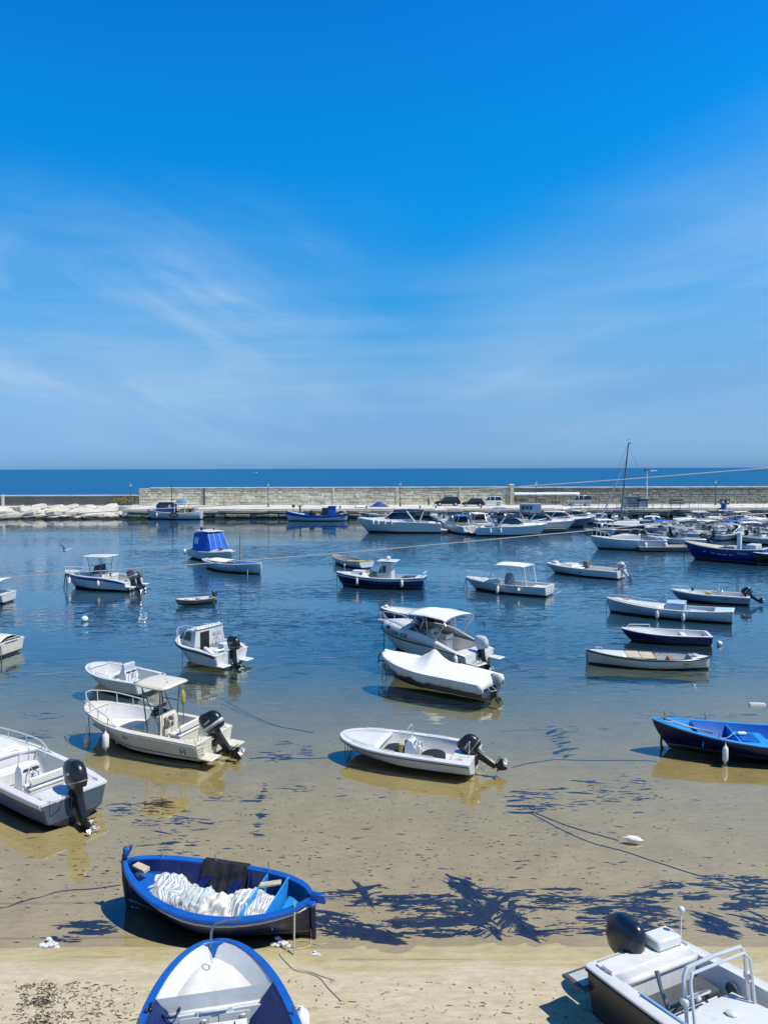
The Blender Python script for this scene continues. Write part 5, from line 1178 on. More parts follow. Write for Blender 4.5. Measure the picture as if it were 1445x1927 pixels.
def cruiser630():
    at, hd, L = spot((722, 1176), 1.02, (874, 1238), .62, 2.1); h = Hull(L, 2.4, fb=.92, fm=.78, fs=.60, dr=.30, tw=.9, bow=.66, pp=2.3, rake=.9, gw=.16, chine=.84)
    b = Boat('cabin_cruiser', 'boat', 'white cruiser with black name lettering on its side and a white sun canopy', at, hd, h)
    b.shell(white, antif); 
    mb = MB()
    for sd in (1, -1): mb.tube([(h.x(s), sd*(h.y(s)+.02), h.zs(s)-.02) for s in h.stations(22, 0, .995)], .03, 6)
    b.part(mb, 'rub_rail', rubber)
    # topsides above the rub rail: raised bulwark that sweeps down towards the stern
    def up(s): return .46*smooth01((s-.02)/.5)-.14*smooth01((s-.75)/.25)
    def ins(s, k): return max(0, h.y(s)-.02-(.16+.2*smooth01((s-.5)/.4))*k)
    for sd in (1, -1): 
        mb = MB(); mb.grid([[(h.x(s), sd*ins(s, 0), h.zs(s)+.0), (h.x(s)-.02, sd*ins(s, .25), h.zs(s)+up(s)*.85), (h.x(s)-.03, sd*ins(s, .6), h.zs(s)+up(s)+.01), (h.x(s)-.03, sd*max(0, ins(s, 1)-.02), h.zs(s)+up(s)+.012)] for s in h.stations(24, .0, .995)]); b.part(mb, 'bulwark', white, smooth=50, thick=.01)
    mb = MB(); rows = []
    for i in range(11):
        s = .58+.41*i/10; w = max(0, ins(s, 1)); rows.append([(h.x(s)-.03, w*k, h.zs(s)+up(s)+.02+.20*(1-k*k)*(1-i/10)**.6) for k in (-1, -.7, -.35, 0, .35, .7, 1)])
    mb.grid(rows); b.part(mb, 'foredeck', white, smooth=50, thick=.01)
    b.liner(.18, .06, .58, NEARW, inset=.12); b.deck(0, .10, white, 'aft_deck', crown=0, margin=0, edge=.2)
    b.windshield(h.x(.66), h.x(.60), 1.75, h.zs(.6)+up(.6)+.12, h.zs(.6)+up(.6)+.62, side=.9)
    for sd in (1, -1):
        mb = MB(); x = h.x(.80); s = .80; y = ins(s, .25)+.012; z = h.zs(s)+up(s)*.62; mb.box((x, sd*y, z), (.48, .03, .17), .06); b.part(mb, 'porthole', glassd)
    b.bimini(h.x(.38), 2.05, 2.3, 1.0, 2.15, cwhite, steel, 3, .14)
    c = b.console(h.x(.50), .55, .35, .18, .95, NEARW, y=-.42*b.near, screen=False, rail=False)
    b.seat(h.x(.38), .18, .5, .45, .5, NEARW, vinyl, y=-.4*b.near); b.bench(h.x(.42), h.x(.54), .25*b.near-.25, .25*b.near+.3, .18, .6, NEARW, 'port_seat')
    b.bench(h.x(.08), h.x(.20), -.5, .5, .18, .48, NEARW, 'aft_bench')
    b.outboard(.30, 1.05, cover=mat('silver_cover_cloth', (.45, .50, .56), .6, var=.3, bump=.8, bsc=8), z=.66)
    mb = MB(); mb.box((-L/2-.35, .70*b.near, .30), (.70, .70, .07), .03); b.part(mb, 'swim_platform', white); mb = MB(); mb.box((-L/2-.35, -.80*b.near, .30), (.6, .5, .07), .03); b.part(mb, 'swim_platform', white)
    # dark non-slip pattern on the near platform
    mb = MB()
    for i in range(9):
        for j in range(5):
            if random.random() < .75: mb.box((-L/2-.08-.065*i+random.uniform(-.02, .02), b.near*(.46+.11*j+random.uniform(-.02, .02)), .338), (.045, .05, .006), 0)
    o = b.part(mb, 'non_slip_pattern', dgrey, smooth=0); o['kind'] = 'stuff'
    mb = MB(); mb.tube([(L/2-.2, 0, h.fb+.26), (L/2+.35, 0, h.fb+.24)], .07, 6); b.part(mb, 'bow_platform', white)
    mb = MB(); 
    for sd in (1, -1):
        mb.tube([(h.x(.78), sd*(h.y(.78)-.25), h.fb+.30), (h.x(.86), sd*(h.y(.86)-.15), h.fb+.55), (h.x(.96), sd*.25, h.fb+.66), (L/2+.15, sd*.12, h.fb+.68)], .016, 6)
        for s in (.86, .93): mb.tube([(h.x(s), sd*(h.y(s)-.15), h.fb+.25), (h.x(s), sd*(h.y(s)-.15), h.fb+.57)], .013, 5)
        mb.tube([(L/2, sd*.10, h.fb+.26), (L/2+.15, sd*.12, h.fb+.68)], .014, 5)
    b.part(mb, 'bow_rail', steel)
    def surf(x, z):
        s = h.s_at(x, h.zs(.5)); k = (z-h.zs(s))/max(.05, up(s)*.85); return ins(s, .25*max(0, min(1, k)))+.0
    b.surf = surf; mark(b, 'Cruiser 630', .84, .07, .34, b.near, black, .35, 'name_lettering', off=.02, follow=True); b.surf = None
    M = Matrix.Translation((h.x(.36), b.near*(h.yz(.36, .42)+.012), .42)) @ Matrix.Rotation(pi/2, 4, 'X'); mb = MB(); mb.lathe([(.10, -.012), (.10, .012)], 14, M=M); d = b.part(mb, 'round_emblem', pblue)
    mb = MB(); mb.loft([[(h.x(.36)+.04*cos(t_)*q-.01, b.near*(h.yz(.36, .42)+.027), .42+.07*sin(t_)*q) for t_ in [2*pi*i/8 for i in range(8)]] for q in (1, .98)]); b.part(mb, 'emblem_mark', white, d)
    b.fender(.06, b.near, 'white fender at the near stern corner of the white cruiser', hang=.02, r=.10, L=.45)
    b.moor(((-.1, .15), (.1, -.1)), .013); b.line((-L/2, -.9*b.near, .6), (-L/2-1.2, -1.6*b.near, -.1), .012, .15, ropeb)
    mb = MB(); mb.tube([(h.x(.03), -.85*b.near, .7), (h.x(.03), -.85*b.near, 1.2)], .012, 5); mb.tube([(h.x(.0), -.35, .9), (h.x(0), -.35, 1.9)], .012, 5); mb.sphere((h.x(0), -.35, 1.85), .10, 6, sc=(.6, .6, 1.4)); b.part(mb, 'stern_pole', greymetal)
cruiser630()
def row(bow_px, zb, st, zsn, B, **k):
    at, hd, L = spot(bow_px, zb, st, zsn, B*.85); return at, hd, Hull(L, B, **k)
def dinghy_behind():
    at, hd, h = row((717, 1145), .5, (835, 1163), .42, 1.7, fb=.52, fm=.40, fs=.42, tw=.8, bow=.7, gw=.09, rake=.3, dr=.15)
    b = Boat('rowing_boat', 'boat', 'white and blue-grey open boat half hidden behind the white cruiser', at, hd, h)
    b.shell(mat('blue_grey_hull', (.20, .30, .38), .4), antif, band=white, bandrows=(9, 10)); b.gunwale(cream); b.liner(.08, .04, .88, liner); b.deck(.88, .99, white, margin=0, crown=0); b.thwart(.6, .3, .2, liner); b.thwart(.35, .3, .2, liner)
    mb = MB(); mb.sphere((h.x(.92), 0, h.fb+.08), .11, 8, sc=(1.3, 1, .8)); o = mb.build('float', vinyl); o.matrix_world = b.M; tag(o, 'pale float on the bow of the boat behind the white cruiser', 'float'); b.moor(((-.15, .2), (-.05, .05)))
dinghy_behind()
def white_gozzo():
    at, hd, h = row((1103, 1224), .60, (1343, 1245), .50, 1.65, fb=.62, fm=.44, fs=.52, dr=.2, dbl=True, bow=.72, pp=2.2, rake=.08, srake=.06, sm=.48, gw=.11, sbow=.66)
    b = Boat('rowing_boat', 'boat', 'white double-ended boat with black rail and pale boards over its middle', at, hd, h, z=.02)
    b.shell(white, antif, boot=antif); b.gunwale(black, t=.04, over=.025); b.liner(.08, .06, .68, white, floor=dgrey); b.deck(.68, .99, white, margin=0, crown=.05, edge=.05); b.deck(.01, .16, white, 'aft_deck', margin=0, crown=.04, edge=.05)
    for k in range(2):
        for j in range(3):
            s = .67-.115*k; mb = MB(); mb.box((h.x(s)-.27, (j-1)*.40, h.zs(s-.05)+.03), (.56, .37, .03), .006); b.part(mb, 'cover_board', paleww)
    b.partition(.44, .10, .46, wood, 'partition'); b.thwart(.30, .32, .2, wood)
    for sd in (1, -1):
        mb = MB(); mb.tube([(h.x(.86), sd*.25, h.zs(.86)+.05), (h.x(.87), sd*.26, h.zs(.86)+.14), (h.x(.92), sd*.15, h.zs(.92)+.15), (h.x(.93), sd*.14, h.zs(.92)+.05)], .012, 5); b.part(mb, 'deck_rail', steel)
    mb = MB(); mb.tube([(h.x(1)-.02, 0, -.1), (h.x(1)+.02, 0, h.fb+.06)], .04, 5); b.part(mb, 'stem_post', white)
    mb = MB(); mb.sphere((h.x(.13), .2, h.fs+.1), .12, 6, sc=(1.4, .8, .6)); b.part(mb, 'deck_fitting', steel)
    mark(b, 'Anna', .24, .24, .14, b.near, mat('ink', (.01, .012, .02), .5), .3, 'boat_name'); b.moor(((.02, .05),)); b.line((h.x(0)+.1, 0, h.fs), (h.x(0)-.5, -.6*b.near, -.1), .01, .1, ropeb)
white_gozzo()
def navy_open():
    at, hd, h = row((1168, 1184), .56, (1340, 1200), .46, 1.6, fb=.56, fm=.42, fs=.42, dr=.2, tw=.84, bow=.72, rake=.5, gw=.10, chine=.86)
    b = Boat('motor_boat', 'boat', 'navy blue open boat with white inside, between the two white wooden boats', at, hd, h)
    b.shell(navy, antif); b.gunwale(white, t=.03); b.liner(.08, .04, .70, liner); b.deck(.70, .99, white, margin=0, crown=.03, edge=.08); b.thwart(.28, .30, .25, liner)
    mb = MB(); mb.tube([(h.x(.93), .18, h.fb), (h.x(.90), .22, h.fb+.16), (h.x(.66), .45, h.fb+.14), (h.x(.65), .45, h.fb-.05)], .016, 6); mb.tube([(h.x(.93), -.18, h.fb), (h.x(.90), -.22, h.fb+.16), (h.x(.66), -.45, h.fb+.14), (h.x(.65), -.45, h.fb-.05)], .016, 6); b.part(mb, 'bow_rail', alu)
    b.cleat(h.x(.05), 0, h.fs+.02)
    mb = MB(); mb.sphere((0, 0, .08), .14, 8); o = mb.build('mooring_buoy', fendm); o.location = W(1353, 1214, 0); tag(o, 'small white buoy at the stern of the navy open boat', 'buoy')
navy_open()
def pale_long():
    at, hd, h = row((1140, 1131), .66, (1378, 1157), .60, 1.95, fb=.82, fm=.52, fs=.66, dr=.2, tw=.66, bow=.72, rake=.25, gw=.12, srake=.1)
    b = Boat('fishing_boat', 'boat', 'long white wooden boat with a pale blue mid shelter and two fenders', at, hd, h)
    b.shell(mat('pale_blue_grey_hull', (.50, .60, .68), .35), antif, band=white, bandrows=(8, 10), boot=white); b.gunwale(cream, t=.03); b.liner(.10, .06, .52, liner); b.deck(.52, .995, white, margin=0, crown=.10, edge=.2)
    b.cabin([(h.x(.36), .62, .60, .2, .92), (h.x(.42), .62, .60, .2, .93), (h.x(.50), .55, .50, .3, .90)], mat('pale_blue_shelter', (.42, .60, .74), .2), 'shelter')
    b.deck(.0, .14, pblue, 'aft_deck', margin=0, crown=.03, edge=.15); b.bench(h.x(.20), h.x(.33), -.4, .4, .12, .42, pblue, 'engine_box')
    mb = MB(); mb.box((h.x(.83), 0, h.zs(.83)+.12), (.35, .30, .10), .03, M=None); b.part(mb, 'yellow_hatch', ochre)
    b.line((h.x(.50), 0, .95), (h.x(.52), .1, 1.35), .015, 0, steel, 'stay'); b.line((h.x(.52), .1, 1.35), (h.x(.34), .5, .8), .01, 0, ropem, 'stay')
    mb = MB()
    for sd in (1, -1): mb.tube([(h.x(.98), sd*.08, h.fb+.20), (h.x(.85), sd*.42, h.fb+.14), (h.x(.60), sd*.60, h.zs(.6)+.20), (h.x(.58), sd*.60, h.zs(.6)+.05)], .010, 5)
    b.part(mb, 'guard_rail', steel); b.moor(((.02, .1),))
    for s, k in ((.56, 'forward'), (.36, 'aft')): b.fender(s, b.near, f'white fender lying along the side of the long white boat, {k} one', hang=.10, r=.10, L=.45, tilt=0)
pale_long()
def outboard_far_right():
    at, hd, h = row((1262, 1113), .55, (1410, 1127), .48, 1.9, fb=.62, fm=.5, fs=.46, tw=.86, bow=.66, rake=.6, gw=.13, chine=.85)
    b = Boat('motor_boat', 'boat', 'white open boat with cream top stripe and black outboard behind the long white boat', at, hd, h)
    b.shell(mat('blue_grey_hull', (.20, .30, .38), .4), antif, band=white, bandrows=(9, 10)); b.gunwale(white, t=.05); b.liner(.10, .06, .72, liner); b.deck(.72, .99, white, margin=0, crown=.06, edge=.08)
    b.console(h.x(.38), .4, .3, .10, .7, white, screen=False); b.outboard(.95, .95); b.rail(.72, .985, .22, .014, steel, 3); mark(b, 'ROMEA', .36, .26, .16, b.near, dgrey, 0, 'boat_name'); mark(b, 'II', .10, .28, .16, b.near, dgrey, 0, 'hull_mark')
    b.bench(h.x(.42)+.25, h.x(.42)+.6, -.3, .3, .1, .6, ochre, 'seat_cushion'); mb = MB(); mb.box((h.x(.72), .2, .75), (.16, .16, .22), .04); b.part(mb, 'black_box', black)
    b.line((h.x(.99), 0, h.fb), (h.x(.99)+.8, .5*b.near, -.1), .012, .1, ropeb)
outboard_far_right()
def low_white():
    at, hd, h = row((1028, 1063), .58, (1160, 1079), .55, 2.2, fb=.72, fm=.60, fs=.58, tw=.88, bow=.72, rake=.8, gw=.15, chine=.85, dr=.2)
    b = Boat('motor_boat', 'boat', 'low white decked boat with a white outboard, its tilted leg towards the right', at, hd, h)
    b.shell(white, antif, band=NEARW); b.gunwale(white, t=.04); b.liner(.2, .06, .45, NEARW); b.deck(.45, .99, NEARW, margin=0, crown=.05, edge=.1)
    b.cabin([(h.x(.60), .70, .60, .58, .86), (h.x(.72), .62, .5, .6, .84), (h.x(.80), .45, .3, .6, .72)], white, 'low_cabin'); b.deck(.05, .40, dwood, 'aft_deck', margin=0, crown=.03)
    b.bench(h.x(.42), h.x(.48), -.25, .3, .55, 1.15, mat('brown_cover', (.16, .13, .11), .8), 'covered_console', .05); b.outboard(.75, 1.1, cowl=white, leg=white, z=.55, stripe=black); b.moor(((.05, .1), (-.1, -.1)))
    mb = MB(); mb.lathe([(.10, 0), (.10, .03), (.05, .05)], 12, M=Matrix.Translation((h.x(.46), b.near*(h.yz(.46, .3)), .3)) @ Matrix.Rotation(-b.near*pi/2, 4, 'X')); b.part(mb, 'round_vent', dgrey); mb = MB(); mb.box((h.x(.88), 0, h.fb+.12), (.45, .5, .16), .04); b.part(mb, 'bow_locker', white)
low_white()
def bimini_boat():
    at, hd, h = row((876, 1090), .66, (1025, 1108), .62, 2.2, fb=.80, fm=.60, fs=.62, tw=.88, bow=.68, rake=.85, gw=.14, chine=.85)
    b = Boat('motor_boat', 'boat', 'white boat with tall white framed canopy and grey covered console', at, hd, h)
    b.shell(white, antif); b.gunwale(cream, t=.035); b.liner(.15, .05, .62, liner); b.deck(.62, .99, white, margin=0, crown=.05, edge=.1)
    mb = MB(); rows = [[(h.x(.42)-1.15+2.3*i/10, (-.92+1.84*j/8), 1.98-.10*abs(-1+j/4)**3+.05*sin(pi*i/10)-(.10 if i == 10 else 0)) for j in range(9)] for i in range(11)]; mb.grid(rows); cv = b.part(mb, 'sun_canopy', cwhite, smooth=60, thick=.05)
    for sd in (1, -1):
        for x0, x1, nm in ((h.x(.42)-1.15, h.x(.42)-1.35, 'aft'), (h.x(.42)+1.1, h.x(.42)+1.5, 'fore')):
            mb = MB(); mb.tube([(x0, sd*.90, 1.92), (x1, sd*.95, .62)], .035, 6); b.part(mb, 'canopy_post', alu, cv)
        mb = MB(); mb.tube([(h.x(.42)-1.1, sd*.9, 1.88), (h.x(.42)+.1, sd*.93, .65)], .014, 5); mb.tube([(h.x(.42)+.3, sd*.9, 1.88), (h.x(.42)-.7, sd*.93, .65)], .014, 5); b.part(mb, 'canopy_brace', steel, cv)
    mb = MB(); mb.tube([(h.x(.42)-1.2, -.9, 1.93), (h.x(.42)-1.2, .9, 1.93)], .03, 6); b.part(mb, 'canopy_bar', alu, cv)
    mb = MB(); x = h.x(.42)+.25; mb.loft([[(x+.36*cos(t)*a+dx, .42*sin(t)*a, z) for t in [2*pi*i/10 for i in range(10)]] for a, z, dx in ((1.05, .15, 0), (1, .6, 0), (.9, 1.05, .02), (.55, 1.28, .05), (.1, 1.32, .05))]); b.part(mb, 'console_cover', cgrey, smooth=60)
    b.bench(h.x(.08), h.x(.20), -.8, .8, .15, .5, liner, 'aft_bench'); b.rail(.66, .985, .24, .016, steel, 3, bowh=.42)
    mb = MB(); mb.tube([(-h.L/2, .75, .3), (-h.L/2-.6, .6, .2), (-h.L/2-.6, -.6, .2), (-h.L/2, -.75, .3)], .02, 6); mb.tube([(-h.L/2-.6, -.3, .22), (-h.L/2, -.3, .58)], .016, 5); b.part(mb, 'stern_platform', steel)
    b.fender(.52, b.near, 'white fender on its side along the tall canopy boat, forward one', hang=.10, r=.10, L=.5, tilt=.2); b.fender(.28, b.near, 'small round white fender aft on the tall canopy boat', hang=.12, r=.12, L=.26); b.moor(((-.2, .25), (.0, -.1), (.1, .3)), .018)
bimini_boat()
def pilot_navy():
    at, hd, h = row((633, 1079), .92, (795, 1091), .80, 2.1, fb=1.0, fm=.72, fs=.84, dr=.3, tw=.62, bow=.72, rake=.55, srake=.15, gw=.14)
    b = Boat('fishing_boat', 'boat', 'navy hulled fishing boat with white wheelhouse and white side band', at, hd, h)
    b.shell(navy, antif, band=white, bandrows=(8, 8)); b.gunwale(white, t=.04, over=.05); b.liner(.35, .06, .60, liner); b.deck(.60, .99, white, margin=0, crown=.06, edge=.1)
    b.deck(.0, .10, white, 'aft_deck', margin=0, crown=0, edge=.2)
    x = h.x(.42); c = b.cabin([(x-.45, .62, .55, .35, 1.85), (x+.25, .62, .55, .35, 1.85), (x+.55, .58, .50, .35, 1.25), (x+.75, .55, .40, .35, .95)], white, 'wheelhouse')
    b.pane([(x-.05, .605, 1.1), (x+.2, .60, 1.1), (x+.2, .585, 1.62), (x-.05, .585, 1.62)], c, mt=glassd); b.pane([(x+.26, .61, 1.08), (x+.52, .585, 1.08), (x+.28, .56, 1.58)], c, mt=glassd)
    mb = MB(); mb.box((x-.1, 0, 1.93), (1.5, 1.35, .08), .03); r_ = b.part(mb, 'wheelhouse_roof', white, c); mb = MB(); mb.sphere((x-.1, 0, 2.14), .18, 10, sc=(1, 1, .8)); mb.lathe([(.10, 1.96), (.08, 2.1)], 8, M=Matrix.Translation((x-.1, 0, 0))); b.part(mb, 'radar_dome', white, r_)
    mb = MB(); mb.loft([[(h.x(.68), -.5, .7), (h.x(.68), .5, .7), (h.x(.68), .42, 1.12), (h.x(.68), -.42, 1.12)], [(h.x(.80), -.42, .8), (h.x(.80), .42, .8), (h.x(.80), .34, 1.15), (h.x(.80), -.34, 1.15)]]); f = b.part(mb, 'fore_cabin', white)
    mb = MB(); mb.lathe([(.09, 0), (.09, .02)], 10, M=Matrix.Translation((h.x(.70), b.near*.46, .95)) @ Matrix.Rotation(-b.near*pi/2, 4, 'X')); b.part(mb, 'porthole', glassd, f)
    b.bench(h.x(.50), h.x(.62), -.55, .55, .7, .90, dwood, 'net_pile', .05); mb = MB(); mb.sphere((h.x(.56), .1, .95), .3, 8, sc=(1.3, 1, .5)); b.part(mb, 'net_heap', ochre); mb = MB(); mb.sphere((h.x(.60), -.2, 1.0), .2, 8); b.part(mb, 'blue_buoy', blue)
    b.bench(h.x(.12), h.x(.24), -.5, .5, .4, .8, black, 'engine_hatch'); mb = MB(); mb.tube([(h.x(.02), -.7, .9), (h.x(-.0), -.7, 1.15), (h.x(0), .7, 1.15), (h.x(.02), .7, .9)], .03, 6); b.part(mb, 'stern_rail', alu)
    mb = MB(); mb.box((-h.L/2-.02, b.near*.25, .45), (.03, .45, .35), .01); b.part(mb, 'transom_panel', lblue)
    b.fender(.72, b.near, 'thin white fender at the bow side of the navy wheelhouse boat', hang=.08, r=.09, L=.5); b.fender(.22, b.near, 'white fender at the stern side of the navy wheelhouse boat', hang=.05, r=.11, L=.5); b.moor(((-.1, .2), (.0, -.1), (-.3, -.2)), .02)
    mb = MB(); mb.tube([(h.x(.90), .1, 1.0), (h.x(.90), .1, 1.5)], .015, 5); mb.sphere((h.x(.90), .1, 1.52), .08, 8); b.part(mb, 'nav_light', white)
pilot_navy()
def dinghy_white():
    at, hd, h = row((628, 1047), .62, (676, 1060), .55, 1.9, fb=.72, fm=.50, fs=.60, tw=.85, bow=.66, rake=.25, gw=.10, dr=.2)
    b = Boat('rowing_boat', 'boat', 'white wooden boat with a dark worn rail behind the navy wheelhouse boat', at, hd, h)
    b.shell(white, black, boot=white); b.gunwale(dwood, t=.05); b.liner(.10, .05, .84, dwood, floor=dwood); b.deck(.84, .99, dwood, margin=0, crown=0); b.thwart(.55, .35, .25, paleww); b.thwart(.25, .4, .3, ochre); b.bench(h.x(.1), h.x(.26), -.5, .5, .15, .55, ochre, 'covered_engine')
    mb = MB(); mb.tube([(h.x(.55), .1, .3), (h.x(.55), .1, 1.0)], .02, 5); b.part(mb, 'short_mast', dwood); b.moor(((-.05, .1),))
dinghy_white()
def skiff():
    P = W(336, 1133, .25); Q = W(396, 1124, .3); d = (Q-P); hd = atan2(d.y, d.x); h = Hull(2.5, 1.15, fb=.38, fm=.28, fs=.30, dr=.08, tw=.8, bow=.6, rake=.2, gw=.05)
    c = W(366, 1134, .1); b = Boat('skiff', 'boat', 'small weathered grey skiff with a little outboard, floating alone at left', (c.x, c.y), atan2(-.55, -.85), h)
    b.shell(dwood, dwood); b.gunwale(dwood, t=.03); b.liner(.06, .04, .95, mat('pale_worn_inside', (.55, .54, .50), .8, var=.3)); b.thwart(.35, .22, .2, dwood); b.thwart(.68, .24, .18, dwood); b.outboard(.1, .55, z=.32)
skiff()
def blue_canopy_boats():
    # behind: white boat with the blue canvas cabin; bow to the right and towards us
    at = W(402, 1058, .1); h = Hull(6.4, 2.35, fb=.95, fm=.72, fs=.72, tw=.85, bow=.62, rake=.6, gw=.12, chine=.85)
    b = Boat('cabin_boat', 'boat', 'white boat closed with a bright blue canvas enclosure, seen from its bow', (at.x-.5, at.y+2.4), R(-50), h)
    b.root.scale = (1.14,)*3; b.M = Matrix.LocRotScale(b.root.location, b.root.rotation_euler, b.root.scale)
    b.shell(white, antif); b.gunwale(white); b.deck(.50, .99, white, margin=0, crown=.18, edge=.1); b.liner(.2, .04, .5, liner); b.bench(-3.0, -2.6, -.8, .8, .5, .8, white, 'stern_bench')
    c = b.cabin([(-1.9, 1.05, .85, .75, 2.22), (-.6, 1.05, .86, .75, 2.32), (.35, 1.0, .76, .78, 2.25), (.95, .96, .74, .80, 1.0)], cblue, 'canvas_enclosure')
    mb = MB(); 
    for yy in (-.62, -.2, .25, .66): mb.tube([(.37, yy*1.05, 2.24), (.98, yy*1.25, 1.02)], .016, 5)
    b.part(mb, 'enclosure_seam', white, c); mb = MB(); mb.box((-.75, 0, 2.40), (2.4, 1.6, .05), .02); b.part(mb, 'enclosure_roof', white, c); mb = MB(); mb.box((-1.2, -.5, 2.56), (.2, .2, .3), .05); mb.sphere((-.9, .5, 2.50), .08, 6); b.part(mb, 'roof_light', black, c)
    b.pane([(-1.6, .995, 1.3), (-.9, 1.0, 1.3), (-.9, .92, 1.85), (-1.6, .90, 1.85)], c, mt=pblue)
    mb = MB(); mb.box((1.3, .1, 1.02), (.9, .12, .05), .02); mb.sphere((1.9, -.35, 1.08), .22, 8, sc=(1.2, 1, .4)); b.part(mb, 'deck_gear', dgrey)
    b.fender(.02, -1, 'white fender at the far left corner of the blue canvas boat', hang=.0, r=.16, L=.5)
    # in front: white boat with blue deck and a short mast, bow to the right
    P = W(380, 1056, .65); Q = W(489, 1068, .70); d = Q-P; L = 7.6; hd = atan2(d.y, d.x)
    h = Hull(L, 2.4, fb=.88, fm=.68, fs=.72, dr=.25, dbl=True, bow=.66, rake=.1, srake=.5, sm=.5, gw=.12, sbow=.7)
    b = Boat('fishing_boat', 'boat', 'white double-ended boat with blue deck and short bare mast at left', ((P.x+Q.x)/2-.05, (P.y+Q.y)/2+.75), hd, h)
    b.shell(mat('pale_blue_grey_hull', (.50, .60, .68), .35), antif, boot=white); b.gunwale(white, t=.04); b.liner(.25, .08, .62, blue, floor=blue); b.deck(.62, .985, blue, margin=0, crown=.05, edge=.1); b.deck(.02, .22, white, 'aft_deck', margin=0, crown=.08, edge=.1)
    mb = MB(); rows = [[(h.x(.20)+2.4*i/8, .85*(j/3-1), h.zs(.4)+.10+.12*(1-(j/3-1)**2)-.02*i*.2) for j in range(7)] for i in range(9)]; mb.grid(rows); b.part(mb, 'white_cover', cwhite, smooth=60, thick=.02); b.bench(h.x(.5), h.x(.58), -.3, .0, .6, .8, paleww, 'wooden_box')
    mb = MB(); mb.tube([(h.x(.66), 0, .5), (h.x(.66)+.05, 0, 3.1)], [.08, .06], 8); b.part(mb, 'mast', dwood); mb = MB(); mb.box((L/2+.02, 0, .45), (.10, .09, .95), .02); b.part(mb, 'stem_post', white)
    b.line((h.x(.86), b.near*.5, .75), (h.x(.92), b.near*.9, -.1), .02, 0, ropem); mb = MB(); mb.box((h.x(.72), b.near*(h.yz(.72, .45)+.01), .45), (.5, .02, .05)); b.part(mb, 'side_slot', dgrey)
blue_canopy_boats()
def ttop_far():
    at, hd, L = spot((124, 1079), 1.0, (235, 1099), .62, 2.1); h = Hull(L, 2.4, fb=1.15, fm=.92, fs=.62, dr=.3, tw=.9, bow=.66, rake=.9, gw=.18, chine=.84)
    b = Boat('motor_boat', 'boat', 'white open boat with blue side band and white hard top, far left', at, hd, h)
    b.shell(white, antif, band=mat('royal_blue_band', (.004, .05, .38), .35), bandrows=(8, 9)); b.gunwale(white, t=.05); b.liner(.25, .08, .62, liner); b.deck(.62, .99, white, margin=0, crown=.12, edge=.15)
    x = h.x(.46); c = b.console(x, .8, .7, .25, 1.05, white, screen=False, rail=False); mb = MB(); mb.loft([[(x-.05, -.45, 1.1), (x-.05, .45, 1.1), (x-.05, .38, 1.72), (x-.05, -.38, 1.72)], [(x+.55, -.40, 1.05), (x+.55, .40, 1.05), (x+.30, .34, 1.68), (x+.30, -.34, 1.68)]]); b.part(mb, 'console_canvas', mat('slate_canvas', (.03, .05, .09), .7), c)
    b.ttop(x+.05, 1.9, 2.3, .5, 2.35, white, greymetal, slope=-.02, lean=.05, fw=.55); b.seat(x-.95, .25, .8, .4, .5, white, vinyl); b.bench(h.x(.08), h.x(.18), -.8, .8, .25, .6, vinyl, 'aft_bench')
    b.outboard(.45, 1.2, z=.66, cowl=dgrey, stripe=white, y=.25*b.near); b.outboard(.45, 1.0, z=.60, cowl=dgrey, y=-.45*b.near); b.rail(.60, .985, .28, .018, steel, 3); b.moor(((.1, .15), (-.35, .3)), .03)
    for sd in (1, -1): mb = MB(); mb.box((-L/2-.3, sd*.8, .30), (.6, .55, .08), .02); b.part(mb, 'swim_platform', white)
    b.fender(.80, b.near, 'white fender lying along the bow of the blue banded hard top boat', hang=.22, r=.11, L=.5, tilt=.2); b.fender(.34, b.near, 'white fender aft on the blue banded hard top boat', hang=.18, r=.10, L=.4)
ttop_far()
def left_sterns():
    q = W(14, 1213, .55); h = Hull(5.6, 2.1, fb=.8, fm=.62, fs=.55, tw=.9, bow=.65, rake=.6, gw=.14, chine=.85); hd = R(168)
    b = Boat('motor_boat', 'boat', 'cream decked boat whose stern alone enters at the left edge', (q.x+cos(hd)*2.8, q.y+.9), hd, h)
    b.shell(cream, antif); b.gunwale(white, t=.05); b.deck(0, .7, cream, 'deck_cover', margin=0, crown=.28); mb = MB(); mb.tube([(-2.8, .85*b.near, .6), (-3.0, .9*b.near, .5), (-3.02, .9*b.near, -.1)], .03, 5); b.part(mb, 'stern_ladder', dgrey); b.deck(.7, .99, cream, margin=0)
    mb = MB(); mb.tube([(-2.7, -.4, .6), (-2.95, -.4, .75), (-2.95, .4, .75), (-2.7, .4, .6)], .02, 5); b.part(mb, 'stern_rail', steel)
    q = W(6, 1135, .1); h = Hull(5.0, 2.0, fb=.8, fm=.6, fs=.55, tw=.88, bow=.65, rake=.6, gw=.13, chine=.85)
    b = Boat('motor_boat', 'boat', 'white boat with a folded white canopy at the left edge, farther out', (q.x-2.5, q.y+1.0), R(176), h)
    b.shell(white, antif); b.gunwale(white, t=.05); b.liner(.15, .05, .6, liner); b.deck(.6, .99, white, margin=0); b.bimini(-1.4, 1.7, 1.9, .6, 1.55, cwhite, alu, 3, .14); b.console(-.8, .5, .4, .15, .8, white); b.bench(-2.3, -1.9, -.7, .7, .15, .5, liner, 'aft_bench')
left_sterns()
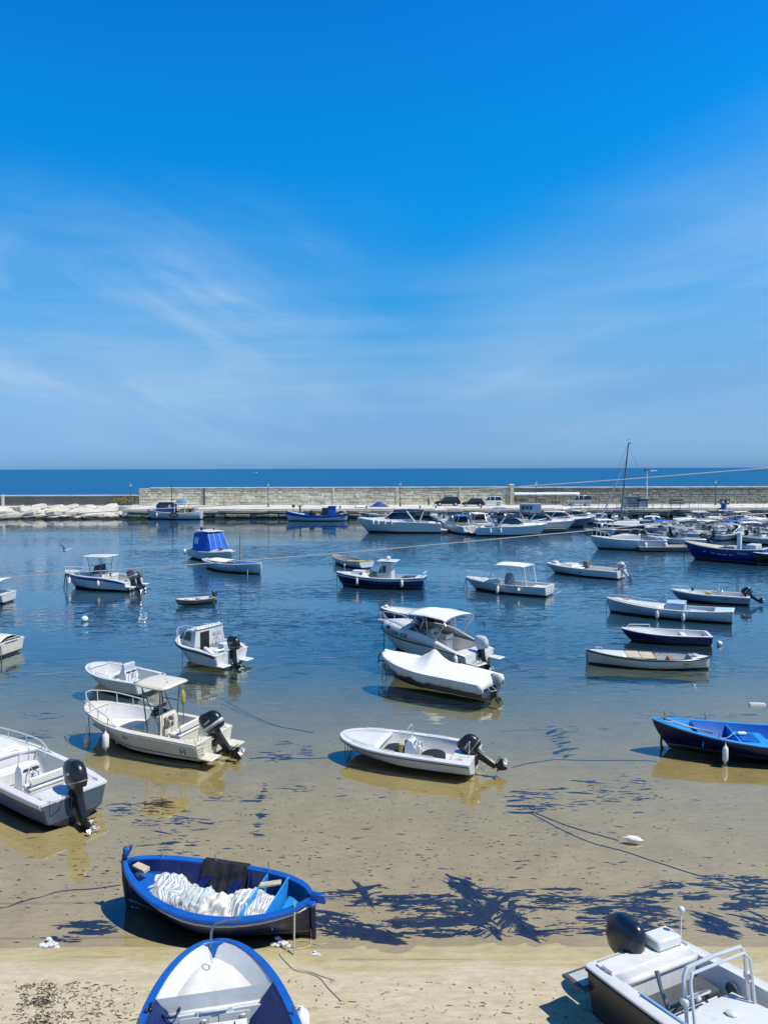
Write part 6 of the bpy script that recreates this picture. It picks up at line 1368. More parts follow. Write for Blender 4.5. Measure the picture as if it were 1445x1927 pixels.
# ------------------------------------------------------------ the marina and the two fishing boats by the quay
def wl(px, py): p = W(px, py, 0); return (p.x, p.y)
GM = 'boats packed along the marina pontoons'
def cruiser(at, hd, L, label, canopy=cnavy, fend=0, cabinh=.55, hull=white, arch=True, band=None, top=True, kind='cabin_cruiser', rail=True, group=GM, ladder=False):
    k = L/9.0; h = Hull(L, L*.31, fb=1.55*k, fm=1.15*k, fs=.95*k, dr=.4, tw=.9, bow=.68, rake=1.3*k, gw=.22, chine=.85)
    b = Boat(kind, 'boat', label, at, hd, h, group=group)
    b.shell(hull, antif, band=band or hull, n=16); b.gunwale(white, t=.05, n=16); b.deck(.50, .99, white, margin=0, crown=.15*k, n=8); b.liner(.35*k, .06, .5, liner, n=8)
    b.house(k, canopy if top else white, roof=(.20, .56) if top else (.32, .50))
    if arch:
        mb = MB(); w = L*.13; z = h.zs(.3)
        mb.tube([(-.20*L, -w, z), (-.10*L, -w*.95, z+1.15*k), (-.09*L, 0, z+1.28*k), (-.10*L, w*.95, z+1.15*k), (-.20*L, w, z)], .09*k, 6); b.part(mb, 'radar_arch', white)
    b.bench(h.x(.06), h.x(.14), -L*.11, L*.11, .4*k, h.zs(.1)+.05, vinyl, 'aft_bench'); b.bench(h.x(.36), h.x(.42), .1, L*.10, .4*k, h.zs(.3)+.3*k, vinyl, 'helm_seat')
    mb = MB(); mb.box((-L/2-.35*k, 0, .35), (.8*k, L*.25, .1), .03); b.part(mb, 'swim_platform', white)
    if ladder:
        mb = MB(); mb.tube([(-L/2-.7*k, -.2, .4), (-L/2-.75*k, -.2, 1.9*k), (-L/2-.75*k, .2, 1.9*k), (-L/2-.7*k, .2, .4)], .03, 5); mb.tube([(-L/2-.2, -.6, .4), (-L/2-.6, -.6, 1.5*k), (-L/2-.2, .6, 1.5*k)], .03, 5); b.part(mb, 'gangway', steel)
    if rail: b.rail(.55, .985, .5*k, .022, steel, 4, bowh=.6*k)
    for i in range(fend): b.fender(.80-.11*i, b.near, label and f'white fender number {i+1} from the bow on the {label.split(",")[0]}', hang=.15, r=.14, L=.6)
    return b
bigc = cruiser(wl(750, 1002), R(178), 11.4, 'largest white cruiser at the left end of the marina, with dark canopy', canopy=cnavy, cabinh=.6, group='large cruisers of the marina')
for i, s in enumerate((.80, .74, .66, .58)): bigc.fender(s, bigc.near, ['white fender nearest the bow of the largest cruiser', 'second white fender from the bow of the largest cruiser', 'third white fender from the bow of the largest cruiser', 'fourth white fender from the bow of the largest cruiser'][i], hang=.1, r=.15, L=.7, z=1.9)
cruiser(wl(858, 1001), R(112), 8.6, 'white cruiser with bright blue canopy moored stern-on beside the largest cruiser', canopy=cblue, ladder=True)
cruiser(wl(893, 996), R(104), 8.8, 'white cruiser with folded silver frame moored stern-on, second along the pontoon', canopy=cwhite, ladder=True)
cb = cruiser(wl(962, 1008), R(-6), 9.2, 'white cruiser with navy radar arch canopy and its bow to the right', canopy=cnavy, hull=mat('pale_blue_grey_hull', (.50, .60, .68), .35))
cb.fender(.20, cb.near, 'white fender near the stern of the bow-right white cruiser', hang=.2, r=.13, L=.6); cb.fender(.34, cb.near, 'white fender amidships on the bow-right white cruiser', hang=.2, r=.13, L=.6)
cruiser(wl(1018, 999), R(-12), 9.0, 'white cruiser with long foredeck behind the bow-right cruiser', canopy=cnavy)
cruiser(wl(1056, 992), R(-18), 8.6, 'white cruiser with cream canopy, its blue hull under the pale bow', canopy=vinyl, hull=mat('mid_blue_hull', (.04, .12, .24), .35))
cruiser(wl(934, 990), R(100), 7.6, 'white cruiser with black canopy and open stern, third along the pontoon', canopy=cblack, ladder=True)
cruiser(wl(1092, 985), R(-28), 7.4, 'small white cruiser without canopy in front of the off-road car', top=False, arch=False)
cruiser(wl(990, 986), R(75), 7.0, 'white cruiser with navy hood between the blue wheelhouse and the pontoon', canopy=cnavy)
cruiser(wl(1128, 990), R(-120), 6.6, 'white cruiser pointing at us just left of the tall mast', top=False)
def wheelhouse_grey():
    at = wl(1000, 983); h = Hull(8, 2.8, fb=1.4, fm=1.0, fs=1.0, tw=.8, rake=.6, gw=.15)
    b = Boat('work_boat', 'boat', 'grey-blue work boat with a boxy wheelhouse behind the white cruisers', at, R(172), h)
    g = mat('grey_blue_steel', (.26, .36, .46), .5); b.shell(g, antif, n=14); b.gunwale(white, n=14); b.deck(.02, .99, g, 'deck', margin=0, crown=.05, n=8)
    c = b.cabin([(-1.4, 1.2, 1.15, 1.0, 3.0), (1.6, 1.2, 1.15, 1.0, 3.0), (1.9, 1.15, 1.0, 1.0, 2.9)], g, 'wheelhouse')
    for x in (.2, .8, 1.4): b.pane([(x-.22, 1.2, 2.1), (x+.22, 1.2, 2.1), (x+.22, 1.18, 2.7), (x-.22, 1.18, 2.7)], c)
wheelhouse_grey()
def sail_old():
    at = wl(1180, 1001); h = Hull(9.2, 2.7, fb=1.2, fm=.9, fs=.9, tw=.6, rake=.9, gw=.12, dr=.5)
    b = Boat('sailing_boat', 'boat', 'navy sailing boat with the only tall mast, in the marina', at, R(178), h)
    b.shell(navy, antif, n=16); b.gunwale(white, n=16); b.deck(.02, .99, white, 'deck', margin=0, crown=.06, n=8); b.cabin([(-1.4, .8, .65, .9, 1.45), (1.2, .75, .6, .95, 1.45), (2.0, .5, .35, 1.0, 1.2)], white)
    mt = WY(1182, 834, at[1]); base = WY(1166, 985, at[1]); iM = b.M.inverted(); a = iM @ base; t_ = iM @ mt
    mb = MB(); mb.tube([a, a.lerp(t_, .5), t_], [.13, .11, .08], 8); m = b.part(mb, 'mast', greymetal); mb = MB(); mb.tube([t_, t_+Vector((-.35, 0, .05))], .04, 5); mb.box((t_.x-.2, 0, t_.z), (.3, .1, .15)); b.part(mb, 'masthead', dgrey, m)
    f0 = a.lerp(t_, .80); f1 = iM @ WY(1118, 1002, at[1]); mb = MB(); mb.tube([f0, f0.lerp(f1, .5), f1], [.03, .09, .09], 6); b.part(mb, 'furled_foresail', mat('furled_sail', (.40, .44, .50), .8), m)
    s0 = iM @ WY(1160, 909, at[1]); mb = MB(); mb.tube([a.lerp(t_, .5)+Vector((-1.0, 0, 0)), a.lerp(t_, .5)+Vector((1.0, 0, 0))], .03, 4); b.part(mb, 'spreader', greymetal, m)
    for dx_ in (-4.3, 4.4): b.line(t_, (dx_, 0, 1.0), .015, 0, greymetal, 'stay', 2)
    mb = MB(); mb.tube([a+Vector((0, 0, 1.4)), a+Vector((-3.4, 0, 1.3))], .12, 6); b.part(mb, 'boom', cnavy)
sail_old()
def sail_cruiser():
    at, hd, h = row((1110, 1011), 1.25, (1255, 1020), 1.0, 2.6, fb=1.35, fm=1.05, fs=1.05, tw=.8, rake=.9, gw=.14, dr=.4, bow=.72)
    b = Boat('sailing_boat', 'boat', 'long white yacht with blue-grey hull at the near end of the marina', at, hd, h)
    b.shell(mat('pale_blue_grey_hull', (.50, .60, .68), .35), antif, band=white, bandrows=(9, 10), n=18); b.gunwale(white, t=.05); b.deck(.30, .99, white, 'deck', margin=0, crown=.08, n=8); b.liner(.5, .04, .3, liner)
    b.cabin([(h.x(.34), .95, .85, 1.05, 1.65), (h.x(.55), .9, .75, 1.05, 1.60), (h.x(.72), .6, .4, 1.1, 1.35)], white); b.windshield(h.x(.50), h.x(.44), 1.7, 1.6, 2.15, side=.7)
    b.rail(.70, .985, .5, .02, steel, 5, bowh=.65); b.rail(.02, .40, .45, .02, steel, 4, join=False, name='guard_rail'); b.bimini(h.x(.14), 2.0, 2.2, 1.0, 2.3, cnavy, steel, 3, .2)
    for s, nm in ((.02, 'stern'), (.28, 'middle')): b.fender(s, b.near, f'pale fender at the {nm} of the long white yacht', hang=.2, r=.16, L=.7)
    mb = MB(); mb.tube([(h.x(.6), .1, 1.6), (h.x(.6), .1, 2.6)], .03, 5); b.part(mb, 'short_pole', dgrey)
sail_cruiser()
def blue_fisher_right():
    at, hd, h = row((1288, 1020), 1.55, (1433, 1036), 1.35, 2.6, fb=1.6, fm=1.2, fs=1.35, tw=.75, rake=1.0, gw=.14, dr=.35, bow=.74)
    b = Boat('fishing_boat', 'boat', 'big dark blue fishing boat with white dashes of lettering at right', at, hd, h)
    b.shell(mat('saturated_navy_paint', (.004, .014, .16), .35, var=.2), antif, n=22); b.gunwale(white, t=.05); b.liner(.7, .05, .55, blue, floor=dgrey); b.deck(.55, .99, paleww, margin=0, crown=.08, edge=.2)
    mb = MB(); mb.tube([(h.x(.30), .3, .9), (h.x(.30), .3, 2.7)], .22, 8); b.part(mb, 'white_post', alu); b.bench(h.x(.08), h.x(.2), -.8, .8, .8, 1.7, white, 'engine_box'); b.bench(h.x(.36), h.x(.46), -.6, .5, .8, 1.4, paleww, 'fish_box')
    mb = MB(); mb.box((-h.L/2-.05, b.near*.0, .7), (.08, .12, 1.3), .02); b.part(mb, 'rudder_post', lblue)
    pl = mat('pale_blue_ink', (.35, .55, .7), .5)
    for s, w in ((.70, .35), (.58, .40), (.50, .40), (.43, .45), (.36, .25)):
        mb = MB(); zz = h.zs(s)-.52; rows = [[(h.x(s)-w*.5+w*i/4, b.near*(h.yz(h.s_at(h.x(s)-w*.5+w*i/4, zz), zz+dz)+.02), zz+dz) for dz in (-.04, .04)] for i in range(5)]; mb.grid(rows); b.part(mb, 'letter_row', pl)
    s = .22; w = .9; mb = MB(); zz = h.zs(s)-.35; rows = [[(h.x(s)-w*.5+w*i/4, b.near*(h.yz(h.s_at(h.x(s)-w*.5+w*i/4, zz), zz+dz)+.02), zz+dz) for dz in (-.09, .09)] for i in range(5)]; mb.grid(rows); b.part(mb, 'number_plate', mat('faded_blue_plate', (.08, .22, .35), .5)); b.moor(((.0, .3),), .03)
    h2 = Hull(6, 2.2, fb=1.1, fm=.9, fs=.9, tw=.8, rake=.6); p = wl(1478, 1064); b2 = Boat('fishing_boat', 'boat', 'black hulled boat just entering at the right edge', p, R(176), h2); b2.shell(black, antif, n=14); b2.gunwale(blue); b2.deck(.02, .99, white, 'deck', margin=0)
blue_fisher_right()
def pontoon(a, c, w, label):
    A = Vector((*wl(*a), 0)); B_ = Vector((*wl(*c), 0)); d = B_-A; L = d.length; r = empty('pontoon', A, atan2(d.y, d.x), label=label, cat='pontoon')
    n = int(L/.5); me = None
    mb = MB(); mb.box((L/2, 0, .28), (L, w*.94, .32)); mb.build('float_body', dgrey, r, smooth=0)
    for i in range(n):
        if me is None:
            mb = MB(); mb.box((0, 0, 0), (L/n-.03, w, .06), .01); o = mb.build('plank', dwood, r, smooth=0); me = o.data; o.location = (L/n*.5, 0, .48)
        else: inst('plank', me, r, (L/n*(i+.5), 0, .48+random.uniform(-.006, .006)))
    return r
pontoon((812, 1001), (1060, 1000), 2.0, 'left floating pontoon with dark sides between the stern-on cruisers')
pontoon((1100, 1003), (1420, 1004), 2.0, 'middle floating pontoon hidden among the small boats')
pontoon((1196, 1036), (1330, 1036), 2.6, 'near floating pontoon with dark side beside the white yacht')
pontoon((1180, 986), (1480, 986), 1.8, 'back floating pontoon below the quay at right')
def small_boat(at, hd, L, label, kind):
    L *= 1.28; h = Hull(L, L*.37, fb=.85, fm=.62, fs=.58, tw=.88, bow=.64, rake=.6, gw=.13, chine=.85)
    hullm, can, cw = kind; b = Boat('motor_boat', 'boat', label, at, hd, h, group=GM)
    b.shell(hullm, antif, n=14); b.gunwale(white, t=.05, n=14); b.liner(.15, .05, .62, liner, n=8); b.deck(.62, .99, white, margin=0, crown=.1, n=8, edge=.1)
    b.console(h.x(.42), .6, .45, .15, .85, white, wheel=False); b.outboard(random.choice((.2, .8, 1.0)), 1.05, cowl=cw, leg=cw)
    if can is not None: b.bimini(h.x(.35), L*.32, L*.34, .6, 1.9, can, steel, 3, .14)
    b.rail(.62, .985, .28, .02, steel, 3); mb = MB(); mb.tube([(h.x(.2), .5, .6), (h.x(.18), .5, 2.6+random.random())], .018, 4); b.part(mb, 'antenna', greymetal)
    return b
gb = mat('blue_grey_hull', (.20, .30, .38), .4)
SB = [((1150, 998), -100, 5.6, (white, None, black), 'white outboard boat with black motor tucked in front of the tall mast'),
      ((1226, 998), -110, 5.2, (white, cwhite, black), 'white outboard boat with white canopy right of the two grey cabins'),
      ((1250, 992), -80, 5.4, (white, None, white), 'white outboard boat with white motor under the railing ramp'),
      ((1276, 1008), 160, 5.8, (gb, cnavy, black), 'blue-grey outboard boat with navy canopy above the blue fishing boat bow'),
      ((1305, 1003), -70, 5.4, (white, cwhite, white), 'white outboard boat with white canopy and white motor above the blue fishing boat'),
      ((1330, 1012), 140, 5.0, (white, None, black), 'open white boat with black motor, pointing away left behind the blue fishing boat'),
      ((1352, 1000), -95, 5.8, (cream, vinyl, black), 'cream outboard boat with cream canopy below the blue barrel'),
      ((1376, 1014), 30, 5.4, (white, cgrey, black), 'white outboard boat with grey canopy just above the fishing boat middle'),
      ((1395, 1002), -60, 5.6, (white, None, white), 'white open boat with white motor, third from the right edge'),
      ((1418, 1018), 120, 5.2, (white, cnavy, black), 'white outboard boat with navy canopy second from the right edge'),
      ((1440, 1004), -80, 5.8, (gb, cwhite, black), 'blue-grey outboard boat with white canopy at the right edge'),
      ((1290, 989), 100, 5.0, (white, None, black), 'white boat with black motor in the back row, left of the steps'),
      ((1325, 988), -85, 5.2, (cream, cgrey, white), 'cream boat with grey canopy in the back row below the steps'),
      ((1360, 986), 95, 5.4, (white, cnavy, black), 'white boat with navy canopy in the back row under the two bins'),
      ((1398, 987), -95, 5.2, (white, vinyl, black), 'white boat with cream canopy in the back row near the right edge'),
      ((1432, 986), 80, 5.6, (gb, None, white), 'blue-grey open boat in the back row at the right edge'),
      ((1268, 1024), 175, 5.0, (white, cgrey, black), 'white boat with grey canopy alongside the near pontoon'),
      ((1208, 988), -75, 5.0, (white, None, black), 'open white boat below the grey cabins on the quay'),
      ((720, 975), 170, 5.2, (white, None, white), 'white boat with white motor under the quay left of the largest cruiser'),
      ((690, 972), 10, 5.0, (gb, cwhite, black), 'blue-grey boat with white canopy under the quay farther left'),
      ((1070, 978), -60, 5.4, (white, cwhite, black), 'white boat with white canopy under the quay below the off-road car')]
SB += [((1140, 1006), -95, 5.0, (white, cwhite, white), 'white outboard boat with white canopy at the bow of the long yacht'),
      ((1238, 1006), 95, 5.2, (white, cblue, black), 'white outboard boat with bright blue canopy behind the long white yacht stern'),
      ((1262, 1000), -85, 4.8, (cream, None, black), 'open cream boat with black motor just left of the blue-grey navy-canopied boat'),
      ((1318, 1004), 100, 5.6, (white, cnavy, white), 'white boat with navy canopy and white motor, centre of the crowded rows'),
      ((1341, 1008), -75, 5.0, (white, vinyl, white), 'white boat with cream canopy and white motor near the white post of the fishing boat'),
      ((1366, 1004), 85, 5.2, (gb, None, black), 'open blue-grey boat with black motor below the two bins'),
      ((1386, 1009), -100, 5.0, (white, cblue, white), 'white boat with bright blue canopy in the right part of the crowded rows'),
      ((1408, 1010), 75, 5.4, (cream, cwhite, black), 'cream boat with white canopy in the right part of the crowded rows'),
      ((1428, 1012), -90, 5.2, (white, cgrey, white), 'white boat with grey canopy and white motor near the right edge'),
      ((1300, 1014), -100, 5.4, (white, cblack, white), 'white boat with black canopy above the letters of the blue fishing boat'),
      ((1442, 1024), -80, 5.8, (white, None, black), 'open white boat behind the stern of the blue fishing boat at the right edge'),
      ((1310, 984), 85, 5.4, (white, cwhite, white), 'white boat with white canopy in the back row above the near pontoon'),
      ((1375, 984), -80, 5.0, (white, cgrey, white), 'white boat with grey canopy in the back row right of the barrel'),
      ((1415, 983), 90, 5.2, (white, None, white), 'open white boat with white motor in the back row at right'),
      ((1165, 983), 80, 5.2, (white, cnavy, black), 'white boat with navy canopy under the quay left of the grey cabins'),
      ((1110, 976), -70, 5.0, (white, None, black), 'open white boat under the quay right of the off-road car'),
      ((940, 976), 80, 5.6, (white, cblue, white), 'white boat with bright blue canopy under the quay below the white SUV'),
      ((875, 980), -80, 5.6, (white, cgrey, black), 'white boat with grey canopy under the quay below the black hatchback'),
      ((825, 979), 100, 5.4, (white, cwhite, black), 'white boat with white canopy under the quay below the black SUV')]
for p, hd, L, kd, lb in SB: small_boat(wl(*p), R(hd), L, lb, kd)
def trawler():
    at = wl(325, 978); h = Hull(9.6, 3.0, fb=1.7, fm=1.05, fs=1.25, tw=.7, rake=.9, gw=.16, dr=.5, bow=.72)
    b = Boat('trawler', 'boat', 'white and blue trawler moored under the cream wall at left', (at[0], at[1]+1.2), R(178), h)
    b.shell(mat('pale_blue_grey_hull', (.50, .60, .68), .35), navy, band=white, bandrows=(7, 8), n=18); b.gunwale(white, n=18); b.deck(.02, .99, paleww, 'deck', margin=0, crown=.05, n=8)
    c = b.cabin([(-.2, 1.0, .95, 1.0, 2.9), (2.4, 1.0, .95, 1.1, 2.9), (2.9, .9, .8, 1.2, 2.5)], mat('trawler_blue', (.02, .07, .22), .45), 'wheelhouse')
    for x in (.5, 1.2, 1.9): b.pane([(x-.25, 1.0, 2.0), (x+.25, 1.0, 2.0), (x+.25, .99, 2.6), (x-.25, .99, 2.6)], c, mt=white if x < 1 else glassd)
    mb = MB(); mb.box((1.2, 0, 3.0), (3.2, 2.2, .12), .04); b.part(mb, 'wheelhouse_roof', white, c); mb = MB(); mb.tube([(.4, 0, 3.0), (.4, 0, 6.2)], .06, 6); mb.tube([(.4, -.5, 4.6), (.4, .5, 4.6)], .04, 4); b.part(mb, 'mast', dgrey)
    mb = MB(); mb.box((-2.2, 0, 2.75), (3.8, 2.4, .10), .04); a = b.part(mb, 'awning', cwhite)
    for x in (-.4, -2.2, -4.0):
        for sd in (1, -1): mb = MB(); mb.tube([(x, sd*1.1, 1.1), (x, sd*1.1, 2.75)], .05, 5); b.part(mb, 'awning_post', alu, a)
    mb = MB(); mb.sphere((-1.3, 0, 2.95), 1.0, 12, sc=(1.0, .6, .42)); b.part(mb, 'blue_raft_cover', mat('sky_blue_canvas', (.06, .25, .5), .7)); b.bench(-2.8, -1.2, -.9, .9, 1.1, 1.8, ochre, 'net_pile'); b.bench(-4.0, -3.2, -.8, .8, 1.1, 1.9, dwood, 'winch_box')
    b.fender(.78, b.near, 'white fender at the bow of the trawler', hang=.2, r=.16, L=.7)
    mb = MB(); mb.tube([(-.4-.75*sin(t*.7), b.near*1.55, .8+.3*cos(t*.7)) for t in range(9)], .12, 6, closed=True); b.part(mb, 'tyre', rubber)
    at = wl(600, 981); h = Hull(10.6, 2.8, fb=1.7, fm=.9, fs=1.25, dbl=True, rake=.5, srake=.5, gw=.14, dr=.4, bow=.72, sm=.5, sbow=.72)
    b = Boat('fishing_boat', 'boat', 'long blue and white fishing boat moored under the middle of the wall', (at[0]-.3, at[1]+.8), R(180), h)
    b.shell(mat('pale_blue_grey_hull', (.50, .60, .68), .35), antif, band=mat('royal_blue_band', (.004, .05, .38), .35), bandrows=(7, 9), n=22, boot=white); b.gunwale(blue, n=20); b.liner(.4, .08, .70, blue); b.deck(.70, .985, pblue, margin=0, crown=.05); b.deck(.02, .14, white, 'aft_deck', margin=0)
    c = b.cabin([(-3.1, .7, .65, .6, 2.3), (-2.1, .7, .65, .6, 2.35), (-1.8, .65, .6, .6, 2.3)], blue, 'wheelhouse'); mb = MB(); mb.box((-1.3, .1, 1.45), (.9, 1.2, 1.4), .05); b.part(mb, 'dark_blue_cover', cnavy); mb = MB(); mb.box((-2.6, 0, 2.4), (1.4, 1.5, .08), .02); b.part(mb, 'wheelhouse_roof', mat('royal_blue_band', (.004, .05, .38), .35), c)
    mb = MB(); mb.tube([(2.9, 0, .8), (2.9, 0, 2.5)], .16, 6); mb.box((2.9, 0, 2.5), (.9, .3, .14), .02); mb.sphere((4.0, 0, 2.5), .3, 8); mb.tube([(4.0, 0, 1.5), (4.0, 0, 2.4)], .05, 5); b.part(mb, 'net_hauler', dgrey); mb = MB(); mb.sphere((.9, .1, 1.2), .5, 8, sc=(1, .7, 1.2)); b.part(mb, 'net_heap', rubber)
    mb = MB(); mb.sphere((-4.6, .2, 1.3), .3, 8); mb.box((-.5, 0, .95), (1.6, 1.2, .4), .1); b.part(mb, 'gear_pile', ochre); b.moor(((.1, .3),), .03)
trawler()
def person(at, rz, label, top, leg_, sit=False, h=1.74):
    """a small distant figure grown from one skeleton"""
    o = empty('person', at, rz, label=label, cat='person')
    P = [(0, 0, .93), (0, 0, 1.2), (0, 0, 1.42), (0, 0, 1.5), (0, .01, 1.62), (0, 0, 1.74), (.17, 0, 1.40), (.22, .0, 1.14), (.20, .06, .90), (-.17, 0, 1.40), (-.23, .0, 1.14), (-.20, .08, .90), (.09, 0, .90), (.10, .03, .50), (.10, 0, .06), (.10, .14, .03), (-.09, 0, .90), (-.11, -.06, .50), (-.12, -.14, .06), (-.12, -.02, .03)]
    E = [(0, 1), (1, 2), (2, 3), (3, 4), (4, 5), (2, 6), (6, 7), (7, 8), (2, 9), (9, 10), (10, 11), (0, 12), (12, 13), (13, 14), (14, 15), (0, 16), (16, 17), (17, 18), (18, 19)]
    r = [.13, .12, .13, .055, .09, .07, .06, .045, .032, .06, .045, .032, .09, .065, .045, .04, .09, .065, .045, .04]
    me = bpy.data.meshes.new('body'); me.from_pydata(P, E, []); b = bpy.data.objects.new('body', me); C.objects.link(b); b.parent = o
    sk = b.modifiers.new('skin', 'SKIN'); 
    for v, rr in zip(me.skin_vertices[0].data if me.skin_vertices else [], r): v.radius = (rr, rr)
    if not me.skin_vertices:
        import bmesh
        bm = bmesh.new(); bm.from_mesh(me); lay = bm.verts.layers.skin.verify()
        for v, rr in zip(bm.verts, r): v[lay].radius = (rr, rr); v[lay].use_root = v.index == 0
        bm.to_mesh(me); bm.free()
    b.modifiers.new('smooth', 'SUBSURF').levels = 1; b.modifiers['smooth'].render_levels = 1
    me.materials.append(skin); dg = bpy.context.evaluated_depsgraph_get(); dg.update(); m2 = bpy.data.meshes.new_from_object(b.evaluated_get(dg)); b.modifiers.clear(); b.data = m2; m2.materials.clear()
    for mm in (skin, top, leg_, black): m2.materials.append(mm)
    for p in m2.polygons:
        z = p.center.z; p.material_index = 3 if z < .08 else 2 if z < .95 else 1 if z < 1.47 and abs(p.center.x) < .26 and not (z < 1.08 and abs(p.center.x) > .17) else 0
    m2.shade_smooth()
    mb = MB(); mb.sphere((0, -.015, 1.70), .105, 8, sc=(.95, 1.0, .8)); mb.build('hair', black, o)
    return o
person((xat(806, 140), 140, ZP), R(200), 'person in a dark top standing on the quay left of the dark cars', dgrey, mat('brown_trousers', (.10, .07, .05), .8))
# ------------------------------------------------------------ cars on the quay
def car(px, Y, rz, L, H, paint, label, spare=False):
    r = empty('parked_car', (xat(px, Y), Y, ZP), rz, label=label, cat='car', group='cars parked along the sea wall'); w = L*.205; k = L/4.5
    mb = MB(); prof = [(-L/2, .35*H), (-L/2+.05, .58*H), (-L/2+.9*k, .60*H) if not spare else (-L/2+.2*k, .60*H), (L*.22, .58*H), (L/2-.25*k, .50*H), (L/2-.02, .42*H), (L/2, .22*H), (-L/2+.02, .20*H)]
    mb.loft([[(x, y*(1 if abs(y) < w else .97), z) for x, z in prof] for y in (-w*1.02, -w*.98, w*.98, w*1.02)]); mb.build('car_body', paint, r, smooth=40)
    mb = MB(); x0, x1, x2, x3 = -L/2+.12*k, -L/2+.5*k, L*.08, L*.24
    mb.loft([[(x0, y, .58*H), (x1 if not spare else x0+.1, y*.84, .97*H), (x2, y*.84, .98*H), (x3, y, .58*H)] for y in (-w*.97, w*.97)]); g = mb.build('cabin', glassd, r, smooth=30)
    mb = MB(); mb.box(((x1+x2)/2, 0, .985*H), (x2-x1+.3, w*1.62, .05*H), .03); mb.build('roof', paint, r)
    for x in (-L*.16, L*.03):
        for sd in (1, -1): mb = MB(); mb.add([(x-.05, sd*w*.975, .58*H), (x+.05, sd*w*.975, .58*H), (x+.05, sd*w*.83, .97*H), (x-.05, sd*w*.83, .97*H)], [(0, 1, 2, 3)]); mb.build('door_pillar', paint, r, thick=.03)
    for x in (-L*.31, L*.31):
        for sd in (1, -1):
            M = Matrix.Translation((x, sd*(w-.06), .33*k)) @ Matrix.Rotation(pi/2, 4, 'X'); mb = MB(); mb.lathe([(.33*k, -.11), (.35*k, 0), (.33*k, .11)], 14, M=M); wh = mb.build('wheel', rubber, r, smooth=50); mb = MB(); mb.lathe([(.20*k, -.125), (.20*k, .125)], 10, M=M); mb.build('rim', steel, wh)
    for sd in (1, -1):
        mb = MB(); mb.box((L/2-.10, sd*w*.75, .44*H), (.14, .30, .12), .03); mb.build('headlight', lampglass, r); mb = MB(); mb.box((-L/2+.02, sd*w*.85, .48*H), (.06, .16, .22), .02); mb.build('tail_light', red, r)
    if spare: mb = MB(); mb.lathe([(.30, -.1), (.33, 0), (.30, .1)], 14, M=Matrix.Translation((-L/2-.10, 0, .5*H)) @ Matrix.Rotation(pi/2, 4, 'Y')); mb.build('spare_wheel', rubber, r)
    return r
car(841, 141, R(182), 4.9, 1.75, carblack, 'black SUV, left one of the dark cars by the cream wall')
car(889, 139, R(178), 4.2, 1.48, carblack, 'low black hatchback between the black SUV and the white SUV')
car(923, 142, R(175), 4.5, 1.72, carwhite, 'white SUV parked at the right end of the cream wall')
car(1088, 140, R(178), 4.5, 1.95, silver, 'silver blue off-road car with spare wheel on its back, before the grey wall', spare=True)
# ------------------------------------------------------------ street furniture
def lamp(px, Y, top_py, label, g='old style lamp posts along the quay'):
    H = WY(px, top_py, Y).z-ZP; r = empty('street_lamp', (xat(px, Y), Y, ZP), label=label, cat='lamp post', group=g)
    mb = MB(); mb.lathe([(.20, 0), (.20, .12), (.12, .3), (.10, .9), (.07, 1.0), (.055, H-.75)], 8); mb.build('pole', dgrey, r)
    mb = MB(); mb.lathe([(.12, H-.75), (.22, H-.35), (.20, H-.32)], 8); mb.build('lantern_glass', lampglass, r); mb = MB(); mb.lathe([(.27, H-.33), (.24, H-.26), (.08, H-.08), (.03, H)], 8); mb.build('lantern_cap', dgrey, r); return r
lamp(247, 141, 908, 'lamp post in front of the low grey wall, leftmost'); lamp(505, 139, 908, 'lamp post before the cream wall above the long blue fishing boat'); lamp(753, 139, 906, 'lamp post before the cream wall left of the black SUV')
lamp(1008, 143, 905, 'lamp post behind the white awning'); lamp(1345, 141, 902, 'lamp post beside the two bins before the grey wall')
def flood():
    Y = 137; r = empty('floodlight_mast', (xat(1216, Y), Y, ZP), label='tall steel mast with floodlights beside the grey cabins', cat='light mast'); H = WY(1216, 886, Y).z-ZP
    mb = MB(); mb.tube([(0, 0, -1), (0, 0, H)], [.12, .07], 8); mb.build('pole', alu, r)
    mb = MB(); mb.box((-.3, 0, H+.15), (.45, .3, .45), .04); mb.build('floodlight', dgrey, r); mb = MB(); mb.box((.35, 0, H), (.4, .3, .25), .04); mb.build('floodlight', dgrey, r); mb = MB(); mb.tube([(0, 0, H-.05), (1.6, 0, H+.02)], .05, 5); mb.box((1.5, 0, H+.02), (.6, .25, .10), .02); mb.build('lamp_arm', alu, r)
    mb = MB(); mb.sphere((.1, 0, H*.52), .2, 6); mb.build('speaker_horn', white, r)
flood()
for px, w_, hh, mt, lb in ((1187, 2.6, 2.5, mat('grey_blue_steel', (.26, .36, .46), .5), 'grey service cabin left of the pair on the quay behind the mast'), (1205, 2.0, 2.2, greymetal, 'darker slim service cabin beside the floodlight mast')):
    Y = 133.5; r = empty('service_cabin', (xat(px, Y), Y, .6), label=lb, cat='cabin'); mb = MB(); mb.box((0, 0, hh/2+.3), (w_, 1.8, hh), .05); mb.build('cabin_body', mt, r)
    mb = MB(); mb.box((0, -.1, hh+.4), (w_+.3, 2.2, .12), .03); mb.build('roof', dgrey, r); mb = MB(); mb.box((-.1, -.92, hh*.45+.3), (w_*.6, .05, hh*.7), .01); mb.build('door', greymetal if mt is not greymetal else mat('grey_blue_steel', (.26, .36, .46), .5), r)
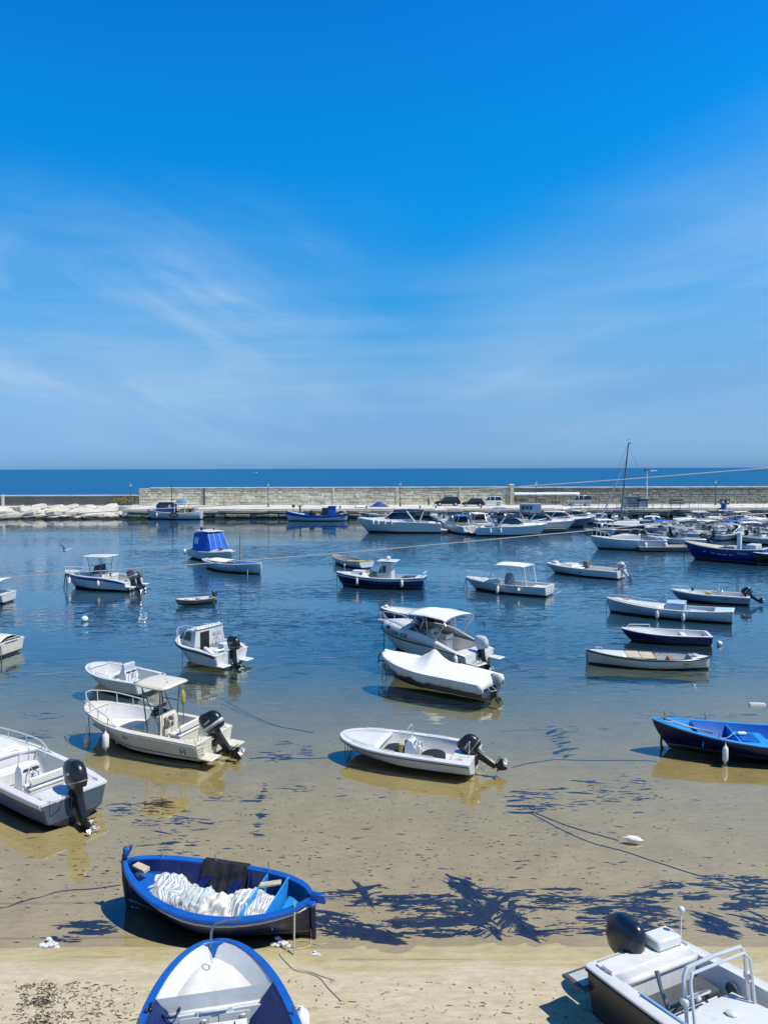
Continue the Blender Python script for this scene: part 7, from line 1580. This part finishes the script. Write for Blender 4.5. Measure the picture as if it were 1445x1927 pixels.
def awning():
    Y = 143.5; x0, x1 = xat(962, Y), xat(1090, Y); r = empty('awning', ((x0+x1)/2, Y, ZP), label='long white awning standing before the grey wall', cat='awning'); L = x1-x0; z = WY(1000, 931, Y).z-ZP
    mb = MB(); mb.loft([[(-L/2+.3*abs(t), t, z), (L/2-.6*abs(t), t, z), (L/2-1.0*abs(t), t, z+.45*(1-t*t*.5)), (-L/2+.6*abs(t), t, z+.45*(1-t*t*.5))] for t in (-1, -.5, 0, .5, 1)]); mb.build('canopy', cwhite, r)
    for k in range(4): mb = MB(); mb.tube([(-L/2+1+(L-2)*k/3, 0, 0), (-L/2+1+(L-2)*k/3, 0, z)], .07, 5); mb.build('post', dgrey, r)
awning()
def railing():
    Y = 131.4; x0, x1 = xat(1058, Y), xat(1296, Y); r = empty('railing', (x0, Y, ZP), label='dark steel railing along the quay above the marina', cat='railing'); L = x1-x0
    for z in (.55, 1.05): mb = MB(); mb.tube([(0, 0, z), (L, 0, z)], .04, 5); mb.build('rail', dgrey, r)
    n = 14
    for k in range(n+1): mb = MB(); mb.tube([(L*k/n, 0, -.6), (L*k/n, 0, 1.05)], .05, 5); mb.build('post', dgrey, r)
railing()
for px, lb in ((1358, 'dark wheeled bin, left of two beside the lamp post'), (1367, 'dark wheeled bin, right of two beside the lamp post')):
    Y = 141; r = empty('wheeled_bin', (xat(px, Y), Y, ZP), label=lb, cat='bin', group='two wheeled bins'); mb = MB(); mb.loft([[(-.3, -.3, .1), (.3, -.3, .1), (.3, .3, .1), (-.3, .3, .1)], [(-.38, -.38, 1.0), (.38, -.38, 1.0), (.38, .38, 1.0), (-.38, .38, 1.0)]]); mb.build('bin_body', dgrey, r, smooth=0); mb = MB(); mb.box((0, 0, 1.05), (.82, .85, .09), .03); mb.build('lid', black, r); mb = MB(); mb.lathe([(.16, 0), (.16, .02)], 10, M=Matrix.Translation((0, -.37, .62)) @ Matrix.Rotation(pi/2, 4, 'X')); mb.build('sticker', white, r)
mb = MB(); mb.box((0, 0, .5), (2.8, .9, .5), .1); mb.box((0, .3, .95), (2.6, .15, .5), .04); o = mb.build('bench', dgrey); o.location = (xat(1272, 140), 140, ZP); tag(o, 'dark long bench on the quay above the railing end', 'bench')
mb = MB(); mb.lathe([(.42, 0), (.46, .3), (.46, .9), (.40, 1.1)], 12); o = mb.build('barrel', blue); o.location = (xat(1361, 131.3), 131.3, 1.3); tag(o, 'bright blue barrel on the quay edge at right', 'barrel')
mb = MB(); rows = [[(x*.28, y*.25, .95*exp(-((x-1)/4.2)**2-(y/3.0)**2)+.05*noise.noise(Vector((x*.7, y*.8, 4)))) for y in range(-5, 6)] for x in range(-6, 8)]; mb.grid(rows); o = mb.build('tarpaulin_heap', mat('royal_blue_tarp', (.01, .04, .22), .6, var=.3, bump=.5, bsc=6)); o.location = (xat(711, 138.5), 138.5, ZP); tag(o, 'heap under a dark blue tarpaulin on the quay by the cream wall', 'tarpaulin')
for k, px in enumerate((640, 690, 790, 820, 905)):
    if k == 0:
        bo = empty('bollard', (xat(px, 132), 132, ZP-.1), cat='bollard', group='bollards on the quay edge'); mb = MB(); mb.lathe([(.16, 0), (.12, .1), (.11, .4), (.20, .48), (.16, .58)], 10); mb.build('post', dgrey, bo); src = bo
    else: bo = copy_tree(src); bo.location = (xat(px, 132), 132, ZP-.1)
    bo['label'] = ['dark bollard on the quay edge above the long blue fishing boat stern', 'dark bollard on the quay edge left of the blue tarpaulin heap', 'dark bollard on the quay edge left of the standing person', 'dark bollard on the quay edge before the black SUV', 'dark bollard on the quay edge before the white SUV'][k]
# steps cut in the quay
r = empty('quay_steps', (xat(1285, 131), 130.4, .1), label='short flight of dark steps in the quay face', cat='steps')
for k in range(5): mb = MB(); mb.box((-.25*k, 0, .28*k+.1), (1.4, .5, .08), .01); mb.build('step', dgrey, r)
# ------------------------------------------------------------ gulls, buoys, ropes
def gull(p, rz, span, up, label, fly=True, roll=0):
    r = empty('gull', p, rz, roll, label=label, cat='gull'); k = span/1.2; mb = MB()
    mb.loft([[(x*k, a*cos(t)*k, (a*sin(t)+dz)*k) for t in [2*pi*i/8 for i in range(8)]] for x, a, dz in ((.26, .008, .02), (.20, .04, .03), (.08, .07, 0), (-.10, .06, 0), (-.24, .02, .01), (-.30, .035, .01))]); mb.build('body', white, r)
    for sd in (1, -1):
        mb = MB(); rows = [[((xa)*k, sd*y*k, z*k), ((xb)*k, sd*y*k, (z-.01)*k)] for y, z, xa, xb in ((.03, .03, .10, -.08), (.22, .03+up*.5, .14, -.05), (.42, .03+up*.75, .06, -.08), (.60, .03+up, -.08, -.12))]; mb.grid(rows); mb.build('wing', mat('gull_grey', (.50, .52, .55), .6), r, thick=.012)
    return r
gull(WY(122, 1037, 45), R(-30), 1.15, .42, 'gull flying low over the water at left', roll=R(-25)); gull(WY(481, 890, 95), R(10), 1.1, .15, 'gull flying before the open sea'); gull(WY(1181, 828, 102), R(170), .9, .12, 'gull hovering over the mast top')
p = WY(198, 929, YW+.3); gull((p.x, p.y, 3.75), R(90), .8, -.05, 'gull perched on the low grey wall')
def lbl(o, l, c, g=None): return tag(o, l, c, g)
mb = MB(); mb.sphere((0, 0, .12), .20, 12); o = mb.build('mooring_buoy', fendm); o.location = W(160, 1169, 0); lbl(o, 'round pale mooring buoy floating alone at left', 'buoy')
p = W(1190, 1578, .05); o = make_fender(.075, .36, .02); o.location = (p.x-.18, p.y, .07); o.rotation_euler = (0, R(-86), R(-12)); lbl(o, 'white float lying in the shallows on a long mooring line', 'float')
mb = MB(); mb.loft([[(-.28, -.08, 0), (-.28, .08, 0), (-.30, .06, .09), (-.30, -.06, .09)], [(.26, -.09, 0), (.26, .09, 0), (.28, .07, .07), (.28, -.07, .07)]]); o = mb.build('drifting_box', white); p = W(1424, 1327, 0); o.location = p; lbl(o, 'small white box drifting in the water at the right', 'box')
def groundrope(pts, r, name, label, mt=ropem, lift=.012):
    P = [W(*q, 0) for q in pts]; out = []
    for i in range(len(P)-1):
        p0, p1, p2, p3 = P[max(i-1, 0)], P[i], P[i+1], P[min(i+2, len(P)-1)]
        for j in range(6):
            t_ = j/6; q = .5*((2*p1)+(p2-p0)*t_+(2*p0-5*p1+4*p2-p3)*t_*t_+(3*p1-p0-3*p2+p3)*t_**3); out.append((q.x, q.y, max(bed(q.x, q.y)+lift, -.30)))
    mb = MB(); mb.tube(out, r, 5); o = mb.build(name, mt); tag(o, label, 'rope'); return o
groundrope([(585, 1762), (583, 1780), (560, 1786), (546, 1776), (570, 1770), (600, 1778), (618, 1774)], .010, 'rope', 'thin rope curled on the sand at the stern of the blue rowing boat', ropem)
groundrope([(570, 1786), (548, 1790), (527, 1795), (540, 1815), (556, 1830), (580, 1836), (602, 1846), (618, 1866), (632, 1882), (644, 1895)], .011, 'rope', 'rope trailing across the dry sand towards the bottom', ropem)
groundrope([(562, 1830), (585, 1834), (605, 1842), (634, 1852)], .010, 'rope', 'frayed side strand of the rope on the dry sand', ropem)
groundrope([(1000, 1520), (1060, 1545), (1110, 1562), (1170, 1578)], .012, 'mooring_rope', 'dark mooring line running over the sea bed to the white float', ropeb)
groundrope([(1000, 1524), (1090, 1572), (1180, 1600), (1300, 1640), (1360, 1656), (1440, 1692)], .010, 'mooring_rope', 'thin dark line crossing the shallows right of the middle', ropeb)
groundrope([(0, 1706), (60, 1688), (120, 1672), (180, 1668), (233, 1661)], .010, 'mooring_rope', 'thin line from the left edge to the bow of the blue rowing boat', ropeb)
groundrope([(470, 1419), (520, 1417), (580, 1420), (640, 1419)], .012, 'mooring_rope', 'dark line under water between the hard top boat and the grounded boat', ropeb)
groundrope([(963, 1438), (1030, 1422), (1110, 1423), (1200, 1424), (1240, 1426)], .012, 'mooring_rope', 'dark line under water from the grounded boat to the right edge boat', ropeb)
groundrope([(420, 1302), (460, 1325), (520, 1350), (600, 1366)], .014, 'mooring_rope', 'dark line under water between the cabin boat and the middle', ropeb)
mb = MB()
for k in range(14): mb.sphere((random.gauss(0, .07), random.gauss(0, .05), random.uniform(0, .05)), random.uniform(.03, .06), 6, sc=(1.3, 1, .6))
for (px, py, lb) in ((525, 1775, 'crumpled white litter at the stern of the blue rowing boat'), (92, 1777, 'pale crumpled litter on the weed at the lower left'), (593, 1796, 'small white shell-like scrap on the sand'), (644, 1896, 'bundle of rope ends on the dry sand')):
    me_ = mb.build('litter', white if px != 644 else ropem); p = W(px, py, 0); me_.location = (p.x, p.y, bed(p.x, p.y)); sc_ = 1.0 if px in (92, 525) else .45; me_.scale = (sc_,)*3; tag(me_, lb, 'litter')
def cable(pts, Y, r, label):
    P = [WY(px, py, Y) for px, py in pts]; a = P[0]+(P[0]-P[1])*6; z = P[-1]+(P[-1]-P[-2])*3
    out = [a]+P+[z]; sm = []
    for i in range(len(out)-1):
        p0, p1, p2, p3 = out[max(i-1, 0)], out[i], out[i+1], out[min(i+2, len(out)-1)]
        for j in range(5):
            t_ = j/5; q = .5*((2*p1)+(p2-p0)*t_+(2*p0-5*p1+4*p2-p3)*t_*t_+(3*p1-p0-3*p2+p3)*t_**3); sm.append(q)
    mb = MB(); mb.tube(sm, r, 6); o = mb.build('overhead_cable', mat('pale_grey_cable', (.36, .36, .34), .6)); tag(o, label, 'cable', 'cables strung across the view'); return o
cable([(0, 975), (260, 959.5), (500, 947), (760, 932), (945, 918), (1187, 901), (1445, 880.5)], 13, .009, 'upper pale cable rising from left to the horizon at right')
cable([(0, 1087), (251, 1070), (500, 1052), (740, 1032), (980, 1010), (1111, 998), (1350, 974), (1445, 966)], 12, .0085, 'lower pale cable crossing above the moored boats')
